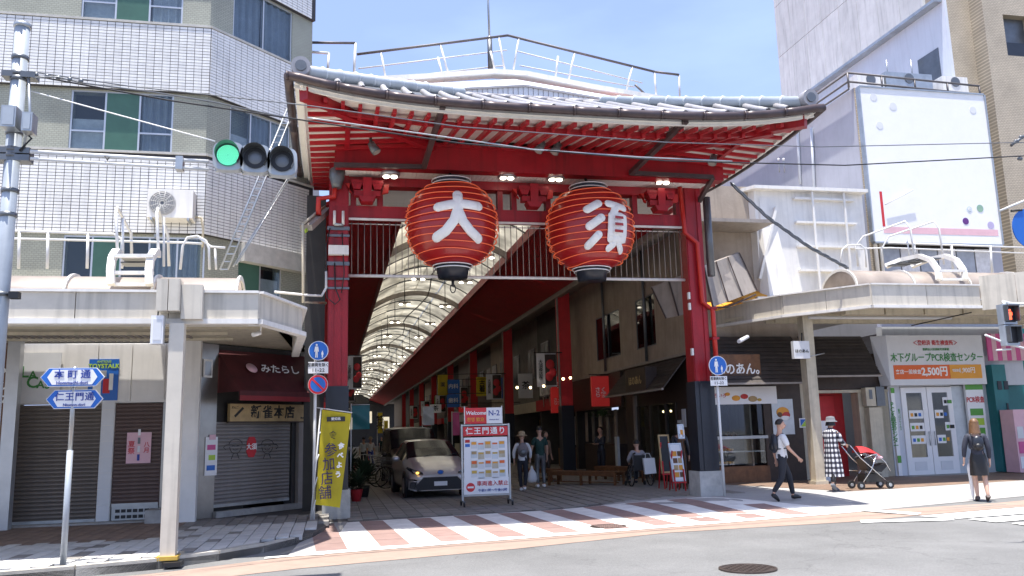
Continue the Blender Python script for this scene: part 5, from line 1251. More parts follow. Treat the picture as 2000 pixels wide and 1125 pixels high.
# recessed entrance right of the canopy column
xa, xb = 12.9, WP(1738, 800, FR)[0]
fbox('wall', FR, xa, 13.2, .05, 3.62, .1, .4, 'cream', rb); fbox('recess_back', FR, 13.2, xb - .9, .05, 3.62, .9, 1.0, 'maroon', rb)
fbox('door', FR, 13.5, xb - 1.25, .1, 2.45, .82, .89, 'deep_red', rb)
fbox('lintel', FR, 13.2, xb, 2.5, 2.58, .0, .3, 'cream', rb); fbox('lintel', FR, 13.2, xb, 2.6, 3.62, .05, .3, 'wood_dark', rb)
fbox('wall', FR, xb - .95, xb, .05, 2.5, .05, .4, 'cream', rb)
mt = thing('meter_cabinet', 'tall beige utility cabinet with electric meters above beside the test centre', 'cabinet', FR @ V(xb - .5, -.1, .1))
r_ = rect(TR(0, RY_ - .2), (1697, 796), (1735, 925)); fbox('cabinet', TR(0, RY_ - .2), r_[0], r_[1], .12, r_[3], 0, .24, 'cream', mt)
r2 = rect(TR(0, RY_ - .2), (1690, 757), (1712, 793)); fbox('meter', TR(0, RY_ - .2), *r2, 0, .2, 'cream', mt); MB(TR(0, RY_ - .2)).box(r2[0] + .1, r2[0] + .2, -.01, -.001, r2[2] + .2, r2[3] - .06).build('dial', 'galv_dark', mt)
fbox('meter', TR(0, RY_ - .2), r2[1] + .03, r2[1] + .3, r2[2], r2[3] + .02, 0, .2, 'galv_dark', mt)
t = thing('red_signboard', 'low board with red and blue pictures leaning behind the canopy column', 'board', (12.9, 20.8, .1))
T_ = TR(0, 20.9); r_ = rect(T_, (1600, 822), (1625, 935)); fbox('board', T_, r_[0], r_[1] + .05, .12, r_[3], 0, .05, 'sign_white2', t); fbox('print', T_, r_[0] + .04, r_[1], .3, r_[3] - .4, -.004, -.001, 'deep_red', t); fbox('print', T_, r_[0] + .08, r_[1] - .05, .55, .95, -.008, -.005, 'sign_blue', t)
# ------------------------------------------------------------------ PCR centre
pc = thing('test_centre_shop', 'white fronted test centre shop with big white sign and double glass doors', 'shop front', FR @ V(17.5, 0, 0))
TP = TR(0, RY_ - .35); r_ = rect(TP, (1730, 655), (1928, 750))
zt0, zb0 = r_[3], r_[2]; u0, u1 = r_[0], r_[1]
MB(TP).box(u0, u1, 0, .35, zb0, zt0).build('sign_box', 'sign_white2', pc)
MB(TP).add([(u0, 0, zb0), (u0, 0, zt0), (u0 - .28, .34, zt0), (u0 - .1, .34, zb0)], [(0, 1, 2, 3)]).build('sign_return', 'pale_render', pc)
MB(TP).add([(u1, 0, zb0), (u1 + .12, .34, zb0), (u1 + .12, .34, zt0), (u1, 0, zt0)], [(0, 1, 2, 3)]).build('sign_return', 'pale_render', pc)
uc = (u0 + u1) / 2; hh = zt0 - zb0; ww = u1 - u0
ftext('＜登録済 衛生検査所＞', .16, uc, zt0 - hh * .16, TP, 'ink_red', pc, sx=.9)
ftext('医療法人社団和光会提携', .08, uc, zt0 - hh * .29, TP, 'ink_green', pc)
ftext('木下グループPCR検査センター', .275, uc + .02, zt0 - hh * .46, TP, 'ink_green', pc, bold=.01, sx=ww * .93 / (.275 * 13.3))
fbox('orange_band', TP, u0 + .14, u0 + ww * .62, zb0 + hh * .12, zb0 + hh * .4, -.012, -.001, 'orange_paint', pc)
fbox('amber_band', TP, u0 + ww * .622, u1 - .14, zb0 + hh * .12, zb0 + hh * .4, -.012, -.001, 'amber_paint', pc)
ftext('来店一般検査', .14, u0 + ww * .19, zb0 + hh * .26, TP, 'ink_white', pc, d=-.016); ftext('2,500円', .30, u0 + ww * .46, zb0 + hh * .26, TP, 'ink_white', pc, d=-.016, bold=.03, sx=.9)
ftext('1,900円', .19, u0 + ww * .8, zb0 + hh * .28, TP, 'ink_white', pc, d=-.016, sx=.9); ftext('宅配検査', .09, u0 + ww * .69, zb0 + hh * .28, TP, 'ink_white', pc, d=-.016, sx=.8)
fbox('upper_wall', FR, xb + .02, 20.4, zb0 - .02, 4.4, .02, .3, 'pale_render', pc)
v0, v1, _, _ = rect(TR(0, RY_ - .05), (1728, 756), (1762, 800)); v1 += 0
d0 = WP(1768, 850, FR)[0]; d1 = WP(1868, 850, FR)[0]; zT = WP(1815, 756, FR)[1]
fbox('side_wall', FR, xb + .02, d0, .1, zb0, .05, .3, 'pale_render', pc); fbox('side_wall', FR, d1, WP(1955, 850, FR)[0], .1, zb0, .02, .3, 'ridge_blue', pc)
dm = (d0 + d1) / 2
for a, b, hs in ((d0, dm - .01, 1), (dm + .01, d1, -1)):
    mb = MB(FR); mb.box(a, a + .16, 0, .06, .13, zT); mb.box(b - .16, b, 0, .06, .13, zT); mb.box(a + .16, b - .16, 0, .06, zT - .16, zT); mb.box(a + .16, b - .16, 0, .06, .13, .62); dr_ = mb.build('door', 'sign_white', pc)
    fbox('pane', FR, a + .16, b - .16, .62, zT - .16, .02, .03, 'glass', dr_); fbox('kick_panel', FR, a + .22, b - .22, .25, .5, -.01, -.001, 'sign_white2', dr_)
    hx = b - .08 if hs > 0 else a + .08; MB(FR).tube([(hx, -.05, .95), (hx, -.05, 1.35)], .015, 6).build('handle', 'galv', dr_)
    for k in range(3 if hs > 0 else 4):
        ua = a + .2 + (.3 * (k % 2) if hs < 0 else 0); z = 1.0 + k * .36; wd = .5 if hs > 0 else .28
        s_ = fbox('notice_sheet', FR, ua, min(b - .17, ua + wd), z, z + .24, .0, .01, 'sign_white', dr_)
        mb = MB(FR)
        for q in range(3): mb.use(('sign_blue', 'green_paint', 'amber_paint', 'ink_black')[(k + q) % 4]).box(ua + .04 + q * .13, min(b - .19, ua + .13 + q * .13), -.004, -.001, z + .06, z + .16)
        mb.build('print', None, dr_)
fbox('interior', FR, d0, d1, .13, zT, 1.2, 1.25, 'dusty_metal', pc)
fbox('step', FR, d0 - .3, d1 + .3, .08, .128, -.5, .1, 'concrete', pc)
sb_ = thing('standing_sign', 'tall narrow white sign with green bands and vertical lettering left of the glass doors', 'sign', FR @ V(d0 - .4, -.3, .12))
T_ = TR(0, RY_ - .25); r_ = rect(T_, (1728, 757), (1766, 925)); r_ = (r_[0] + .18, r_[1] - .05, .14, r_[3]); fbox('panel', T_, *r_, 0, .08, 'sign_white', sb_)
fbox('band', T_, r_[0], r_[1], r_[3] - .16, r_[3] - .01, -.01, -.001, 'green_paint', sb_); fbox('band', T_, r_[0], r_[1], .5, .7, -.01, -.001, 'green_paint', sb_)
uc = (r_[0] + r_[1]) / 2; vtext('PCR検査センター', .185, uc - .07, 1.55, T_, 'ink_green', sb_, line=.78); vtext('新型コロナウイルス', .075, uc + .14, 1.7, T_, 'ink_green', sb_, line=.9)
sb_ = thing('standing_sign', 'white PCR sign with stacked green stripes right of the glass doors', 'sign', FR @ V(d1 + .5, -.2, 1.2))
T_ = TR(0, RY_ - .12); r_ = rect(T_, (1884, 748), (1930, 850)); fbox('panel', T_, r_[0], r_[1], r_[2] - .3, r_[3], 0, .08, 'sign_white', sb_)
fbox('band', T_, r_[0], r_[1], r_[3] - .2, r_[3] - .01, -.01, -.001, 'green_paint', sb_); ftext('PCR検査', .2, (r_[0] + r_[1]) / 2, r_[3] - .5, T_, 'ink_red', sb_, sx=.8)
for k, m in enumerate(('green_paint', 'lime_paint', 'green_paint', 'lime_paint')): fbox('stripe', T_, r_[0] + .08, r_[1] - .08, r_[3] - .95 - k * .28, r_[3] - .75 - k * .28, -.01, -.001, m, sb_)
# game shop at the right edge
gs = thing('arcade_game_shop', 'teal game shop front with pink striped awning at the right edge', 'shop front', FR @ V(21.5, 0, 0))
g0 = WP(1932, 800, FR)[0]; fbox('wall', FR, g0 + .2, 27, .1, 4.4, .4, .6, 'teal', gs)
T_ = TR(0, RY_ - .3); r_ = rect(T_, (1926, 655), (1986, 704)); n = 9
for i in range(n + 4): MB(T_).box(r_[0] + .16 * i, r_[0] + .16 * i + .155, -.0, .04, r_[2], r_[3] + .05).build('awning_stripe', ('pink_paint', 'pale_pink')[i % 2], gs)
r_ = rect(T_, (1936, 712), (1986, 905)); fbox('machine', T_, r_[0], r_[1], .14, r_[3], 0, .6, 'teal', gs)
fbox('machine_window', T_, r_[0] + .35, r_[1] - .05, 1.5, 2.1, -.02, -.001, 'navy_black', gs); fbox('machine_chute', T_, r_[0] + .1, r_[0] + .55, .5, 1.1, -.02, -.001, 'ridge_blue', gs)
for k in (0, 1): fbox('machine_button', T_, r_[0] + .12 + k * .22, r_[0] + .26 + k * .22, 2.5, 2.75, -.02, -.001, 'navy_black', gs)
T_ = TR(0, RY_ - .9); r_ = rect(T_, (1978, 800), (2030, 900)); fbox('capsule_case', T_, r_[0], r_[1], .14, r_[3], 0, .5, 'pale_pink', gs)
for i in range(3):
    for j in range(3): fbox('capsule_window', T_, r_[0] + .05 + i * .25, r_[0] + .25 + i * .25, .25 + j * .42, .58 + j * .42, -.015, -.001, ('sign_white', 'pink_paint', 'sign_white2')[(i + j) % 3], gs)
for k in range(10): fbox('stair_edge', FR, g0 + .02, g0 + .18, .2 + k * .25, .38 + k * .25, .0, .1, 'galv', gs)
# ================================================================== RIGHT CANOPY
rc = thing('street_canopy', 'cream panelled pavement canopy wrapping the right corner shops', 'canopy', (15, 19.5, 4.3), group='canopies over the pavements')
RT, RB = 5.02, 4.42
p1_, p2_, p3_ = V(12.95, 18.25), V(11.55, 20.0), V(10.6, 22.3)
p0_ = V(16.05, 18.25)
panels(p1_, p0_, RB + .07, RT - .03, 1.55, rc); panels(p2_, p1_, RB + .07, RT - .03, 1.15, rc); panels(p3_, p2_, RB + .07, RT - .03, 1.3, rc, m='canopy_panel')
q4, q5, q6 = V(16.06, 18.25), V(17.2, 17.15), V(26, 17.15)
panels(q4, q5, RB - .05, RT + .22, .85, rc); panels(q5, q6, RB + .02, RT + .22, 1.0, rc)
mb = MB()
for a, b in ((p3_, p2_), (p2_, p1_), (p1_, p0_)):
    for z, h_ in ((RT - .01, .035), (RB + .03, .07)): mb.beam((a.x, a.y + .03, z), (b.x, b.y + .03, z), .14, h_)
mb.build('trim', 'white_metal', rc)
mb = MB(); mb.prism([(p3_.x + .15, p3_.y - .52), (p2_.x + .12, p2_.y + .05), (p1_.x + .05, p1_.y + .12), (16.1, 18.4), (17.25, 17.3), (26, 17.3), (26, RY_ - .02), (p3_.x + .15, RY_ - .02)], RB + .12, RB + .2, 'z'); mb.build('deck', 'cream', rc)
for i in range(6): fbox('soffit_panel', TR(0, 19.0), 12.7 + i * 1.15, 12.7 + i * 1.15 + 1.1, RB - .06, RB + .115, 0, .25, 'cream', rc)
for y, h_ in ((20.2, .1), (20.9, .14), (21.4, .1)): MB().box(11.8, 24, y, y + .05, RB + .115 - h_, RB + .115).build('soffit_rail', 'cream', rc)
MB().tube([(12.2, 19.9, RB - .02), (16.5, 19.9, RB - .02)], .045, 8).build('light_tube', 'sign_white2', rc)
MB().tube([W(1443, 667, y=19.5), W(1460, 658, y=19.9)], .05, 8).build('light_tube', 'sign_white', rc)
MB().tube([W(1780, 636, y=19.8), W(1898, 610, y=18.8)], .015, 6).build('strut', 'dark', rc)
cc = thing('canopy_column', 'cream square column carrying the right canopy in front of the sweet shop', 'column', (12.3, 20.2, .12))
x = W(1600, 940, y=20.1).x; zc_ = RB + .1
MB().box(x - .14, x + .14, 20.0, 20.28, .1, zc_).build('shaft', 'cream', cc); MB().box(x - .18, x + .18, 19.96, 20.32, .1, .2).build('base', 'cream', cc)
sg = thing('hanging_sign', 'small square white hanging sign with black script on the right canopy column', 'sign', W(1567, 683, y=19.8))
T_ = TR(0, 19.8); r_ = rect(T_, (1549, 666), (1583, 700)); fbox('panel', T_, *r_, 0, .12, 'sign_white2', sg); ftext('ほのあん', .1, (r_[0] + r_[1]) / 2, (r_[2] + r_[3]) / 2 - .04, T_, 'ink_black', sg)
MB().tube([W(1583, 696, y=19.86), W(1610, 690, y=19.9)], .015, 6).build('arm', 'galv', sg); MB().tube([W(1566, 666, y=19.86), W(1566, 650, y=19.86)], .02, 6).build('hanger', 'dark', sg)
# rooflight, rails, steps on the right canopy
T__ = barrel(W(1640, 560, y=19.4).x, 24.5, 19.45, RT - .02, .78, 7, 'long curved brown rooflight on top of the right canopy', .72)
x = W(1640, 560, y=19.4).x - .01; mb = MB(); mb.prism([(19.45 - .76 * math.cos(math.pi * k / 14), RT + .54 * math.sin(math.pi * k / 14)) for k in range(15)], x, x + .01, 'x'); mb.build('end_panel', 'poly_roof', T__)
Yr = 20.6; w_ = lambda a, b, y=Yr: W(a, b, y=y)
segs = [('top_rail', [w_(1735, 474), w_(2010, 484)], .025), ('mid_rail', [w_(1670, 486), w_(1740, 484), w_(2010, 495)], .022)]
for a in (1858, 1934): segs.append(('post', [w_(a, 480), w_(a + 4, 532)], .035))
rails('canopy_railing', 'white tubular safety railing above the right canopy', segs)
segs = []
for a, b, c in ((1672, 1780, 432), (1722, 1836, 432)):
    segs.append(('hoop', [w_(a + 4, 520, 20.9), w_(a, 480 + (a > 1700) * 6, 20.9), w_(a + 14, 462, 20.8), w_(b - 12, c, 20.1), w_(b - 2, c + 14, 20.0), w_(b + 8, 516, 20.0)], .026))
segs += [('hoop', [w_(1640, 522), w_(1645, 488), w_(1655, 479), w_(1680, 478), w_(1690, 486), w_(1692, 522)], .022), ('post', [w_(1772, 470), w_(1776, 505)], .02), ('post', [w_(1785, 470), w_(1790, 508)], .02)]
rails('access_handrail', 'tall white access handrails beside the steps on the right canopy', segs)
st = thing('access_steps', 'white curved step frame and walkway crossing the right rooflight', 'steps', W(1850, 530, y=19))
for a in (1800, 1850):
    P = [W(a + 34, 546, y=18.4), W(a + 32, 528, y=18.5), W(a + 18, 508, y=18.8), W(a - 4, 500, y=19.4), W(a - 40, 508, y=19.9), W(a - 70, 520, y=20.2)]; mb = MB()
    for p, q in zip(P, P[1:]): mb.beam(p, q, .11, .12, up=V(1, 0, 0))
    mb.build('side_frame', 'white_metal', st)
for b in (529, 546): MB().beam(W(1832, b, y=18.45), W(1884, b, y=18.45), .08, .06).build('tread', 'white_metal', st)
for k in range(4): MB().beam(W(1738 + k * 20, 518 - k * 4, y=20.0 - k * .2), W(1772 + k * 20, 518 - k * 4, y=20.0 - k * .2), .25, .03).build('grating', 'galv_dark', st)
# leaning boards and orange sheet between gate and canopy
t = thing('leaning_signboard', 'weathered brown billboard back tilted against the right red post', 'billboard', W(1425, 550, y=20.6))
P = [W(1374, 520, y=20.3), W(1443, 494, y=21.2), W(1478, 568, y=21.0), W(1392, 600, y=20.2)]
MB().add([*P, *[p + V(.02, .1, .04) for p in P]], [(3, 2, 1, 0), (4, 5, 6, 7), (0, 1, 5, 4), (1, 2, 6, 5), (2, 3, 7, 6), (3, 0, 4, 7)]).build('sheet', 'dusty_metal', t)
for k in (0, .33, .66, 1): MB().beam(P[0].lerp(P[1], k) - V(0, .03, 0), P[3].lerp(P[2], k) - V(0, .03, 0), .03, .03).build('batten', 'brown_metal', t)
MB().tube([P[3], W(1420, 600, y=20.6), W(1476, 575, y=20.9)], .025, 6).build('frame', 'brown_metal', t)
t = thing('leaning_signboard', 'weathered brown billboard back hanging just left of the right red post', 'billboard', W(1310, 590, y=20.8))
P = [W(1272, 562, y=21.3), W(1340, 536, y=20.6), W(1350, 612, y=20.4), W(1300, 622, y=21.0)]
MB().add([*P, *[p + V(.02, .1, .04) for p in P]], [(3, 2, 1, 0), (4, 5, 6, 7), (0, 1, 5, 4), (1, 2, 6, 5), (2, 3, 7, 6), (3, 0, 4, 7)]).build('sheet', 'dusty_metal', t)
for k in (0, .5, 1): MB().beam(P[0].lerp(P[1], k) - V(0, .03, 0), P[3].lerp(P[2], k) - V(0, .03, 0), .03, .03).build('batten', 'brown_metal', t)
t = thing('orange_sheet_roof', 'small lean-to roof of orange plastic sheets behind the right red post', 'lean-to roof', W(1450, 590, y=21))
a, b = W(1398, 606, y=20.7), W(1500, 577, y=21.7)
for i in range(5):
    p, q = a.lerp(b, i / 5), a.lerp(b, (i + .93) / 5); MB().add([p, q, q + V(-.1, .5, .28), p + V(-.1, .5, .28), p + V(0, 0, -.02), q + V(0, 0, -.02), q + V(-.1, .5, .26), p + V(-.1, .5, .26)], [(0, 1, 2, 3), (7, 6, 5, 4), (0, 4, 5, 1), (2, 6, 7, 3), (0, 3, 7, 4), (1, 5, 6, 2)]).build('sheet', 'amber_paint', t)
# thick twisted cable bundle
P = [(1428, 358, 18.5), (1500, 425, 18.3), (1580, 482, 18.4), (1655, 523, 18.8)]
for k in range(3):
    pts = []
    for i in range(31):
        t_ = i / 30 * 3; j = min(2, int(t_)); f_ = t_ - j; a, b = P[j], P[j + 1]; p = W(a[0] + (b[0] - a[0]) * f_, a[1] + (b[1] - a[1]) * f_, y=a[2] + (b[2] - a[2]) * f_)
        an = i * .9 + k * 2.1; pts.append(p + V(.03 * math.cos(an), 0, .03 * math.sin(an)))
    o = MB().tube(pts, .022, 5).build('cable_strand', 'galv_dark')
    if k == 0: cbl = thing('cable_bundle', 'thick twisted cable bundle sloping from the gate roof to the right canopy', 'cable', pts[0])
    o.parent = cbl; o.matrix_parent_inverse = Matrix.Translation(cbl.location).inverted()
# white rooftop structure above the canopy
ws = thing('white_rooftop_shed', 'weathered white metal clad upper storey behind the right canopy', 'building', (13.5, 22.5, 4.6))
pa, pb = V(12.0, 21.9), W(1682, 370, y=21.9).xy; pb.y = 21.9
zt_ = W(1530, 368, y=21.9).z; pcn = V(10.9, 24.4)
mb = MB(); mb.prism([(pa.x, pa.y), (pb.x, 21.9), (pb.x, 26), (pcn.x, 26), (pcn.x, pcn.y)], 4.7, zt_ - .1, 'z'); mb.build('body', 'white_metal', ws)
a0 = W(1523, 368, y=21.7); 
mb = MB(); e = .12; mb.prism([(pa.x - .1, pa.y - .25), (pb.x + .05, 21.65), (pb.x + .05, 26), (pcn.x - .2, 26), (pcn.x - .25, pcn.y - .1)], zt_ - .099, zt_, 'z'); mb.build('roof_edge', 'white_metal', ws)
TW = TR(0, 21.9)
r_ = rect(TW, (1560, 392), (1665, 520))
for k in range(4): fbox('batten', TW, r_[0] - .2, r_[1] + .2, zt_ - .35 - k * .72, zt_ - .29 - k * .72, -.14, -.0, 'white_metal', ws)
for px_ in (1590, 1652): x = W(px_, 450, y=21.8).x; fbox('rail', TW, x - .03, x + .03, 5.1, zt_ - .1, -.18, -.141, 'white_metal', ws)
mb = MB(TW); x0 = pa.x; mb.add([(x0 + .15, -.01, zt_ - .3), (x0 + .5, -.01, zt_ - .3), (x0 + 1.0, -.01, 4.8), (x0 - .1, -.01, 4.8), (x0 + .1, -.3, 4.8), (x0 + .9, -.3, 4.8)], [(0, 1, 5, 4), (0, 4, 3), (1, 2, 5)]); mb.build('sloped_panel', 'white_metal', ws)
dd = (pcn - pa).normalized(); Tside = Matrix(((dd.x, -dd.y * -1, 0, pa.x), (dd.y, dd.x * -1, 0, pa.y), (0, 0, 1, 0), (0, 0, 0, 1)))
a, b = W(1516, 400, y=21.85), W(1478, 545, y=21.85)
MB().beam(W(1515, 405, y=21.8), W(1483, 545, y=21.8), .12, .08).build('brace', 'white_metal', ws)
fbox('base_box', TW, 11.6, 13.3, 4.9, 5.2, -.5, -.02, 'pale_render', ws)
mb = MB()
for k in range(7): x = 12.5 + k * .12; mb.box(x, x + .06, 21.35, 21.38, 4.95, 5.15)
mb.build('louvre', 'galv_dark', ws, 'stuff')
# grey building with billboard
gb_ = thing('grey_building', 'grey rendered building with a billboard front and roof railing on the right', 'building', (17, 24, 0))
GYB = 22.7; TG = TR(0, GYB); gxl = W(1680, 300, y=GYB).x; gxr = W(1932, 300, y=GYB).x; gzt = W(1672, 172, y=GYB).z
mb = MB(); mb.prism([(gxl, GYB + .02), (gxr, GYB + .02), (gxr, 38), (gxl, 38)], 4.3, gzt, 'z'); mb.build('body', 'grey_render', gb_)
fbox('tile_pier', TG, gxl, gxl + .35, 5.0, gzt, -.02, .0, 'tan_tile', gb_)
r_ = rect(TG, (1702, 295), (1742, 375)); window(TG, r_[0], r_[1], r_[2], r_[3], gb_, 1, frame='galv', fills=['curtain'], d=.05); fbox('sill', TG, r_[0] - .05, r_[1] + .1, r_[2] - .3, r_[2] - .01, -.1, -.0, 'sign_white2', gb_)
r_ = rect(TG, (1715, 476), (1940, 545)); fbox('window_wall', TG, r_[0], r_[1], 5.3, r_[3], -.03, .0, 'dark', gb_)
for i in range(6):
    x = r_[0] + .05 + i * (r_[1] - r_[0]) / 6; fbox('lower_window', TG, x, x + .62, 5.35, r_[3] - .12, -.07, -.031, 'curtain' if i % 2 else 'curtain_blue', gb_)
fbox('frame_bar', TG, r_[0], r_[1], 6.1, 6.17, -.12, -.071, 'galv_dark', gb_)
MB(TG).tube([(gxl + .12, -.12, 5.2), (gxl + .12, -.12, gzt - .2)], .06, 8).build('drain_pipe', 'white_metal', gb_); MB(TG).tube([(gxl + .32, -.1, 5.2), (gxl + .32, -.1, 8.8)], .05, 8).build('drain_pipe', 'white_metal', gb_)
TGS = side_T(gxl)
for px_, a, b in ((1560, 240, 360), (1588, 250, 380)):
    p0, p1 = WP(px_, a, TGS), WP(px_ + 6, b, TGS); MB(TGS).tube([(p0[0], -.06, p0[1]), (p1[0], -.06, p1[1])], .05, 8).build('wall_pipe', 'pale_render', gb_)
for px_ in (1535, 1545):
    p0 = WP(px_, 312, TGS); MB(TGS).tube([(p0[0], -.3, p0[1]), (p0[0], -.3, p0[1] - .5)], .02, 6).build('rod', 'galv', gb_); MB(TGS).ball((p0[0], -.3, p0[1]), .05, n=8).build('insulator', 'sign_white', gb_)
bl = thing('billboard', 'big white billboard with faint polka dots, red base stripe and purple and green spots', 'billboard', TG @ V(19, -.2, 8))
TB = TR(0, GYB - .35); P = [W(a, b, y=GYB - .35) for a, b in ((1678, 170), (1926, 188), (1957, 473), (1715, 472))]
zb1, zt1 = P[3].z, P[0].z; xl1, xr1 = P[0].x, P[2].x - .0
fbox('panel', TB, xl1, xr1, zb1, zt1, 0, .12, 'sign_white', bl)
for a, b, c, d in ((xl1, xr1, zt1, zt1 + .05), (xl1, xr1, zb1 - .05, zb1), (xl1 - .05, xl1, zb1, zt1), (xr1, xr1 + .05, zb1, zt1)): fbox('frame', TB, a, b, c, d, -.03, .14, 'galv', bl)
fbox('stripe', TB, xl1 + .35, xr1 - .1, zb1 + .28, zb1 + .48, -.006, -.001, 'pale_pink', bl)
fbox('stripe', TB, xl1 + .33, xl1 + .42, zb1 + .49, zb1 + 1.6, -.006, -.001, 'ink_red', bl)
for a, b, r, m in ((1886, 432, .11, mat('spot_purple', (.12, .03, .2), .5)), (1914, 407, .12, mat('spot_green', (.25, .40, .30), .5)), (1893, 409, .1, 'ridge_blue'), (1706, 190, .12, 'sign_white2'), (1744, 208, .13, 'sign_white2'), (1718, 245, .12, 'sign_white2'), (1900, 215, .12, 'sign_white2'), (1935, 440, .12, mat('spot_lilac', (.45, .4, .6), .5))):
    u, z = WP(a, b, TB); MB(TB).prism([(u + r * math.cos(2 * math.pi * k / 24), z + r * math.sin(2 * math.pi * k / 24)) for k in range(24)], -.008, -.001).build('spot', m, bl)
u, z = WP(1893, 409, TB); ftext('C', .12, u, z, TB, 'ink_white', bl, d=-.014, bold=.04)
MB(TB).tube([(W(1728, 400, y=GYB - .4).x, -.08, W(1728, 400, y=GYB - .4).z), (W(1780, 372, y=GYB - .4).x, -.12, W(1780, 372, y=GYB - .4).z)], .02, 6).build('brace_rod', 'sign_white2', bl)
tr = thing('rooftop_railing', 'dark steel railing round the roof of the grey building', 'railing', TG @ V(18, 0, gzt))
ra, rb2, rc2 = W(1655, 142, y=GYB), W(1912, 168, y=GYB), W(1570, 208, y=GYB + 5.6)
segs = [(ra, rb2), (ra - V(0, 0, .3), rb2 - V(0, 0, .3)), (ra, V(ra.x, 37, ra.z)), (ra - V(0, 0, .3), V(ra.x, 37, ra.z - .3)), (ra - V(0, 0, .55), V(ra.x, 37, ra.z - .55))]
for a, b in segs: MB().tube([a, b], .035, 6).build('rail', 'rail_dark', tr)
for k in range(5): p = ra.lerp(rb2, k / 4); MB().tube([p, (p.x, p.y, gzt)], .035, 6).build('post', 'rail_dark', tr)
for k in range(1, 6): MB().tube([(ra.x, GYB + 2.6 * k, ra.z), (ra.x, GYB + 2.6 * k, gzt)], .03, 6).build('post', 'rail_dark', tr)
for a, b, w2_ in ((1700, 150, .5), (1775, 148, .9), (1865, 155, .5)):
    p = W(a, b, y=GYB + 1.0); t = thing('rooftop_unit', {1700: 'small white unit and cable tray on the left of the billboard roof', 1775: 'long grey air handling unit in the middle of the billboard roof', 1865: 'rounded white unit on the right of the billboard roof'}[a], 'air conditioner', (p.x, p.y, gzt))
    MB().box(p.x - w2_, p.x + w2_, p.y, p.y + .5, gzt, p.z + .1).build('casing', 'white_metal' if a != 1775 else 'galv', t); MB().tube([(p.x, p.y - .01, p.z - .1), (p.x, p.y - .02, p.z - .1)], .18, 14).build('fan', 'galv_dark', t)
# tall buildings behind
tbd = thing('tall_grey_building', 'tall pale grey panel clad building rising behind the roof railing on the right', 'building', (24, 30, 0))
TX, TY0, TY1 = 21.27, 24.21, 34.7; TT_ = side_T(TX)
zl = lambda y: 15.55
mb = MB(); mb.prism([(TY0, 0), (TY1, 0), (TY1, 16.55), (TY0, 16.55)], TX, TX + 8, 'x'); mb.build('render_wall', 'pale_render', tbd)
for j in range(3):
    for i in range(8):
        y = TY1 - (i + 1) * 1.25 + .2; 
        MB().box(TX - .3, TX - .18, y + .01, y + 1.24, 16.6 + j * 2.6 + .012, 16.6 + (j + 1) * 2.6 - .012).build('cladding_panel', 'cladding', tbd)
MB().box(TX - .179, TX + 8, TY1 - 9.8, TY1 + .2, 16.6, 25).build('upper_core', 'dusty_metal', tbd)
MB().box(TX - .33, TX - .0, TY1 - 10.4, TY1 + .2, 16.48, 16.595).build('ledge', 'galv', tbd)
p = WP(1790, 128, TT_); fbox('window_recess', TT_, p[0] - 1.2, p[0] - .1, p[1] - 1.0, p[1] + .15, -.02, -.001, 'galv_dark', tbd)
for k in (1742, 1790): q = WP(k, 118, TT_); MB(TT_).tube([(q[0], -.25, q[1]), (q[0], -.25, q[1] - .8)], .025, 6).build('rod', 'galv', tbd)
tt = thing('tan_tile_building', 'tall tan tiled apartment building at the right edge', 'building', (26, 24, 0))
TTa = TR(0, 24.2); xw = W(1858, 100, y=24.2).x + .05; x2 = W(1920, 60, y=23.7).x
fbox('wall', TTa, xw, x2, 0, 30, 0, 6, 'tan_tile', tt)
TTb = TR(0, 23.6); w1_ = rect(TTb, (1958, 28), (2020, 112)); w2_ = (w1_[0] + .25, w1_[1] + 1, w1_[2] - 4.2, w1_[3] - 4.4); w3_ = (w1_[0] + .2, w1_[1] + 1, w1_[2] + 4.2, w1_[3] + 4.2)
wall_open(TTb, x2, x2 + 9, 0, 30, [w1_, w2_, w3_], 0, .3, 'tan_tile', tt)
fbox('core', TTb, x2, x2 + 9, 0, 30, .301, 6, 'tan_tile', tt)
for w_0 in (w1_, w2_, w3_): fbox('balcony_back', TTb, w_0[0], w_0[1], w_0[2], w_0[3], .28, .3, 'galv_dark', tt); fbox('balcony_rail', TTb, w_0[0], w_0[1], w_0[2], w_0[2] + .5, .02, .06, 'navy_black', tt)
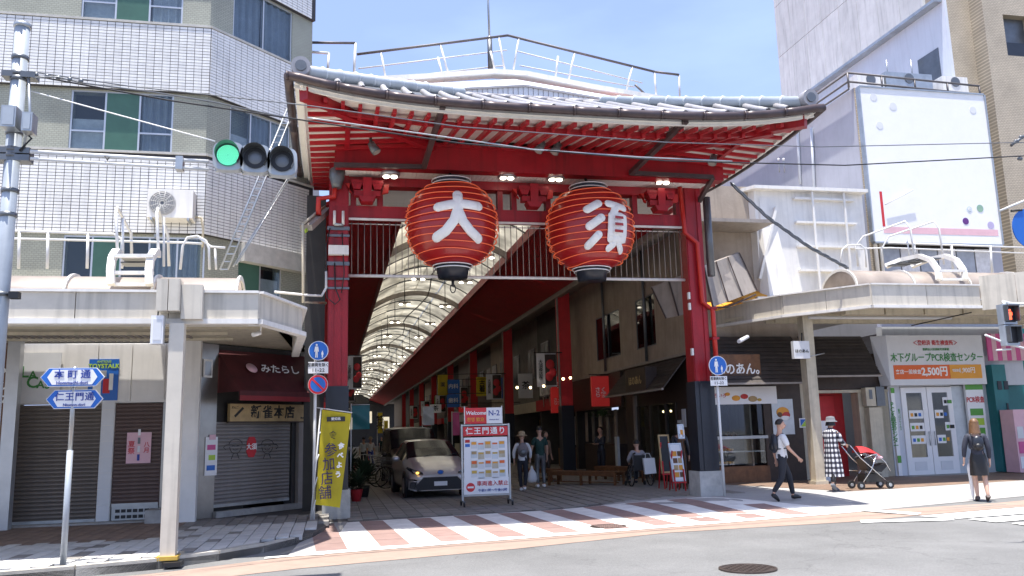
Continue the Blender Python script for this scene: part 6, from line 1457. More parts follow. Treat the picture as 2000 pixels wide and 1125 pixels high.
# ================================================================== PEDESTRIAN SIGNAL, BLUE SIGN
pg = thing('pedestrian_signal', 'silver pedestrian signal showing a red standing figure at the right edge', 'pedestrian signal', W(1974, 635, y=9.6))
TQ = TR(0, 9.6, 0); r_ = rect(TQ, (1956, 594), (1993, 674)); zc = (r_[2] + r_[3]) / 2; uc = (r_[0] + r_[1]) / 2; 
for k, (za, zb2) in enumerate(((zc + .005, r_[3]), (r_[2], zc - .005))):
    h_ = MB(TQ).box(r_[0], r_[1], 0, .1, za, zb2).build('housing', 'pole_grey', pg); m_ = (za + zb2) / 2
    fbox('lens', TQ, r_[0] + .03, r_[1] - .03, za + .03, zb2 - .03, -.006, -.001, 'black', h_)
    mb = MB(TQ); mb.box(r_[0] + .015, r_[1] - .015, -.09, -.002, zb2 - .03, zb2 - .015); mb.box(r_[0] + .015, r_[0] + .025, -.08, -.002, za + .04, zb2 - .03); mb.box(r_[1] - .025, r_[1] - .015, -.08, -.002, za + .04, zb2 - .03); mb.build('hood', 'galv_dark', h_)
    if k == 0:
        mb = MB(TQ); mb.ball((uc, -.01, m_ + .05), .018, .004, .018, 8); mb.box(uc - .022, uc + .022, -.012, -.007, m_ - .02, m_ + .03); mb.box(uc - .032, uc - .024, -.012, -.007, m_ - .015, m_ + .028); mb.box(uc + .024, uc + .032, -.012, -.007, m_ - .015, m_ + .028); mb.box(uc - .018, uc - .003, -.012, -.007, m_ - .075, m_ - .021); mb.box(uc + .003, uc + .018, -.012, -.007, m_ - .075, m_ - .021)
        mb.build('red_figure', mat('lens_red', (.8, .05, .02), .4, var=0, emit=(1, .1, .04), es=1.8), h_)
MB(TQ).tube([(r_[1] - .02, .12, r_[3] + .03), (r_[1] + .6, .2, r_[3] + .03)], .018, 6).build('arm', 'rail_white', pg); MB(TQ).tube([(r_[0] + .1, .05, r_[3]), (r_[0] + .12, .1, r_[3] + .05), (r_[1] + .1, .15, r_[3] + .03)], .02, 6).build('arm', 'rail_white', pg)
MB().tube([W(1924, 654, y=9.7), W(1968, 672, y=9.7), W(2040, 690, y=9.7)], .014, 6).build('lower_arm', 'rail_white', pg); MB().tube([W(1946, 684, y=9.7), W(1975, 682, y=9.7)], .012, 6).build('lower_arm', 'rail_white', pg)
t = thing('round_road_sign', 'large round blue road sign cut off by the right edge', 'road sign', W(2012, 446, y=12)); T_ = TR(0, 12); u, z = WP(2013, 446, T_); r = abs(WP(2047, 446, T_)[0] - u)
MB(T_).prism([(u + r * math.cos(2 * math.pi * k / 40), z + r * math.sin(2 * math.pi * k / 40)) for k in range(40)], 0, .02).build('disc', 'sign_blue', t); MB(T_).tube([(u + r * .2, .05, z - 4.5), (u + r * .2, .05, z + .6)], .04, 8).build('post', 'galv', t)
MB().tube([W(1952, 412, y=12.1), W(2010, 388, y=12.1)], .02, 6).build('stay', 'rail_white', t); MB().tube([W(1975, 412, y=12), W(1996, 410, y=12)], .02, 6).build('clip', 'dark', t)
t = thing('wire_fitting', 'dark wire clamp and insulators where the wires meet the right edge', 'wire fitting', W(1990, 275, y=13.4))
for a, b in ((1985, 276), (1995, 268), (1992, 310)): MB().ball(W(a, b, y=13.4), .06, .04, .04, 8).build('insulator', 'galv_dark', t)
MB().tube([W(1975, 284, y=13.4), W(2005, 262, y=13.4)], .03, 6).build('arm', 'galv_dark', t)
# ================================================================== ARCADE INTERIOR SHOPS
mat('dark_wall', (.06, .055, .05), .7, var=.3, streak=.2); mat('grey_wall', (.20, .19, .175), .8, var=.2, streak=.2)
mat('lit_red', (.30, .012, .016), .4, var=.1, emit=(.9, .05, .04), es=.08)
desc = ['dark fronted narrow shop house', 'grey plastered shop house', 'beige shop house', 'dark brown shop house', 'pale grey shop house', 'brown shop house', 'grey shop house', 'cream shop house', 'dark shop house', 'dim grey shop house', 'dim beige shop house']
wm = ['dark_wall', 'grey_wall', 'beige_wall', 'wood_dark', 'dusty_metal', 'dark_wall', 'grey_wall', 'cream', 'dark_wall', 'grey_wall', 'beige_wall']
y = 33.55
signs = [('寿司', 'lit_red'), ('茶', 'sign_white2'), ('薬', 'sign_blue'), ('古着', 'banner_yellow'), ('そば', 'lit_red'), ('時計', 'sign_white2'), ('食堂', 'green_paint'), ('靴', 'sign_blue'), ('花', 'pale_pink'), ('本', 'banner_yellow'), ('菓子', 'lit_red')]
for i in range(11):
    wd = (6.5, 7.2, 5.4, 8.0, 6.2, 9, 8, 10, 12, 14, 20)[i]; T = side_T(9.75 + (.15 if i % 2 else 0))
    b = thing('shop_house', desc[i] + (' on the right of the arcade, %s from the corner shop' % ['next', 'second', 'third', 'fourth', 'fifth', 'sixth', 'seventh', 'eighth', 'ninth', 'tenth', 'eleventh'][i]), 'building', (9.8, y + wd / 2, 0), group='shop houses along the right of the arcade')
    MB(T).box(y, y + wd - .05, .0, 4, 3.1, 9.0).build('wall', wm[i], b)
    nw = max(1, int(wd // 2.6))
    if i < 8:
        for k in range(nw):
            ua = y + wd * (k + .5) / nw - .75; w = fbox('window', T, ua, ua + 1.5, 4.3, 5.8, -.05, -.002, 'galv_dark', b)
            for q in (0, 1): fbox('pane', T, ua + .06 + q * .72, ua + .72 + q * .72, 4.36, 5.74, -.065, -.051, 'curtain' if (k + i) % 3 == 0 else 'navy_black', w)
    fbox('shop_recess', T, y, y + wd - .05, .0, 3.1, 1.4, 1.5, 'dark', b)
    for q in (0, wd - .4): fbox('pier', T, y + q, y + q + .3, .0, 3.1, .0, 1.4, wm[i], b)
    fbox('fascia_sign', T, y + .3, y + wd - .4, 2.6, 3.1, -.25, -.01, ('maroon', 'cream', 'dark', 'wood', 'sign_white2', 'teal', 'deep_red')[i % 7], b)
    fbox('counter', T, y + .5, y + wd * .6, .0, .9, .2, 1.0, ('wood', 'wood_dark', 'cream')[i % 3], b)
    for k in range(3):
        fbox('display', T, y + .6 + k * wd * .28, y + .6 + k * wd * .28 + .9, 1.0, 2.3, 1.2, 1.39, ('lit_panel', 'pale_pink', 'ridge_blue', 'sign_white2', 'amber_paint')[(i * 2 + k) % 5], b)
    if i < 7:
        s = thing('projecting_sign', 'projecting %s shop sign over the arcade, number %s counted inward' % (('red lit', 'white', 'blue', 'yellow', 'small red', 'pale', 'green')[i], ('one', 'two', 'three', 'four', 'five', 'six', 'seven')[i]), 'sign', (9.3, y + 1, 3.2), group='projecting shop signs in the arcade')
        yy = y + .8; zz = (3.3, 3.9, 4.2, 4.6, 3.8, 4.2, 4.5)[i]; T_ = TR(0, yy); fbox('panel', T_, 8.95, 9.65, zz - .6, zz + .6, 0, .15, signs[i][1], s); vtext(signs[i][0], .42, 9.3, zz, T_, 'ink_white' if signs[i][1] not in ('sign_white2', 'banner_yellow') else 'ink_black', s, line=.85)
    y += wd
lw = thing('left_arcade_shops', 'row of dim shop fronts on the left inner side of the arcade', 'shop fronts', (-.6, 30, 0))
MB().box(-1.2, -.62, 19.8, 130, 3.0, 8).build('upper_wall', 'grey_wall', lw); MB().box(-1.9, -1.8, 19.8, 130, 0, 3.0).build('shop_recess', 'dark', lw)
for i in range(9): MB().box(-1.0, -.5, 22 + i * 9, 26 + i * 9, 2.5, 3.0).build('fascia_sign', ('maroon', 'lit_panel', 'teal', 'cream')[i % 4], lw); MB().box(-1.6, -.9, 22.5 + i * 9, 25 + i * 9, 0, 1.1).build('display', ('wood', 'sign_white2', 'pale_pink')[i % 3], lw)
# lantern banners on the columns
def banner(yc, x0, x1, z0, z1, lab, grp):
    t = thing('street_banner', lab, 'banner', ((x0 + x1) / 2, yc, z1), group=grp)
    T_ = TR(0, yc); MB(T_).grid(lambda s, q: (x0 + (x1 - x0) * s, .015 * math.sin(q * 5 + s * 4), z0 + (z1 - z0) * q), 6, 8).build('cloth', 'sign_white2', t)
    MB().tube([(x0 - .1, yc, z1 + .02), (x1 + .25, yc, z1 + .02)], .02, 6).build('rod', 'dark', t)
    w = x1 - x0; mb = MB(T_)
    fbox('red_field', T_, x0 + w * .42, x1 - .02, z0 + .05, z1 - .05, -.03, -.022, 'wood_dark', t)
    for k, (fu, fz, r) in enumerate(((.68, .66, .17), (.8, .42, .15), (.62, .3, .16))): mb.ball((x0 + w * fu, -.04, z0 + (z1 - z0) * fz), r * w / .8, .02, r * 1.15 * w / .8, 12)
    mb.build('lantern_print', 'deep_red', t)
    vtext('大須商店街', .17 * w / .8, x0 + w * .2, (z0 + z1) / 2, T_, 'ink_black', t, d=-.04, line=.9)
r_ = rect(TR(0, 32.0), (1047, 690), (1088, 755))
names = ['nearest', 'second', 'third', 'fourth', 'fifth', 'sixth']
for k in range(6): banner(32.0 + 11.2 * k, r_[0], r_[1], r_[2], r_[3], 'white banner printed with red lanterns on the %s right arcade column' % names[k], 'lantern banners in the arcade')
r_ = rect(TR(0, 32.0), (677, 695), (707, 760))
for k in range(4): banner(32.0 + 11.2 * k, r_[0], r_[1], r_[2], r_[3], 'white banner printed with red lanterns on the %s left arcade column' % names[k], 'lantern banners in the arcade')
# two red shop signs by the first column, string of bulbs
for i, (a, b, yy) in enumerate((((1155, 735), (1191, 793), 28.5), ((1076, 758), (1101, 806), 33.5))):
    T_ = TR(0, yy); r_ = rect(T_, a, b); t = thing('red_shop_sign', 'square red glowing shop sign %s' % ('hung on a black bracket left of the slatted eave' if i == 0 else 'half hidden behind the first arcade column'), 'sign', (r_[0], yy, r_[2]), group='red square shop signs')
    fbox('panel', T_, *r_, 0, .14, 'lit_red', t); ftext('さく\nら餅', (r_[1] - r_[0]) * .33, (r_[0] + r_[1]) / 2, (r_[2] + r_[3]) / 2 - .05, T_, 'ink_white', t, bold=.02, line=.8)
    MB().tube([(r_[0] - .1, yy, r_[3] + .06), (9.6, yy, r_[3] + .06)], .02, 6).build('bracket', 'dark', t)
for i in range(5):
    p = W(1010 + i * 26 + (i == 3) * 12, (757, 757, 754, 740, 738)[i], y=31.0 if i < 3 else 29); t = MB().ball(p, .05, n=8).build('warm_bulb', 'warm_glow'); tag(t, 'small warm bulb over the shop fronts by the first column, %s from the left' % ('first', 'second', 'third', 'fourth', 'fifth')[i], 'light bulb', 'string of warm bulbs')
T_ = side_T(9.55); t = ac_unit(T_, 36.2, 3.25, 'pair mate grey air conditioner above a dark shop front, nearer one', d=-.3); t = ac_unit(T_, 37.4, 3.25, 'grey air conditioner above a dark shop front, farther one', d=-.3)
# counter shop side (between corner shop and first column)
cs = thing('counter_shop', 'dark open counter shop with plants over the serving hatch', 'shop front', (9.5, 30, 0))
T_ = side_T(9.55); fbox('counter', T_, 27.6, 31.6, .05, 1.15, -.1, .35, 'wood_dark', cs); fbox('header', T_, 27.3, 33.4, 2.4, 3.6, -.05, .04, 'wood_dark', cs); fbox('recess', T_, 27.2, 33.4, .05, 2.4, 1.2, 1.25, 'dusty_metal', cs)
for k in range(5): fbox('curtain_strip', T_, 28.9 + k * .9, 29.2 + k * .9, 1.2, 2.35, .3, .33, ('beige_wall', 'grey_wall')[k % 2], cs)
fbox('sign_board', T_, 27.5, 27.75, .1, 1.4, -.2, -.11, 'ridge_blue', cs)
mat('leaf', (.05, .10, .03), .6, var=.3, rnd=.2); mat('leaf_dark', (.028, .05, .02), .6, var=.3)
def plant(name, lab, c, n, rx, rz_, m, pot=None, leaf=.12, grp=None):
    t = thing(name, lab, 'plant', c, group=grp); mb = MB()
    for i in range(n):
        a = random.uniform(0, 6.28); e = random.uniform(.1, 1.3); d = V(math.cos(a) * math.cos(e), math.sin(a) * math.cos(e), math.sin(e)); L_ = random.uniform(.5, 1)
        p = V(*c) + V(d.x * rx * L_, d.y * rx * L_, (d.z * rz_ * L_) + (.28 if pot else 0)); s = d.cross(V(0, 0, 1)).normalized() * leaf * .35; q = p + d * leaf + V(0, 0, -.03)
        mb.add([p - d * leaf * .5, p + s, q, p - s], [(0, 1, 2, 3)])
    mb.build('foliage', m, t, 'stuff')
    if pot: MB().lathe([(.11, 0), (.16, .28), (.17, .3), (.14, .28)], c, 12).build('pot', pot, t); MB().tube([V(*c) + V(0, 0, .2), V(*c) + V(0, 0, .28 + rz_ * .6)], .015, 5).build('stem', 'wood_dark', t)
    return t
plant('hanging_plant', 'green trailing plant over the counter shop hatch', (9.3, 29.0, 2.05), 90, .5, .3, 'leaf')
plant('potted_plant', 'dark bushy potted plant at the foot of the left red post', (.85, 24.0, 0), 260, .42, .75, 'leaf_dark', 'dark', .16); plant('potted_plant', 'low dark potted plant behind the yellow banner', (.6, 22.4, 0), 160, .3, .5, 'leaf_dark', 'maroon', .14)
plant('potted_plant', 'tall thin dark plant beside the parked bicycles', (.5, 26.4, 0), 220, .35, 1.1, 'leaf_dark', 'dark', .16)
# bicycles
def bicycle(lab, x, y, rz, m):
    T = TR(x, y, 0, rz); t = thing('bicycle', lab, 'bicycle', (x, y, 0), rz, group='bicycles parked inside the arcade')
    for cx_ in (-.5, .52):
        w = MB(T).tube([(cx_ + .33 * math.cos(a), 0, .34 + .33 * math.sin(a)) for a in [2 * math.pi * k / 24 for k in range(24)]], .02, 6, closed=True).build('wheel', 'rubber', t)
        mb = MB(T)
        for k in range(12): mb.tube([(cx_, 0, .34), (cx_ + .32 * math.cos(k * .524), 0, .34 + .32 * math.sin(k * .524))], .003, 3)
        mb.build('spokes', 'galv', w, 'stuff')
    mb = MB(T)
    for a, b in (((-.5, 0, .34), (-.1, 0, .3)), ((-.1, 0, .3), (-.22, 0, .82)), ((-.5, 0, .34), (-.2, 0, .7)), ((-.1, 0, .3), (.36, 0, .72)), ((.52, 0, .34), (.34, 0, .95))): mb.tube([a, b], .018, 6)
    mb.build('frame', m, t)
    MB(T).tube([(.2, -.26, 1.0), (.34, -.2, 1.02), (.36, 0, .98), (.34, .2, 1.02), (.2, .26, 1.0)], .014, 6).build('handlebar', 'galv', t); MB(T).ball((-.24, 0, .86), .13, .07, .04, 8).build('saddle', 'black', t)
    mb = MB(T)
    for z in (.7, .78, .86, .94): mb.tube([(.46, -.16, z), (.72, -.18, z), (.72, .18, z), (.46, .16, z)], .006, 4, closed=True)
    for k in range(8): mb.tube([(.46 + k * .035, -.17, .7), (.46 + k * .037, -.18, .94)], .004, 3); mb.tube([(.72, -.18 + k * .05, .7), (.72, -.18 + k * .05, .94)], .004, 3)
    mb.build('basket', 'galv_dark', t)
bicycle('dark city bicycle with basket parked nearest behind the yellow banner', 1.15, 27.5, R(-20), 'galv_dark'); bicycle('second city bicycle leaning behind the first', .95, 28.4, R(-12), 'galv'); bicycle('farther bicycle by the left shop row', .9, 30.6, R(-30), 'deep_red')
# nobori flags
def nobori(lab, T, p_tl, p_br, m, txt=None, lean=0, grp=None, hgt=None, tm='ink_black'):
    r_ = rect(T, p_tl, p_br); base = T @ V(r_[0], 0, 0)
    t = thing('banner_flag', lab, 'banner', base, group=grp); x0, x1, z0, z1 = r_
    MB(T).tube([(x0 - .03 - lean, 0, .0), (x0 - .03, 0, z1 + .05)], .018, 6).build('pole', 'rail_white', t); MB(T).tube([(x0 - .03, 0, z1 + .02), (x1, 0, z1 + .02)], .01, 5).build('crossbar', 'rail_white', t)
    MB(T).grid(lambda s, q: (x0 + (x1 - x0) * s, .03 * math.sin(q * 6 + s * 3), z0 + (z1 - z0) * q), 8, 14).build('cloth', m, t)
    if txt: vtext(txt, (z1 - z0) / len(txt) * .75, (x0 + x1) / 2, (z0 + z1) / 2, T, tm, t, d=-.05, line=.85)
    return t
nobori('small yellow flag far down the left side of the arcade', TR(0, 45), (738, 806), (747, 846), 'banner_yellow', '特売', grp='flags far down the arcade'); nobori('yellow flag beside the silver car, farther one', TR(0, 55), (750, 822), (758, 850), 'banner_yellow', None, grp='flags far down the arcade')
nobori('pale blue and yellow flag slanting over the van', TR(0, 34), (826, 795), (848, 830), 'ridge_blue', None); nobori('magenta flag hanging behind the information board', TR(0, 34), (884, 806), (898, 850), 'pink_paint', None)
nobori('teal and orange flag leaning beside the left red post', TR(0, 24), (688, 792), (722, 838), 'teal', None)
for i, (a, b, c, d, yy, m, tx) in enumerate(((873, 742, 898, 768, 50, 'sign_blue', '内科'), (873, 770, 898, 795, 50, 'sign_blue', '歯科'), (855, 732, 875, 772, 50, 'lamp_cloth', '薬'), (840, 790, 862, 806, 44, 'sign_white', '茶'))):
    T_ = TR(0, yy); r_ = rect(T_, (a, b), (c, d)); t = thing('hanging_shop_sign', ['upper dark blue square sign deep in the arcade', 'lower dark blue square sign deep in the arcade', 'pale yellow sign left of the blue signs', 'small white sign below the yellow sign'][i], 'sign', (r_[0], yy, r_[2])); fbox('panel', T_, *r_, 0, .12, m, t); ftext(tx, .3, (r_[0] + r_[1]) / 2, (r_[2] + r_[3]) / 2, T_, 'ink_white' if i < 2 else 'ink_black', t)
    MB().tube([(r_[0], yy + .06, r_[3] + .03), (9.7, yy + .06, r_[3] + .03)], .02, 5).build('bracket', 'dark', t)
mat('ink_violet', (.03, .015, .07), .6)
# ================================================================== YELLOW BANNER AT THE GATE
nb_ = thing('banner_flag', 'yellow vertical banner with large dark lettering on a white pole beside the left post', 'banner', G(608, 1024))
p0 = W(606, 1026, y=16.55); p1 = W(627, 797, y=16.55); p0.z = .03
MB().tube([p0, p1], .016, 6).build('pole', 'rail_white', nb_); b1, b2 = W(628, 798, y=16.55), W(688, 806, y=16.55); MB().tube([W(618, 796, y=16.55), b2], .01, 5).build('crossbar', 'rail_white', nb_)
c4 = [W(629, 800, y=16.53), W(686, 808, y=16.53), W(664, 992, y=16.45), W(616, 985, y=16.53)]
mat('banner_cloth_shade', (.62, .47, .02), .7, var=.15, scale=4)
bm = translucent_mat('yellow_cloth', (.92, .76, .03), .4)
def cloth(s, q): a = c4[0].lerp(c4[1], s); b = c4[3].lerp(c4[2], s); p = a.lerp(b, q); return p + V(0, .03 * math.sin(s * 3.5 + q * 5) * (.3 + q) + .01 * math.sin(q * 11), 0)
MB().grid(cloth, 14, 26).build('cloth', 'yellow_cloth', nb_)
for k in range(5): a = cloth(0, k / 4.2); b = p0.lerp(p1, 1 - k / 4.2); MB().tube([a, b], .012, 5).build('loop', 'rail_white', nb_)
tilt_ = Matrix.Rotation(R(-4.5), 4, 'Y')
for k, ch in enumerate('参加店舗'):
    c = cloth(.42 - .02 * k, .42 + .15 * k); text(ch, .26, Matrix.Translation(c + V(0, -.10, 0)) @ tilt_ @ FACE, 'ink_violet', nb_, bold=.008, sx=.9)
c = cloth(.5, .08); MB().box(c.x - .17, c.x + .17, c.y - .05, c.y - .045, c.z - .045, c.z + .045).build('badge', 'ink_black', nb_); text('愛知県', .06, Matrix.Translation(c + V(0, -.055, 0)) @ FACE, 'ink_white', nb_)
for k, ch in enumerate('食べよう'): c = cloth(.78, .36 + .1 * k); text(ch, .12, Matrix.Translation(c + V(0, -.12, 0)) @ tilt_ @ FACE, 'ink_white', nb_, bold=.04)
c = cloth(.45, .26); text('食', .16, Matrix.Translation(c + V(0, -.07, 0)) @ FACE, 'ink_black', nb_)
# ================================================================== INFORMATION BOARD
ib = thing('information_board', 'wheeled information board with red header, shop map cards and no entry notice', 'notice board', G(950, 990))
TI = TR(0, 19.4); u0, u1, z0, z1 = rect(TI, (900, 829), (999, 985)); z0 = .22
for x in (u0, u1 - .04): MB(TI).box(x, x + .04, 0, .05, .1, z1).build('frame_post', 'galv', ib)
for z in (z0, z0 + .42, z1 - .04): MB(TI).box(u0 + .04, u1 - .04, 0, .05, z, z + .03).build('frame_rail', 'galv', ib)
zz = lambda py: WP(950, py, TI)[1]
fbox('header', TI, u0 + .05, u1 - .05, zz(851), zz(833), -.01, .03, 'sign_red', ib); uc = (u0 + u1) / 2; ftext('仁王門通り', .17, uc, (zz(851) + zz(833)) / 2, TI, 'ink_white', ib, d=-.016, spacing=1.25, bold=.02)
fbox('map_panel', TI, u0 + .06, u1 - .06, zz(935), zz(852) - .02, -.005, .02, 'sign_white', ib)
for r in range(4):
    for c in range(5):
        ua = u0 + .22 + c * .162; za = zz(852) - .13 - r * .215 - .03 * (c % 2)
        fbox('shop_card', TI, ua, ua + .148, za - .14, za + .02, -.01, -.006, ('sign_white2', 'ridge_blue', 'cream')[(r + c) % 3], ib); fbox('card_print', TI, ua + .015, ua + .13, za - .055 + .03 * (c % 2), za + .01, -.014, -.0105, ('amber_paint', 'wood_light', 'orange_paint', 'gold')[(r + 2 * c) % 4], ib)
fbox('map_key', TI, u0 + .09, u0 + .2, zz(862) - .02, zz(858), -.01, -.006, 'maroon', ib); fbox('map_key', TI, u0 + .09, u0 + .2, zz(872), zz(866), -.01, -.006, 'sign_blue', ib)
fbox('notice_panel', TI, u0 + .05, u1 - .05, z0 + .04, z0 + .40, -.01, .03, 'sign_white', ib)
MB(TI).prism([(u0 + .2 + .1 * math.cos(k * math.pi / 12), z0 + .2 + .1 * math.sin(k * math.pi / 12)) for k in range(24)], -.018, -.011).build('no_entry_mark', 'sign_red', ib); fbox('no_entry_bar', TI, u0 + .13, u0 + .27, z0 + .18, z0 + .22, -.023, -.019, 'sign_white', ib)
ftext('車両進入禁止', .12, uc + .14, z0 + .27, TI, 'ink_red', ib, d=-.016, spacing=1.05); ftext('午前11時〜午後10時', .075, uc + .14, z0 + .12, TI, 'ink_blue', ib, d=-.016)
T2 = TR(0, 19.42); a0, a1, b0, b1 = rect(T2, (908, 797), (980, 829)); mid = WP(950, 812, T2)[0]
fbox('welcome_panel', T2, a0, mid, b0 + .03, b1, 0, .03, 'sign_red', ib); fbox('number_panel', T2, mid + .004, a1, b0 + .03, b1, 0, .03, 'sign_white', ib)
ftext('Welcome', .12, (a0 + mid) / 2, b1 - .12, T2, 'ink_white', ib, d=-.006, bold=.02, shear=.2); ftext('환영 歓迎', .1, (a0 + mid) / 2, b0 + .12, T2, 'amber_paint', ib, d=-.006); ftext('N-2', .17, (mid + a1) / 2, b1 - .13, T2, 'ink_blue', ib, d=-.006); ftext('niomon-dori', .045, (mid + a1) / 2, b0 + .12, T2, 'ink_blue', ib, d=-.006)
for x in (a0 - .02, a1): MB(T2).box(x, x + .02, 0, .04, z1, b1 + .04).build('panel_post', 'rail_white', ib)
for x in (u0 + .02, u1 - .02):
    MB(TI).box(x - .02, x + .02, -.25, .3, .1, .13).build('foot', 'galv_dark', ib)
    for yy in (-.22, .27): MB(TI).tube([(x - .015, yy, .05), (x + .015, yy, .05)], .05, 12).build('castor', 'rubber', ib)
# ================================================================== BENCHES AND MENU BOARDS
def bench(lab, pl_, pr_, dep, H_=.42, m='wood'):
    a, b = V(*pl_), V(*pr_); L_ = (b - a).length; rz = math.atan2((b - a).y, (b - a).x); z = gh(a.x, a.y); t = thing('low_bench', lab, 'bench', (a.x, a.y, z), rz, group='wooden slat benches in the arcade'); T = TR(a.x, a.y, z, rz)
    for k in range(4): MB(T).box(0, L_, k * dep / 4 + .01, (k + 1) * dep / 4 - .01, H_ - .035, H_).build('seat_slat', m, t)
    for x in (.06, L_ / 2, L_ - .06):
        for y in (.04, dep - .04): MB(T).box(x - .03, x + .03, y - .03, y + .03, 0, H_ - .036).build('leg', m, t)
    for y in (.04, dep - .04): MB(T).box(.09, L_ - .09, y - .015, y + .015, H_ - .12, H_ - .037).build('apron', m, t)
    MB(T).box(.09, L_ - .09, dep / 2 - .02, dep / 2 + .02, .1, .13).build('stretcher', m, t)
bench('long brown slat bench in front of the counter shop, nearest one', (6.15, 24.6), (7.6, 22.6), .5); bench('brown slat bench behind the nearest bench toward the shops', (7.9, 25.6), (8.7, 23.4), .45); bench('brown slat bench farthest inside beside the walkers', (5.9, 27.5), (6.6, 25.8), .45)
def easel(lab, px0, px1, py0, py1, yy, lean, face, legs='wood', kind='easel_board', cards=0, footpy=None):
    T_ = TR(0, yy); u0, u1, z0, z1 = rect(T_, (px0, py0), (px1, py1)); zf = .12; t = thing(kind, lab, 'menu board', ((u0 + u1) / 2, yy, zf)); S_ = T_ @ Matrix.Translation((0, .0, z0)) @ Matrix.Rotation(R(-lean), 4, 'X'); h_ = z1 - z0
    MB(S_).box(u0, u1, 0, .03, 0, h_).build('panel', face, t)
    for a, b, c, d in ((u0 - .02, u1 + .02, -.02, .02), (u0 - .02, u1 + .02, h_ - .02, h_ + .02), (u0 - .02, u0 + .015, .021, h_ - .021), (u1 - .015, u1 + .02, .021, h_ - .021)): MB(S_).box(a, b, -.01, .035, c, d).build('frame', 'wood_light' if face == 'black' else 'aluminium', t)
    for x in (u0 + .02, u1 - .02): MB(T_).tube([(x, -.06, zf), (x, .02, z0 + h_ * .3)], .018, 6).build('leg', legs, t); MB(T_).tube([(x, .35, zf), (x, .06, z0 + h_ * .8)], .018, 6).build('leg', legs, t)
    MB(T_).box(u0 - .02, u1 + .02, -.05, .0, max(zf + .02, z0 - .06), max(zf + .05, z0 - .03)).build('ledge', legs, t)
    for k in range(cards): MB(S_).box(u0 + .05 + .13 * (k % 2), u0 + .16 + .13 * (k % 2), -.008, -.001, .08 + (k // 2) * .17, .2 + (k // 2) * .17).build('picture', ('amber_paint', 'wood', 'wood_light')[k % 3], t)
easel('black chalkboard in a wooden frame on an easel behind the wheelchair', 1290, 1312, 850, 922, 20.5, 8, 'black', 'deep_red'); easel('white picture menu board on a red easel nearest the right post', 1312, 1338, 866, 938, 19.7, 12, 'sign_white', 'deep_red', cards=8); easel('small white menu card standing above the picture menu board', 1325, 1336, 830, 855, 20.3, 8, 'sign_white', 'wood', cards=1)
# ================================================================== CARS
mat('car_silver', (.62, .60, .60), .28, .55, var=.03, coat=.7); mat('car_black', (.012, .012, .014), .35, .0, var=.05, coat=.25); mat('car_glass', (.012, .014, .016), .12, .0, var=0, spec=.35); mat('plastic_black', (.018, .018, .02), .5); mat('headlight', (.07, .07, .08), .1, .3, var=0, coat=1); mat('turn_lamp', (.9, .5, .1), .3, var=0, emit=(1, .55, .12), es=1.2)
def car(name, lab, x, y, rz, st, paint, H_=1.0, front=True):
    T = TR(x, y, 0, rz); t = thing(name, lab, 'car', (x, y, 0), rz)
    def sec(s):
        yy, hw, bz, rw, rz_ = s; lo = .2
        return [(0, yy, lo), (hw - .1, yy, lo), (hw - .01, yy, lo + .12), (hw, yy, lo + .2 + (bz - lo) * .3), (hw + .005, yy, lo + (bz - lo) * .68), (hw - .03, yy, bz), (rw + .06, yy, rz_ - .07), (rw, yy, rz_ - .02), (rw * .55, yy, rz_), (0, yy, rz_ + .012)]
    S = []                                             # smooth interpolation between stations
    for a, b in zip(st, st[1:]):
        n = max(1, int((b[0] - a[0]) / .12))
        for k in range(n): f_ = k / n; S.append(tuple(p + (q - p) * f_ for p, q in zip(a, b)))
    S.append(st[-1]); R_ = [sec(s) for s in S]; n = 10
    def patch(nm, m, cond, off=0):
        mb = MB(T)
        for sgn in (1, -1):
            vs = [V(sgn * p[0], p[1], p[2]) for r in R_ for p in r]; fs = []
            for i in range(len(R_) - 1):
                for j in range(n - 1):
                    ym = (S[i][0] + S[i + 1][0]) / 2
                    if cond(j, ym): q = (i * n + j, i * n + j + 1, (i + 1) * n + j + 1, (i + 1) * n + j); fs.append(q if sgn < 0 else q[::-1])
            mb.add(vs, fs, True)
        if nm == 'body':
            for e in (0, -1):
                rr2 = R_[e]; vs = [V(p[0], p[1], p[2]) for p in rr2] + [V(-p[0], p[1], p[2]) for p in rr2[::-1]]; mb.add(vs, [list(range(len(vs)))])
        return mb.build(nm, m, t)
    w0, w1, r0, r1 = st[3][0], st[5][0], st[-3][0], st[-2][0]
    isw = lambda j, ym: j in (6, 7, 8) and w0 < ym < w1; isr = lambda j, ym: j in (6, 7, 8) and ym > r0
    iss = lambda j, ym: j == 5 and w0 + .15 < ym < r1 - .1
    bd = patch('body', paint, lambda j, ym: not (isw(j, ym) or isr(j, ym) or iss(j, ym)))
    patch('windscreen', 'car_glass', isw); patch('rear_window', 'car_glass', isr); patch('side_windows', 'car_glass', iss)
    L_ = st[-1][0]
    for yy in (.72, L_ - .72):
        for s in (-1, 1):
            w = MB(T).tube([(s * .66, yy, .31), (s * .7, yy, .31), (s * .84, yy, .31), (s * .865, yy, .31)], [.3, .31, .31, .28], 24).build('wheel', 'rubber', t); MB(T).tube([(s * .866, yy, .31), (s * .872, yy, .31)], .2, 16).build('rim', 'galv', w)
            MB(T).tube([(s * .80, yy, .33), (s * .862, yy, .33)], .36, 24).build('wheel_arch', 'plastic_black', t)
    for s in (-1, 1): MB(T).ball((s * (st[4][1] + .13), st[4][0] + .1, 1.0), .11, .07, .075, 10).build('mirror', paint, t)
    return t, T
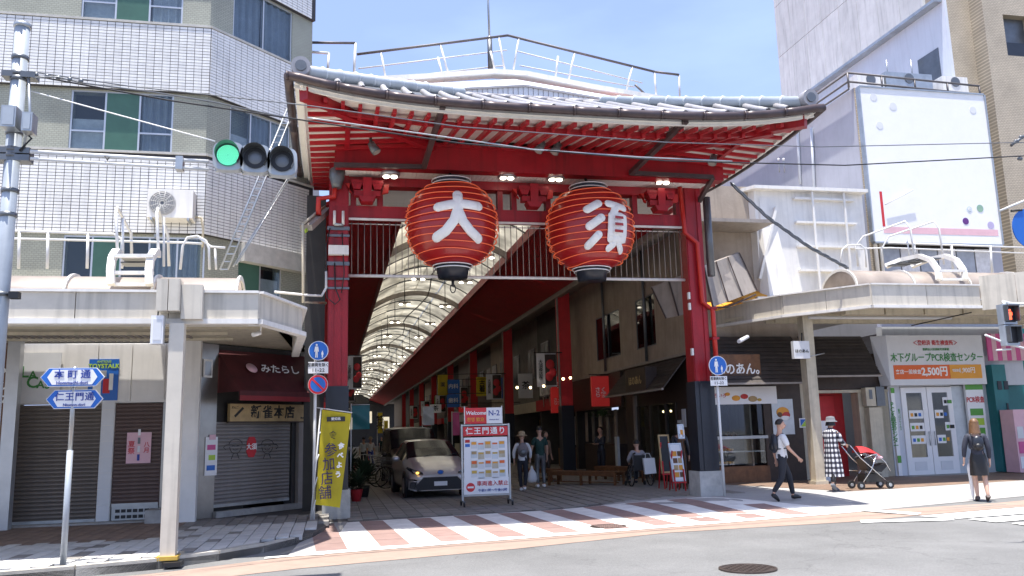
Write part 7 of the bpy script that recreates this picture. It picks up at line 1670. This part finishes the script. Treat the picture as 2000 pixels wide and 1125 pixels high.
ST = [(0, .60, .50, .45, .60), (.10, .76, .62, .56, .76), (.45, .83, .78, .64, .90), (.98, .85, .92, .68, 1.04), (1.3, .85, .94, .65, 1.22), (1.85, .85, .96, .58, 1.46), (2.4, .85, .97, .57, 1.50), (3.1, .85, .99, .55, 1.46), (3.6, .83, 1.0, .52, 1.33), (3.94, .78, .92, .58, .98)]
t, T = car('silver_hatchback', 'silver hatchback with one amber lamp lit, half hidden by the information board', 2.74, 22.3, R(3), ST, 'car_silver')
MB(T).prism([(-.44, .54), (.44, .54), (.66, .32), (.58, .22), (-.58, .22), (-.66, .32)], -.035, .02).build('grille', 'plastic_black', t)

MB(T).box(-.17, .17, -.055, -.036, .32, .43).build('number_plate', 'sign_white', t)
MB(T).ball((0, -.01, .66), .075, .02, .05, 14).build('emblem', 'sign_blue', t); MB(T).tube([(.08 * math.cos(a), -.025, .66 + .055 * math.sin(a)) for a in [2 * math.pi * k / 20 for k in range(20)]], .006, 5, closed=True).build('emblem_ring', 'chrome', t)
for s in (-1, 1):
    h_ = MB(T).add([(s * .44, .0, .60), (s * .70, .10, .63), (s * .835, .42, .76), (s * .80, .40, .80), (s * .66, .10, .73), (s * .46, .0, .66), ], [(0, 1, 2, 3, 4, 5) if s > 0 else (5, 4, 3, 2, 1, 0)])
    h_.v = [v + (T.to_3x3() @ V(s * .012, -.03, .01)) for v in h_.v]; h_ = h_.build('headlight', 'headlight', t); MB(T).ball((s * .60, .0, .655), .045, .04, .035, 10).build('lens', 'turn_lamp' if s < 0 else 'headlight', h_)
    MB(T).prism([(s * .62, .40), (s * .76, .42), (s * .78, .28), (s * .66, .26)], .02, .12).build('fog_recess', 'plastic_black', t); MB(T).tube([(s * .6, .01, .44), (s * .78, .12, .44), (s * .80, .16, .26), (s * .62, .02, .2)], .018, 6).build('bumper_blade', 'car_silver', t)
for s in (-.3, .3): MB(T).beam((s, .97, 1.06), (s + .4, 1.12, 1.12), .015, .01).build('wiper', 'plastic_black', t)
SV = [(0, .70, .70, .6, .86), (.12, .8, .85, .66, 1.0), (.5, .83, .95, .7, 1.12), (.75, .85, 1.05, .72, 1.22), (1.0, .85, 1.05, .72, 1.5), (1.45, .85, 1.08, .7, 1.86), (2.4, .85, 1.1, .7, 1.92), (3.4, .85, 1.1, .7, 1.92), (4.1, .84, 1.1, .68, 1.86), (4.3, .80, 1.0, .68, 1.1)]
t, T = car('black_minivan', 'tall black minivan waiting directly behind the silver hatchback', 2.75, 28.6, R(2), SV, 'car_black')
for s in (-1, 1): MB(T).ball((s * .6, .04, .8), .1, .05, .06, 10).build('headlight', 'headlight', t); MB(T).ball((s * .3, 1.5, 1.72), .05, .03, .04, 8).build('roof_lamp', 'lamp_glow', t)
MB(T).box(-.5, .5, -.03, .02, .4, .62).build('grille', 'plastic_black', t)
# stroller
ss = thing('stroller', 'red and black pushchair with shopping basket in front of the woman in the checked coat', 'stroller', (12.2, 18.0, .12)); T = TR(12.25, 18.0, .12, R(-6))
for x, s in ((-.34, 1), (.36, 1)):
    for y in (-.22, .22): w = MB(T).tube([(x, y - .02, .09), (x, y + .02, .09)], .09, 14).build('wheel', 'rubber', ss); MB(T).tube([(x, y - .024, .09), (x, y + .024, .09)], .04, 10).build('hub', 'galv', w)
for y in (-.22, .22):
    MB(T).tube([(-.52, y, 1.0), (-.3, y, .72), (.36, y, .1)], .014, 6).build('side_tube', 'chrome', ss); MB(T).tube([(.1, y, .78), (-.05, y, .45), (-.34, y, .1)], .014, 6).build('side_tube', 'chrome', ss); MB(T).tube([(-.2, y, .72), (.1, y, .8), (.3, y, .6), (.4, y, .4)], .012, 6).build('side_tube', 'chrome', ss)
MB(T).tube([(-.52, -.22, 1.0), (-.55, 0, 1.02), (-.52, .22, 1.0)], .018, 8).build('handle', 'black', ss)
mat('stroller_red', (.40, .015, .02), .7, var=.15)
MB(T).grid(lambda s, q: (-.28 + .5 * s, -.2 + .4 * q, .82 - .10 * s + .16 * math.sin(math.pi * q) * (1 - .5 * s) + .06 * math.sin(3 * s)), 10, 10).build('canopy', 'stroller_red', ss)
mb = MB(T); mb.prism([(-.22, .68), (-.1, .42), (.2, .38), (.34, .5), (.36, .58), (.05, .5), (-.12, .76)], -.19, .19); mb.build('seat', 'black', ss); MB(T).box(-.2, .2, -.18, .18, .16, .34).build('basket', 'dark', ss); MB(T).ball((.25, 0, .7), .12, .1, .05, 8).build('blanket', 'pale_pink', ss)
# wheelchair
wc = thing('wheelchair', 'black wheelchair with a white bag hanging on its back by the easels', 'wheelchair', (8.05, 21.9, .12)); T = TR(8.1, 22.0, .12, R(0))
for s in (-.27, .27):
    w = MB(T).tube([(s, .28 * math.cos(a), .29 + .28 * math.sin(a)) for a in [2 * math.pi * k / 24 for k in range(24)]], .018, 6, closed=True).build('wheel', 'rubber', wc); mb = MB(T)
    for k in range(10): mb.tube([(s, 0, .29), (s, .27 * math.cos(k * .628), .29 + .27 * math.sin(k * .628))], .004, 3)
    mb.build('spokes', 'galv', w, 'stuff'); MB(T).tube([(s * .9, -.22, .86), (s * .9, -.18, .3), (s * .9, .4, .3), (s * .9, .45, .08)], .014, 6).build('frame_tube', 'black', wc); MB(T).tube([(s * .9, -.32, .88), (s * .9, -.2, .87)], .02, 6).build('push_handle', 'black', wc); MB(T).tube([(s - .02, .45, .06), (s + .02, .45, .06)], .06, 10).build('castor', 'rubber', wc)
MB(T).box(-.24, .24, -.2, .25, .42, .46).build('seat', 'black', wc); MB(T).box(-.24, .24, -.21, -.18, .46, .82).build('backrest', 'black', wc)
t = thing('tote_bag', 'white tote bag hanging on the back of the wheelchair', 'bag', T @ V(.18, -.3, .4)); mb = MB(T); mb.prism([(-.02, .74), (.30, .74), (.33, .34), (.02, .32)], -.32, -.23); mb.build('pouch', 'sign_white2', t); MB(T).tube([(.05, -.28, .74), (.08, -.25, .86), (.18, -.25, .86), (.22, -.28, .74)], .01, 5).build('strap', 'sign_white2', t)
# ================================================================== PEOPLE
BAKE = []
def skinned(name, verts, edges, m, parent, T, sub=1):
    me = bpy.data.meshes.new(name); me.from_pydata([tuple(v) for v, r in verts], edges, []); me.materials.append(MATS[m])
    o = bpy.data.objects.new(name, me); COL.objects.link(o); sk = o.modifiers.new('skin', 'SKIN'); sk.use_smooth_shade = True
    for i, (v, r) in enumerate(verts): d = me.skin_vertices[0].data[i]; d.radius = (r, r) if not isinstance(r, tuple) else r; d.use_root = (i == 0)
    if sub: s = o.modifiers.new('sub', 'SUBSURF'); s.levels = sub; s.render_levels = sub
    o.parent = parent; BAKE.append(o); return o
DEF = dict(pel=(0, 0, .53), bel=(0, 0, .61), che=(0, 0, .72), nb=(0, .005, .81), nk=(0, 0, .85), hd=(0, -.008, .905), hc=(0, -.012, .94), ht=(0, -.005, .972),
           shl=(.095, 0, .80), ell=(.125, .01, .635), wrl=(.13, -.03, .49), shr=(-.095, 0, .80), elr=(-.125, .01, .635), wrr=(-.13, -.03, .49),
           hil=(.05, 0, .50), knl=(.055, -.012, .28), anl=(.055, .012, .045), tol=(.06, -.085, .015), hir=(-.05, 0, .50), knr=(-.055, -.012, .28), anr=(-.055, .012, .045), tor=(-.06, -.085, .015))
def person(label, x, y, rz, H, pose={}, top='ink_white', sleeve=1.0, bottom='black', shoes='black', hair='hair', hairlen=0, skirt=None, coat=None, hat=None, skin='skin', fem=0, z=None, legs_bare=False, backpack=None, grp=None, face_turn=0):
    z = gh(x, y) if z is None else z; t = thing('person', label, 'person', (x, y, z), rz, group=grp); J = {k: V(*v) * H for k, v in DEF.items()}
    for k, v in pose.items(): J[k] = V(*v) * H
    h = H; wf = .92 if fem else 1
    vs = []; es = []; ix = {}
    def vx(n, p, r): ix[n] = len(vs); vs.append((p, r * h))
    vx('pel', J['pel'], .062); vx('bel', J['bel'], .056 * wf); vx('che', J['che'], .066 * wf); vx('nb', J['nb'], .045); vx('nk', J['nk'], .028); vx('hd', J['hd'], .040); vx('hc', J['hc'], .048); vx('ht', J['ht'], .036)
    for s in 'lr':
        vx('sh' + s, J['sh' + s], .036 * wf); vx('el' + s, J['el' + s], .022 * wf); vx('wr' + s, J['wr' + s], .0145)
        d = (J['wr' + s] - J['el' + s]).normalized(); pal = J['wr' + s] + d * .035 * h; vx('pa' + s, pal, .015)
        side = d.cross(V(0, 1, 0)).normalized() if abs(d.y) < .9 else V(1, 0, 0); fw = d.cross(side)
        for k in range(4):
            o_ = fw * (k - 1.5) * .011 * h; a = pal + d * .02 * h + o_; b = a + d * (.018, .022, .02, .015)[k] * h + side * .004 * h; c = b + d * .014 * h + side * .008 * h
            for q, p in enumerate((a, b, c)): vx('f%s%d%d' % (s, k, q), p, .0058)
            es += [(ix['pa' + s], ix['f%s%d0' % (s, k)]), (ix['f%s%d0' % (s, k)], ix['f%s%d1' % (s, k)]), (ix['f%s%d1' % (s, k)], ix['f%s%d2' % (s, k)])]
        a = pal - fw * .018 * h; b = a - fw * .01 * h + d * .018 * h; vx('th' + s, a, .007); vx('ti' + s, b, .006); es += [(ix['pa' + s], ix['th' + s]), (ix['th' + s], ix['ti' + s])]
        vx('hi' + s, J['hi' + s], .05); vx('kn' + s, J['kn' + s], .031); vx('cf' + s, J['kn' + s].lerp(J['an' + s], .35), .032); vx('an' + s, J['an' + s], .019); vx('to' + s, J['to' + s], .016)
        for a, b in (('che', 'sh'), ('sh', 'el'), ('el', 'wr'), ('wr', 'pa'), ('pel', 'hi'), ('hi', 'kn'), ('kn', 'cf'), ('cf', 'an'), ('an', 'to')): es.append((ix[a + (s if a not in ('che', 'pel') else '')], ix[b + s]))
    for a, b in (('pel', 'bel'), ('bel', 'che'), ('che', 'nb'), ('nb', 'nk'), ('nk', 'hd'), ('hd', 'hc'), ('hc', 'ht')): es.append((ix[a], ix[b]))
    body = skinned('body', vs, es, skin, t, None, 1)
    # head features
    hc = J['hc']; Rf = Matrix.Rotation(face_turn, 4, 'Z'); P = lambda a, b, c: hc + (Rf @ V(a, b, c)) * h
    lw = Matrix.Translation((x, y, z)) @ Matrix.Rotation(rz, 4, 'Z')
    mb = MB(lw); mb.ball(P(0, 0, -.012), .045 * h, .052 * h, .062 * h, 14, Mx=Rf.to_3x3().to_4x4())
    mb.ball(P(0, -.054, -.018), .008 * h, .012 * h, .012 * h, 8)
    for s in (-1, 1): mb.ball(P(s * .045, .004, -.014), .006 * h, .012 * h, .016 * h, 8)
    mb.build('face', skin, t)
    mb = MB(lw)
    for s in (-1, 1): mb.ball(P(s * .018, -.048, -.004), .006 * h, .004 * h, .0035 * h, 6)
    mb.build('eyes', 'black', t); MB(lw).ball(P(0, -.047, -.044), .013 * h, .005 * h, .004 * h, 6).build('mouth', 'deep_red', t)
    mb = MB(lw); c = P(0, .008, .008); n = 14; m_ = 8; hv = []; hf = []
    def hairpt(th, ph):
        v = V(math.sin(th) * math.cos(ph), math.sin(th) * math.sin(ph), math.cos(th)); rr = .056 + .003 * math.sin(7 * ph) * math.sin(5 * th); return c + (Rf @ V(v.x * rr * .95, v.y * rr * 1.08, v.z * rr * 1.05)) * h
    for i in range(m_ + 1):
        for k in range(n):
            ph = 2 * math.pi * k / n; front = max(0, -math.sin(ph)); lim = R(106 - 58 * front ** .7); hv.append(hairpt(lim * i / m_, ph))
    for i in range(m_):
        for k in range(n): hf.append((i * n + k, (i + 1) * n + k, (i + 1) * n + (k + 1) % n, i * n + (k + 1) % n))
    mb.add(hv, hf, True)
    if hairlen:
        mb.grid(lambda s, q: tuple(c + (Rf @ V(math.sin(R(-105 + 210 * s)) * (.055 + .012 * q), math.cos(R(-105 + 210 * s)) * (.058 + .02 * q), .0 - q * hairlen)) * h + V(.004 * math.sin(9 * s) * h, 0, 0)), 16, 6)
    mb.build('hair', hair, t)
    # garments
    g = 1.16
    def gar(name, chain, m, extra=()):
        v = []; e = []; idx = {}
        for n_, p, r in chain: idx[n_] = len(v); v.append((p, r * h))
        for a, b in extra: e.append((idx[a], idx[b]))
        skinned(name, v, e, m, t, None, 1)
    if not coat:
        ch = [('che', J['che'], .074 * wf), ('bel', J['bel'], .071 * wf), ('pel', J['pel'] + V(0, 0, .01 * h), .076), ('nb', J['nb'], .050)]; ex = [('che', 'bel'), ('bel', 'pel'), ('che', 'nb')]
        for s in 'lr':
            ch.append(('sh' + s, J['sh' + s], .044 * wf)); ex.append(('che', 'sh' + s)); e1_ = J['sh' + s].lerp(J['el' + s], min(1, sleeve * 2)); ch.append(('e' + s, e1_, .033 if sleeve >= .5 else .038)); ex.append(('sh' + s, 'e' + s))
            if sleeve > .5: ch.append(('w' + s, J['el' + s].lerp(J['wr' + s], (sleeve - .5) * 2), .024)); ex.append(('e' + s, 'w' + s))
        gar('shirt', ch, top, ex)
        HEM = True
    if bottom:
        ch = [('pel', J['pel'], .070), ('wst', J['pel'].lerp(J['bel'], .9), .066 * wf)]; ex = [('pel', 'wst')]
        for s in 'lr':
            ch += [('hi' + s, J['hi' + s], .058), ('kn' + s, J['kn' + s], .042), ('an' + s, J['an' + s] + V(0, 0, .012 * h), .030)]; ex += [('pel', 'hi' + s), ('hi' + s, 'kn' + s), ('kn' + s, 'an' + s)]
        gar('trousers', ch, bottom, ex)
    for s in 'lr':
        a, to = J['an' + s], J['to' + s]; d = (to - a); MB(lw).tube([a - d * .22 + V(0, 0, -.018 * h), a + d * .1 + V(0, 0, -.01 * h), a.lerp(to, .6) + V(0, 0, .0), to + d * .15], [.022 * h, .03 * h, .026 * h, .014 * h], 10).build('shoe', shoes, t)
    def rings(name, L_, m):
        mb = MB(lw); n = 20; vs_ = []; fs_ = []
        for zz, rx, ry, cx, cy in L_:
            for k in range(n): a = 2 * math.pi * k / n; f_ = 1 + .05 * math.sin(5 * a + zz * 9); vs_.append(V(cx + rx * f_ * math.cos(a), cy + ry * f_ * math.sin(a), zz) * h)
        for i in range(len(L_) - 1):
            for k in range(n): fs_.append((i * n + k, i * n + (k + 1) % n, (i + 1) * n + (k + 1) % n, (i + 1) * n + k))
        mb.add(vs_, fs_, True).build(name, m, t)
    if not coat:
        pz = J['pel'].z / h; py_ = J['pel'].y / h; bz = J['bel'].z / h
        rings('shirt_hem', [(pz - .012, .082 * wf, .068, 0, py_), (pz + .02, .084 * wf, .067, 0, py_), (bz, .078 * wf, .062, 0, py_), (bz + .05, .076 * wf, .060, 0, py_), (bz + .09, .06 * wf, .05, 0, py_)], top)
    if skirt: rings('skirt', [(.58, .078, .062, 0, 0), (.52, .092, .075, 0, 0), (.42, .100, .082, 0, -.0), (skirt[1], .104, .090, 0, -.005)], skirt[0])
    if coat:
        rings('coat', [(.855, .030, .032, 0, 0), (.83, .06, .045, 0, 0), (.805, .115, .06, 0, 0), (.72, .10, .072, 0, 0), (.6, .098, .075, 0, 0), (.45, .115, .09, 0, 0), (.3, .128, .10, 0, 0), (coat[1], .135, .108, 0, 0)], coat[0])
        for s in 'lr': gar('sleeve', [('a', J['sh' + s], .046), ('b', J['el' + s], .037), ('c', J['el' + s].lerp(J['wr' + s], .85), .030)], coat[0], [('a', 'b'), ('b', 'c')])
    if hat:
        m_, brim, tall = hat; mb = MB(lw); mb.lathe([(brim * h, .0), (brim * h * .98, .006 * h), (.063 * h, .02 * h), (.060 * h, .045 * h), (.05 * h, tall * h), (.02 * h, (tall + .008) * h), (0.001, (tall + .009) * h)], P(0, .004, .0), 20, caps=False); mb.build('hat', m_, t)
    if backpack:
        m_, s_ = backpack; b = J['che'] + V(0, .085 * h, -.02 * h); tb = thing('backpack', 'backpack on the back of the ' + ' '.join(label.split()[:9]), 'backpack', lw @ (b - V(0, 0, .1 * h)), rz); mb = MB(lw)
        mb.ball(b, .085 * h * s_, .045 * h * s_, .115 * h * s_, 14).build('pack', m_, tb); MB(lw).ball(b + V(0, .035 * h * s_, -.04 * h), .055 * h * s_, .025 * h, .05 * h * s_, 10).build('pocket', 'galv_dark' if m_ != 'navy_black' else 'black', tb)
        for s in (-1, 1): MB(lw).tube([b + V(s * .05 * h, -.02 * h, .08 * h), J['nb'] + V(s * .06 * h, -.02 * h, .015 * h), J['che'] + V(s * .065 * h, -.085 * h, .01 * h), J['che'] + V(s * .075 * h, -.05 * h, -.08 * h), b + V(s * .06 * h, .0, -.07 * h)], .007 * h, 6).build('strap', m_, tb)
    return t, J, lw
WALK = dict(knl=(.05, -.10, .29), anl=(.05, -.13, .055), tol=(.05, -.215, .035), knr=(-.05, .035, .275), anr=(-.05, .16, .09), tor=(-.05, .10, .015), hil=(.05, -.01, .5), hir=(-.05, .01, .5))
mat('plaid_base', (.6, .6, .6))
def plaid():
    m = bpy.data.materials.new('plaid'); m.use_nodes = True; t = m.node_tree; b = t.nodes['Principled BSDF']; b.inputs['Roughness'].default_value = .85; l = t.links.new
    co = t.nodes.new('ShaderNodeTexCoord'); sp = t.nodes.new('ShaderNodeSeparateXYZ'); l(co.outputs['Object'], sp.inputs[0]); at2 = t.nodes.new('ShaderNodeMath'); at2.operation = 'ARCTAN2'; l(sp.outputs[1], at2.inputs[0]); l(sp.outputs[0], at2.inputs[1])
    outs = []
    for src, fr in ((at2.outputs[0], 12 / 6.2832 * 1.0), (sp.outputs[2], 9.0)):
        a = t.nodes.new('ShaderNodeMath'); a.operation = 'MULTIPLY'; a.inputs[1].default_value = fr; l(src, a.inputs[0]); f_ = t.nodes.new('ShaderNodeMath'); f_.operation = 'FRACT'; l(a.outputs[0], f_.inputs[0]); g_ = t.nodes.new('ShaderNodeMath'); g_.operation = 'GREATER_THAN'; g_.inputs[1].default_value = .5; l(f_.outputs[0], g_.inputs[0]); outs.append(g_.outputs[0])
    ad = t.nodes.new('ShaderNodeMath'); ad.operation = 'ADD'; l(outs[0], ad.inputs[0]); l(outs[1], ad.inputs[1]); dv = t.nodes.new('ShaderNodeMath'); dv.operation = 'MULTIPLY'; dv.inputs[1].default_value = .5; l(ad.outputs[0], dv.inputs[0])
    cr = t.nodes.new('ShaderNodeValToRGB'); cr.color_ramp.interpolation = 'CONSTANT'; cr.color_ramp.elements[0].color = (.72, .72, .72, 1); cr.color_ramp.elements[1].position = .4; cr.color_ramp.elements[1].color = (.10, .10, .13, 1); e = cr.color_ramp.elements.new(.9); e.color = (.012, .012, .02, 1); l(dv.outputs[0], cr.inputs[0]); l(cr.outputs[0], b.inputs['Base Color']); MATS['plaid'] = m
plaid()
mat('shirt_white', (.66, .66, .66), .8, var=.05, bump=.2, bscale=18); mat('denim_black', (.02, .022, .03), .85, var=.15, bump=.2, bscale=18); mat('jacket_navy', (.035, .04, .06), .8, var=.15, bump=.2, bscale=18); mat('green_shirt', (.012, .045, .038), .8, var=.1, bump=.2, bscale=18); mat('grey_shirt', (.30, .29, .31), .8, var=.1, bump=.2, bscale=18); mat('straw', (.38, .29, .18), .8, var=.2, scale=30); mat('grey_felt', (.15, .155, .17), .9, var=.15); mat('bag_grey', (.20, .18, .19), .8, var=.2); mat('brown_cloth', (.25, .16, .11), .8, var=.2)
p = G(1533, 978)
person('young man in a white shirt and black trousers striding over the crossing with a backpack', p.x, p.y, R(82), 1.66, dict(WALK, elr=(-.135, -.045, .64), wrr=(-.13, -.15, .535), ell=(.13, .05, .64), wrl=(.12, .03, .50), hc=(0, -.022, .94)), top='shirt_white', sleeve=.45, bottom='denim_black', shoes='black', backpack=('navy_black', 1.05), face_turn=R(-15))
p = G(1632, 960)
person('woman in a long black and white checked coat and grey bucket hat pushing a stroller', p.x, p.y, R(112), 1.66, dict(WALK, knl=(.05, -.05, .28), anl=(.05, -.04, .045), tol=(.05, -.13, .015), anr=(-.05, .12, .11), tor=(-.05, .06, .03), ell=(.12, -.06, .66), wrl=(.09, -.19, .62), elr=(-.12, -.06, .66), wrr=(-.09, -.19, .62), hc=(0, -.03, .935), ht=(0, -.03, .965), hd=(0, -.02, .9)), coat=('plaid', .2), bottom='black', shoes='grey_felt', hat=('grey_felt', .088, .07), fem=1, hairlen=.06)
p = G(1920, 979)
t, J, lw = person('brown haired woman in a dark jacket and black skirt stepping away at the right edge', p.x, p.y, R(150), 1.63, dict(WALK, knl=(.05, -.05, .285), anl=(.045, -.035, .05), tol=(.045, -.12, .015), knr=(-.05, .0, .275), anr=(-.05, .07, .075), tor=(-.05, .02, .015), ell=(.14, .0, .645), wrl=(.15, -.03, .51)), top='jacket_navy', sleeve=.95, bottom=None, skirt=('black', .31), hair='hair_brown', hairlen=.13, skin='skin_light', fem=1, backpack=('navy_black', .8), shoes='brown_metal')
um = thing('umbrella', 'folded white umbrella hanging from the hand of the woman at the right edge', 'umbrella', G(1893, 975)); a = lw @ (J['wrl'] + V(.01, -.02, -.07) * 1.0); a = W(1893, 905, y=a.y) if 1 else a
MB().tube([a, a + V(0, 0, -.1), a + V(0, 0, -.22), a + V(0, 0, -.62), a + V(0, 0, -.72)], [.03, .055, .045, .03, .006], 10).build('canopy', 'sign_white', um); MB().tube([a + V(0, 0, .12), a + V(0, 0, -.02)], .012, 6).build('handle', 'sign_white2', um)
p = G(1022, 959)
person('woman in a straw hat and pale shirt walking into the arcade', p.x, p.y, R(176), 1.60, dict(WALK, knl=(.045, -.03, .28), anl=(.03, -.02, .045), tol=(.03, -.1, .015), anr=(-.02, .05, .07), tor=(-.02, .0, .015), elr=(-.15, -.01, .65), ell=(.15, -.01, .65), wrl=(.14, -.04, .52), wrr=(-.14, -.04, .52)), top='shirt_white', sleeve=.9, bottom='denim_black', hat=('straw', .10, .075), fem=1, backpack=('bag_grey', 1.1), shoes='ink_white')
person('man in a dark green t-shirt beside the straw hat woman carrying a white plastic bag', 5.85, 24.1, R(185), 1.74, dict(ell=(.14, .0, .64), wrl=(.16, -.03, .5)), top='green_shirt', sleeve=.4, bottom='galv_dark', shoes='ink_white')
t = thing('shopping_bag', 'white plastic shopping bag held by the man in the green t-shirt', 'bag', W(1040, 920, y=24.0)); c = W(1039, 925, y=24.0); MB().lathe([(.02, .22), (.05, .12), (.13, .0), (.15, -.15), (.12, -.24), (.02, -.25)], c, 12, sx=1, sy=.5).build('bag', 'sign_white2', t)
person('person in brown standing farther in with dark hair', 6.75, 27.0, R(30), 1.55, {}, top='brown_cloth', sleeve=.9, bottom='wood_dark', fem=1, hairlen=.05)
SIT = dict(pel=(0, 0, .30), bel=(0, -.01, .38), che=(0, -.01, .49), nb=(0, -.0, .575), nk=(0, -.005, .61), hd=(0, -.02, .66), hc=(0, -.025, .695), ht=(0, -.02, .727), shl=(.095, 0, .565), shr=(-.095, 0, .565), ell=(.15, -.03, .43), elr=(-.15, -.03, .43), wrl=(.10, -.14, .38), wrr=(-.10, -.14, .38), hil=(.05, -.01, .29), hir=(-.05, -.01, .29), knl=(.06, -.24, .29), knr=(-.06, -.24, .29), anl=(.06, -.27, .07), anr=(-.06, -.27, .07), tol=(.06, -.35, .05), tor=(-.06, -.35, .05))
person('elderly person in a grey shirt sitting in the wheelchair seen from behind', 8.05, 22.05, R(180), 1.62, SIT, top='grey_shirt', sleeve=.9, bottom='denim_black', shoes='black')
p = W(1195, 880, y=27.0)
person('shop worker in dark clothes standing at the counter under the red sign', 8.75, 27.4, R(-60), 1.62, dict(ell=(.12, -.05, .66), wrl=(.06, -.15, .66), elr=(-.12, -.05, .66), wrr=(-.06, -.15, .66)), top='navy_black', sleeve=1.0, bottom='denim_black', z=.12)
person('dark haired person behind the menu easels next to the right post', 8.85, 21.0, R(150), 1.62, {}, top='navy_black', sleeve=1.0, bottom='denim_black', hairlen=.08, fem=1)
for i, (x, y, m, b, fl) in enumerate(((2.0, 47, 'shirt_white', 'ink_blue', 1), (1.6, 46, 'ridge_blue', 'denim_black', 0), (6.5, 58, 'grey_shirt', 'denim_black', 0), (5.6, 70, 'shirt_white', 'denim_black', 1), (4.4, 80, 'green_shirt', 'denim_black', 0))):
    person(['distant walker in a white top and blue trousers left of the van', 'distant walker in a pale blue top beside the one in white', 'distant walker in grey behind the information board', 'far walker in white in the middle of the arcade', 'farthest walker in dark clothes in the arcade'][i], x, y, R(180 if i % 2 else 10), 1.6, WALK, top=m, sleeve=.5, bottom=b, fem=fl, z=0, hat=('straw', .09, .07) if i == 0 else None)
def bake_people():
    dg = bpy.context.evaluated_depsgraph_get(); R_ = []
    for o in BAKE: R_.append(bpy.data.meshes.new_from_object(o.evaluated_get(dg)))
    for o, me in zip(BAKE, R_):
        o.modifiers.clear(); o.data = me
        me.polygons.foreach_set('use_smooth', [True] * len(me.polygons))
bake_people()
# ------------------------------------------------------------------ bake lettering and figures to meshes
def finish():
    dg = bpy.context.evaluated_depsgraph_get()
    for o, name, Mw, m, parent in TEXTS:
        me = bpy.data.meshes.new_from_object(o.evaluated_get(dg)); me.materials.clear(); me.materials.append(m)
        bpy.data.objects.remove(o, do_unlink=True)
        n = bpy.data.objects.new(name, me); COL.objects.link(n); n.parent = parent
        n.matrix_basis = (wmx(parent).inverted() if parent else Matrix()) @ Mw
finish()
